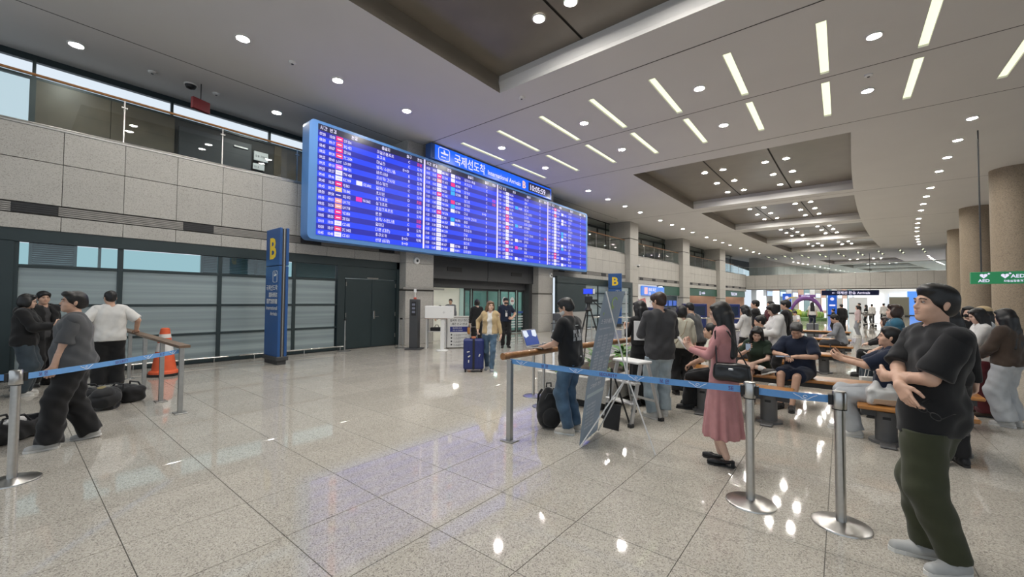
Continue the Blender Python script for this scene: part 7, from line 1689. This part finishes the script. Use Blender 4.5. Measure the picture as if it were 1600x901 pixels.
slab('paper_folder', world(mk, (.10, -.36, 1.16)), wdir(mk, (.8, -.5, 0)), (0, 0, 1), .21, .29, .006, M_WHITE, 'white paper folder held by the man in the dark grey shirt', 'folder', C_WHITE)
# backpack standing beside the typing man
M_BAG = cloth('bag_black', (.016, .016, .017), .7)
def backpack(c, rz, label, sc=1.0, lie=False):
    P = empty('backpack', c, rz, label, 'backpack')
    o = solid_obj('pack_body', [ell((0, 0, .17), (.175, .125, .19), .06), ell((0, .01, .33), (.135, .10, .17), .06), plane((0, 0, .0), (0, 0, -1))], .013, M_BAG, P, .012, 1.)
    solid_obj('front_pocket', [ell((0, -.085, .15), (.125, .075, .13), .04), plane((0, 0, .01), (0, 0, -1))], .013, M_BAG, P, .01, 2.)
    b = MB(); b.tube([(-.03, .05, .50), (-.03, .05, .55), (.03, .05, .55), (.03, .05, .50)], .01, 8); b.build('grab_handle', M_BAG, P, smooth=True)
    for sx in (-.08, .08): b = MB(); b.tube([(sx, .09, .46), (sx * 1.3, .16, .38), (sx * 1.5, .15, .18), (sx * 1.4, .09, .05)], .016, 8); b.build('shoulder_strap', M_BAG, P, smooth=True)
    b = MB(); b.tube([(-.10, -.1, .38), (-.06, -.105, .45), (.06, -.105, .45), (.10, -.1, .38)], .004, 6); b.build('zip', M_DARK, P)
    P.scale = (sc,) * 3
    if lie: P.rotation_euler = (math.radians(-78), 0, rz)
    return P
backpack((-2.93, 4.42, 0), .9, 'bulging black backpack on the floor beside the typing man', 1.0)
bp = backpack((-8.15, .86, .11), 1.2, 'black backpack with round badge lying on the floor', 1.05, True)
b = MB(); b.lathe([(.045, 0), (.045, .004), (.0, .006)], n=20, cap=False); q = b.build('badge', mat('brass_badge', (.3, .25, .12), .4, .6), bp, (-.03, -.155, .2), smooth=True); q.rotation_euler = (math.pi / 2, 0, 0)
def duffel(c, rz, L_, label, open_=False):
    P = empty('duffel_bag', c, rz, label, 'bag')
    pr = [rbox((0, 0, .12), (L_ / 2, .15, .115), .07, .03), plane((0, 0, .005), (0, 0, -1))]
    if open_: pr += [rbox((0, 0, .24), (L_ / 2 - .05, .11, .08), .04, .02, sub=True)]
    solid_obj('bag_body', pr, .013, M_BAG, P, .016, 4.)
    for s_ in (-.12, .12): b = MB(); b.tube([(-.15, s_, .2), (-.1, s_ * .8, .28), (.1, s_ * .8, .28), (.15, s_, .2)], .012, 8); b.build('handle', M_BAG, P, smooth=True)
    b = MB(); b.tube([(-L_ / 2 + .05, 0, .235), (L_ / 2 - .05, 0, .235)], .005, 6); b.build('zip', M_DARK, P)
    return P
duffel((-8.75, 1.22, 0), .35, .5, 'black duffel bag lying beside the handrail posts')
duffel((-8.95, .75, 0), .9, .55, 'black duffel bag behind the round-badged backpack')
db = duffel((-7.25, .02, 0), 2.3, .75, 'open black bag with white clothing on the floor by the left stanchion', True)
solid_obj('folded_clothing', [ell((.08, .0, .2), (.12, .07, .05), .03), ell((-.1, .02, .19), (.09, .06, .05), .03)], .012, C_WHITE, db, .014, 6.)
# shoulder bag of the woman in pink
def handbag():
    a = pink['sh'][1]; c = V3(.20, .10, 1.02)
    P = empty('shoulder_bag', world(pink, c), pink['th'], 'black leather shoulder bag of the woman in pink', 'bag')
    Mh = mat('black_leather', (.012, .012, .012), .28, noise=.2, nscale=20)
    solid_obj('bag_body', [rbox((0, 0, -.01), (.045, .16, .085), .04, .02), ell((0, 0, -.05), (.055, .15, .05), .03)], .009, Mh, P, .008, 3.)
    s_ = pink['s']; t = [V3(0, -.13, .06), (a + V3(.035, -.055, .02) - c) * s_, (a + V3(-.02, .0, .062) - c) * s_, (a + V3(.03, .065, .02) - c) * s_, V3(0, .13, .06)]
    b = MB(); b.tube(t, .007, 6); b.build('strap', Mh, P, smooth=True)
    b = MB(); b.box(.045, .058, -.02, .02, .01, .03, .003); b.build('clasp', M_STEEL, P)
handbag()
# eyeglasses in the hand of the man with crossed arms
def eyeglasses():
    w_ = man['arm'][-1][2]; d = man['arm'][-1][3]; c = world(man, w_ + d * .15 + V3(.03, .06, -.02)); P = empty('eyeglasses', c, man['th'], 'black-framed eyeglasses dangling from the hand of the man with crossed arms', 'eyeglasses')
    b = MB()
    for sx in (-1, 1): b.tube([(sx * .034 + .026 * math.cos(t), 0, .02 * math.sin(t)) for t in np.linspace(0, 2 * math.pi, 13)[:-1]], .0025, 6, closed=True)
    b.tube([(-.008, 0, .004), (.008, 0, .004)], .0022, 6); b.build('rim', M_BLACK, P)
    for sx in (-1, 1): b = MB(); b.tube([(sx * .06, 0, .006), (sx * .062, .09, .006), (sx * .06, .13, -.012)], .002, 6); b.build('temple', M_BLACK, P)
    P.rotation_euler = (.3, .5, man['th'] + .6)
eyeglasses()
# white plastic bag with a box on the bench
def plastic_bag():
    P = empty('plastic_bag', (.36, 6.40, .446), .2, 'white plastic carrier bag with a box inside on the wooden bench', 'bag')
    Mp = mat('thin_white_plastic', (.72, .72, .70), .35, trans=.25, noise=.05)
    solid_obj('bag_film', [rbox((0, 0, .09), (.15, .09, .09), .03, .03), cap((-.08, 0, .15), (-.06, 0, .25), .06, .025, .04), cap((.09, 0, .14), (.06, 0, .23), .06, .025, .04), plane((0, 0, .001), (0, 0, -1))], .011, Mp, P, .02, 2.)
    b = MB(); b.box(-.13, .14, -.096, -.088, .02, .075, .004); b.build('box', mat('cardboard', (.45, .32, .22), .7), P)
plastic_bag()
ptote = empty('paper_tote', (.38, 9.3, 0), .3, 'white paper shopping bag beside the seated man in brown', 'bag')
b = MB(); b.box(-.15, .15, -.06, .06, .0, .36, .006); b.build('bag_body', C_WHITE, ptote)
for s_ in (-.06, .06): b = MB(); b.tube([(-.07, s_, .36), (-.05, s_, .48), (.05, s_, .48), (.07, s_, .36)], .006, 6); b.build('handle', C_WHITE, ptote)
# suitcases
def suitcase(c, rz, h_, w_, d_, m_, label, tags=False, handle=.0):
    P = empty('suitcase', c, rz, label, 'suitcase')
    solid_obj('shell', [rbox((0, 0, .06 + (h_ - .06) / 2), (w_ / 2, d_ / 2, (h_ - .06) / 2), .045, .02)], .014, m_, P)
    for i in range(6):
        x = -w_ / 2 + w_ * (i + .5) / 6
        if abs(x) < .03: continue
        b = MB(); b.box(x - .008, x + .008, -d_ / 2 - .004, -d_ / 2 + .002, .12, h_ - .06, .002); b.build('rib', m_, P)
    b = MB(); b.box(-.024, .024, -d_ / 2 - .006, d_ / 2 + .006, .06, h_ + .004, .003); b.build('centre_band', M_BLACK, P)
    for sx in (-1, 1):
        for sy in (-1, 1):
            b = MB(); b.lathe([(.03, -.014), (.03, .014)], n=14); wq = b.build('wheel', M_BLACK, P, (sx * (w_ / 2 - .05), sy * (d_ / 2 - .05), .03)); wq.rotation_euler = (0, math.pi / 2, 0)
            b = MB(); b.box(sx * (w_ / 2 - .05) - .022, sx * (w_ / 2 - .05) + .022, sy * (d_ / 2 - .05) - .02, sy * (d_ / 2 - .05) + .02, .03, .08); b.build('wheel_fork', M_BLACK, P)
    b = MB(); b.tube([(-.07, 0, h_), (-.06, 0, h_ + .03), (.06, 0, h_ + .03), (.07, 0, h_)], .012, 8); b.build('carry_handle', M_BLACK, P, smooth=True)
    if handle:
        b = MB(); b.tube([(-.08, d_ / 2 - .05, h_ - .02), (-.08, d_ / 2 - .05, h_ + handle), (.08, d_ / 2 - .05, h_ + handle), (.08, d_ / 2 - .05, h_ - .02)], .009, 8); b.build('trolley_handle', M_STEEL, P, smooth=True)
    if tags:
        for (x, z, rr) in ((-.12, .46, .2), (-.1, .36, .6), (-.11, .25, 1.5), (.13, .38, 1.2)):
            b = MB(); c_, s_ = math.cos(rr), math.sin(rr); q = [(x + c_ * a - s_ * e, -d_ / 2 - .006, z + s_ * a + c_ * e) for a, e in ((-.03, -.012), (.03, -.012), (.03, .012), (-.03, .012))]; b.add(q, [(0, 1, 2, 3)]); b.build('luggage_sticker', C_WHITE, P)
        b = MB(); b.box(-.05, .05, -.02, .01, h_ + .005, h_ + .05, .005); b.build('luggage_tag', mat('orange_tag', (.6, .2, .1), .5), P)
    return P
suitcase((-6.52, 6.70, 0), .78, .74, .46, .28, mat('navy_shell', (.012, .022, .13), .35, noise=.1), 'dark blue hard-shell suitcase with white stickers beside the walking woman', True, .26)
suitcase((-10.0, -.42, 0), 1.5, .68, .45, .28, mat('dark_red_shell', (.09, .018, .012), .4), 'dark red suitcase at the left edge behind the black-hooded woman', False, .2)
suitcase((-1.05, 23.5, 0), .5, .66, .42, .26, mat('grey_shell', (.16, .17, .18), .4), 'grey suitcase standing beside the distant seated boy', False, .25)
# orange bag of the woman in black
ob = world(blackw, (.27, -.02, .64)); P_ = empty('orange_bag', ob, blackw['th'], 'small orange carrier bag hanging from the hand of the woman in black', 'bag')
solid_obj('bag_body', [rbox((0, 0, .0), (.05, .12, .11), .03, .02)], .014, mat('orange_cloth', (.45, .19, .04), .6, noise=.3), P_, .01, 1.)
b = MB(); b.tube([(0, -.06, .1), (0, -.04, .19), (0, .04, .19), (0, .06, .1)], .006, 6); b.build('handle', M_BLACK, P_)
# sunglasses pushed up on the hair of the woman in teal
tg = MB()
for sx in (-1, 1): ellipsoid(tg, (sx * .034, -.075, .105), (.028, .008, .02))
mb_transform(tg, teal['hc'], teal['HR']).build('sunglasses', M_BLACK, teal['P'], smooth=True)

# ------------------------------------------------------------------ small fittings on the ceiling and by the gallery
for i, (u, v, lab) in enumerate(((457, 97, 'small round smoke detector on the ceiling between the first downlights'), (238, 112, 'round ceiling speaker near the gallery edge'), (338, 146, 'shallow round ceiling speaker above the gallery'), (1357, 117, 'small sensor on the ceiling between the light slots'), (815, 152, 'small round detector beside the brown coffer corner'))):
    p = gz(u, v, ZC); b = MB(); b.lathe([(.09, 0), (.085, -.03), (.05, -.05), (.0, -.052)], n=18, cap=False); o = b.build('ceiling_detector', M_TRIMW, None, (p.x, p.y, ZC), smooth=True); tag(o, lab, 'detector')
    b = MB(); b.lathe([(.03, -.05), (.028, -.06), (.0, -.062)], n=12, cap=False); b.build('lens', M_DARK, o, smooth=True)
p = gz(298, 132, ZC); b = MB(); b.lathe([(.13, 0), (.13, -.03), (.10, -.10), (.0, -.14)], n=18, cap=False); o = b.build('dome_camera', M_BLACK, None, (p.x, p.y, ZC), smooth=True); tag(o, 'black dome camera on the ceiling beside the gallery', 'camera')
b = MB(); b.lathe([(.15, 0), (.15, -.02), (.13, -.03)], n=18, cap=False); b.build('ring', M_TRIMW, o, smooth=True)
rb = empty('red_hanging_sign', (-13.3, 3.12, 6.62), .35, 'small dark red sign box hanging above the gallery balustrade', 'sign')
b = MB(); b.box(-.05, .05, -.22, .22, 0, .3, .01); b.build('box', mat('dark_red_sign', (.2, .015, .02), .5), rb); b = MB(); b.tube([(0, 0, .3), (0, 0, ZC - 6.62)], .012, 8); b.build('hanger', M_DARK, rb)
print('all done', round(time.time() - T0, 1), sum(len(o.data.polygons) for o in S.objects if o.type == 'MESH'))
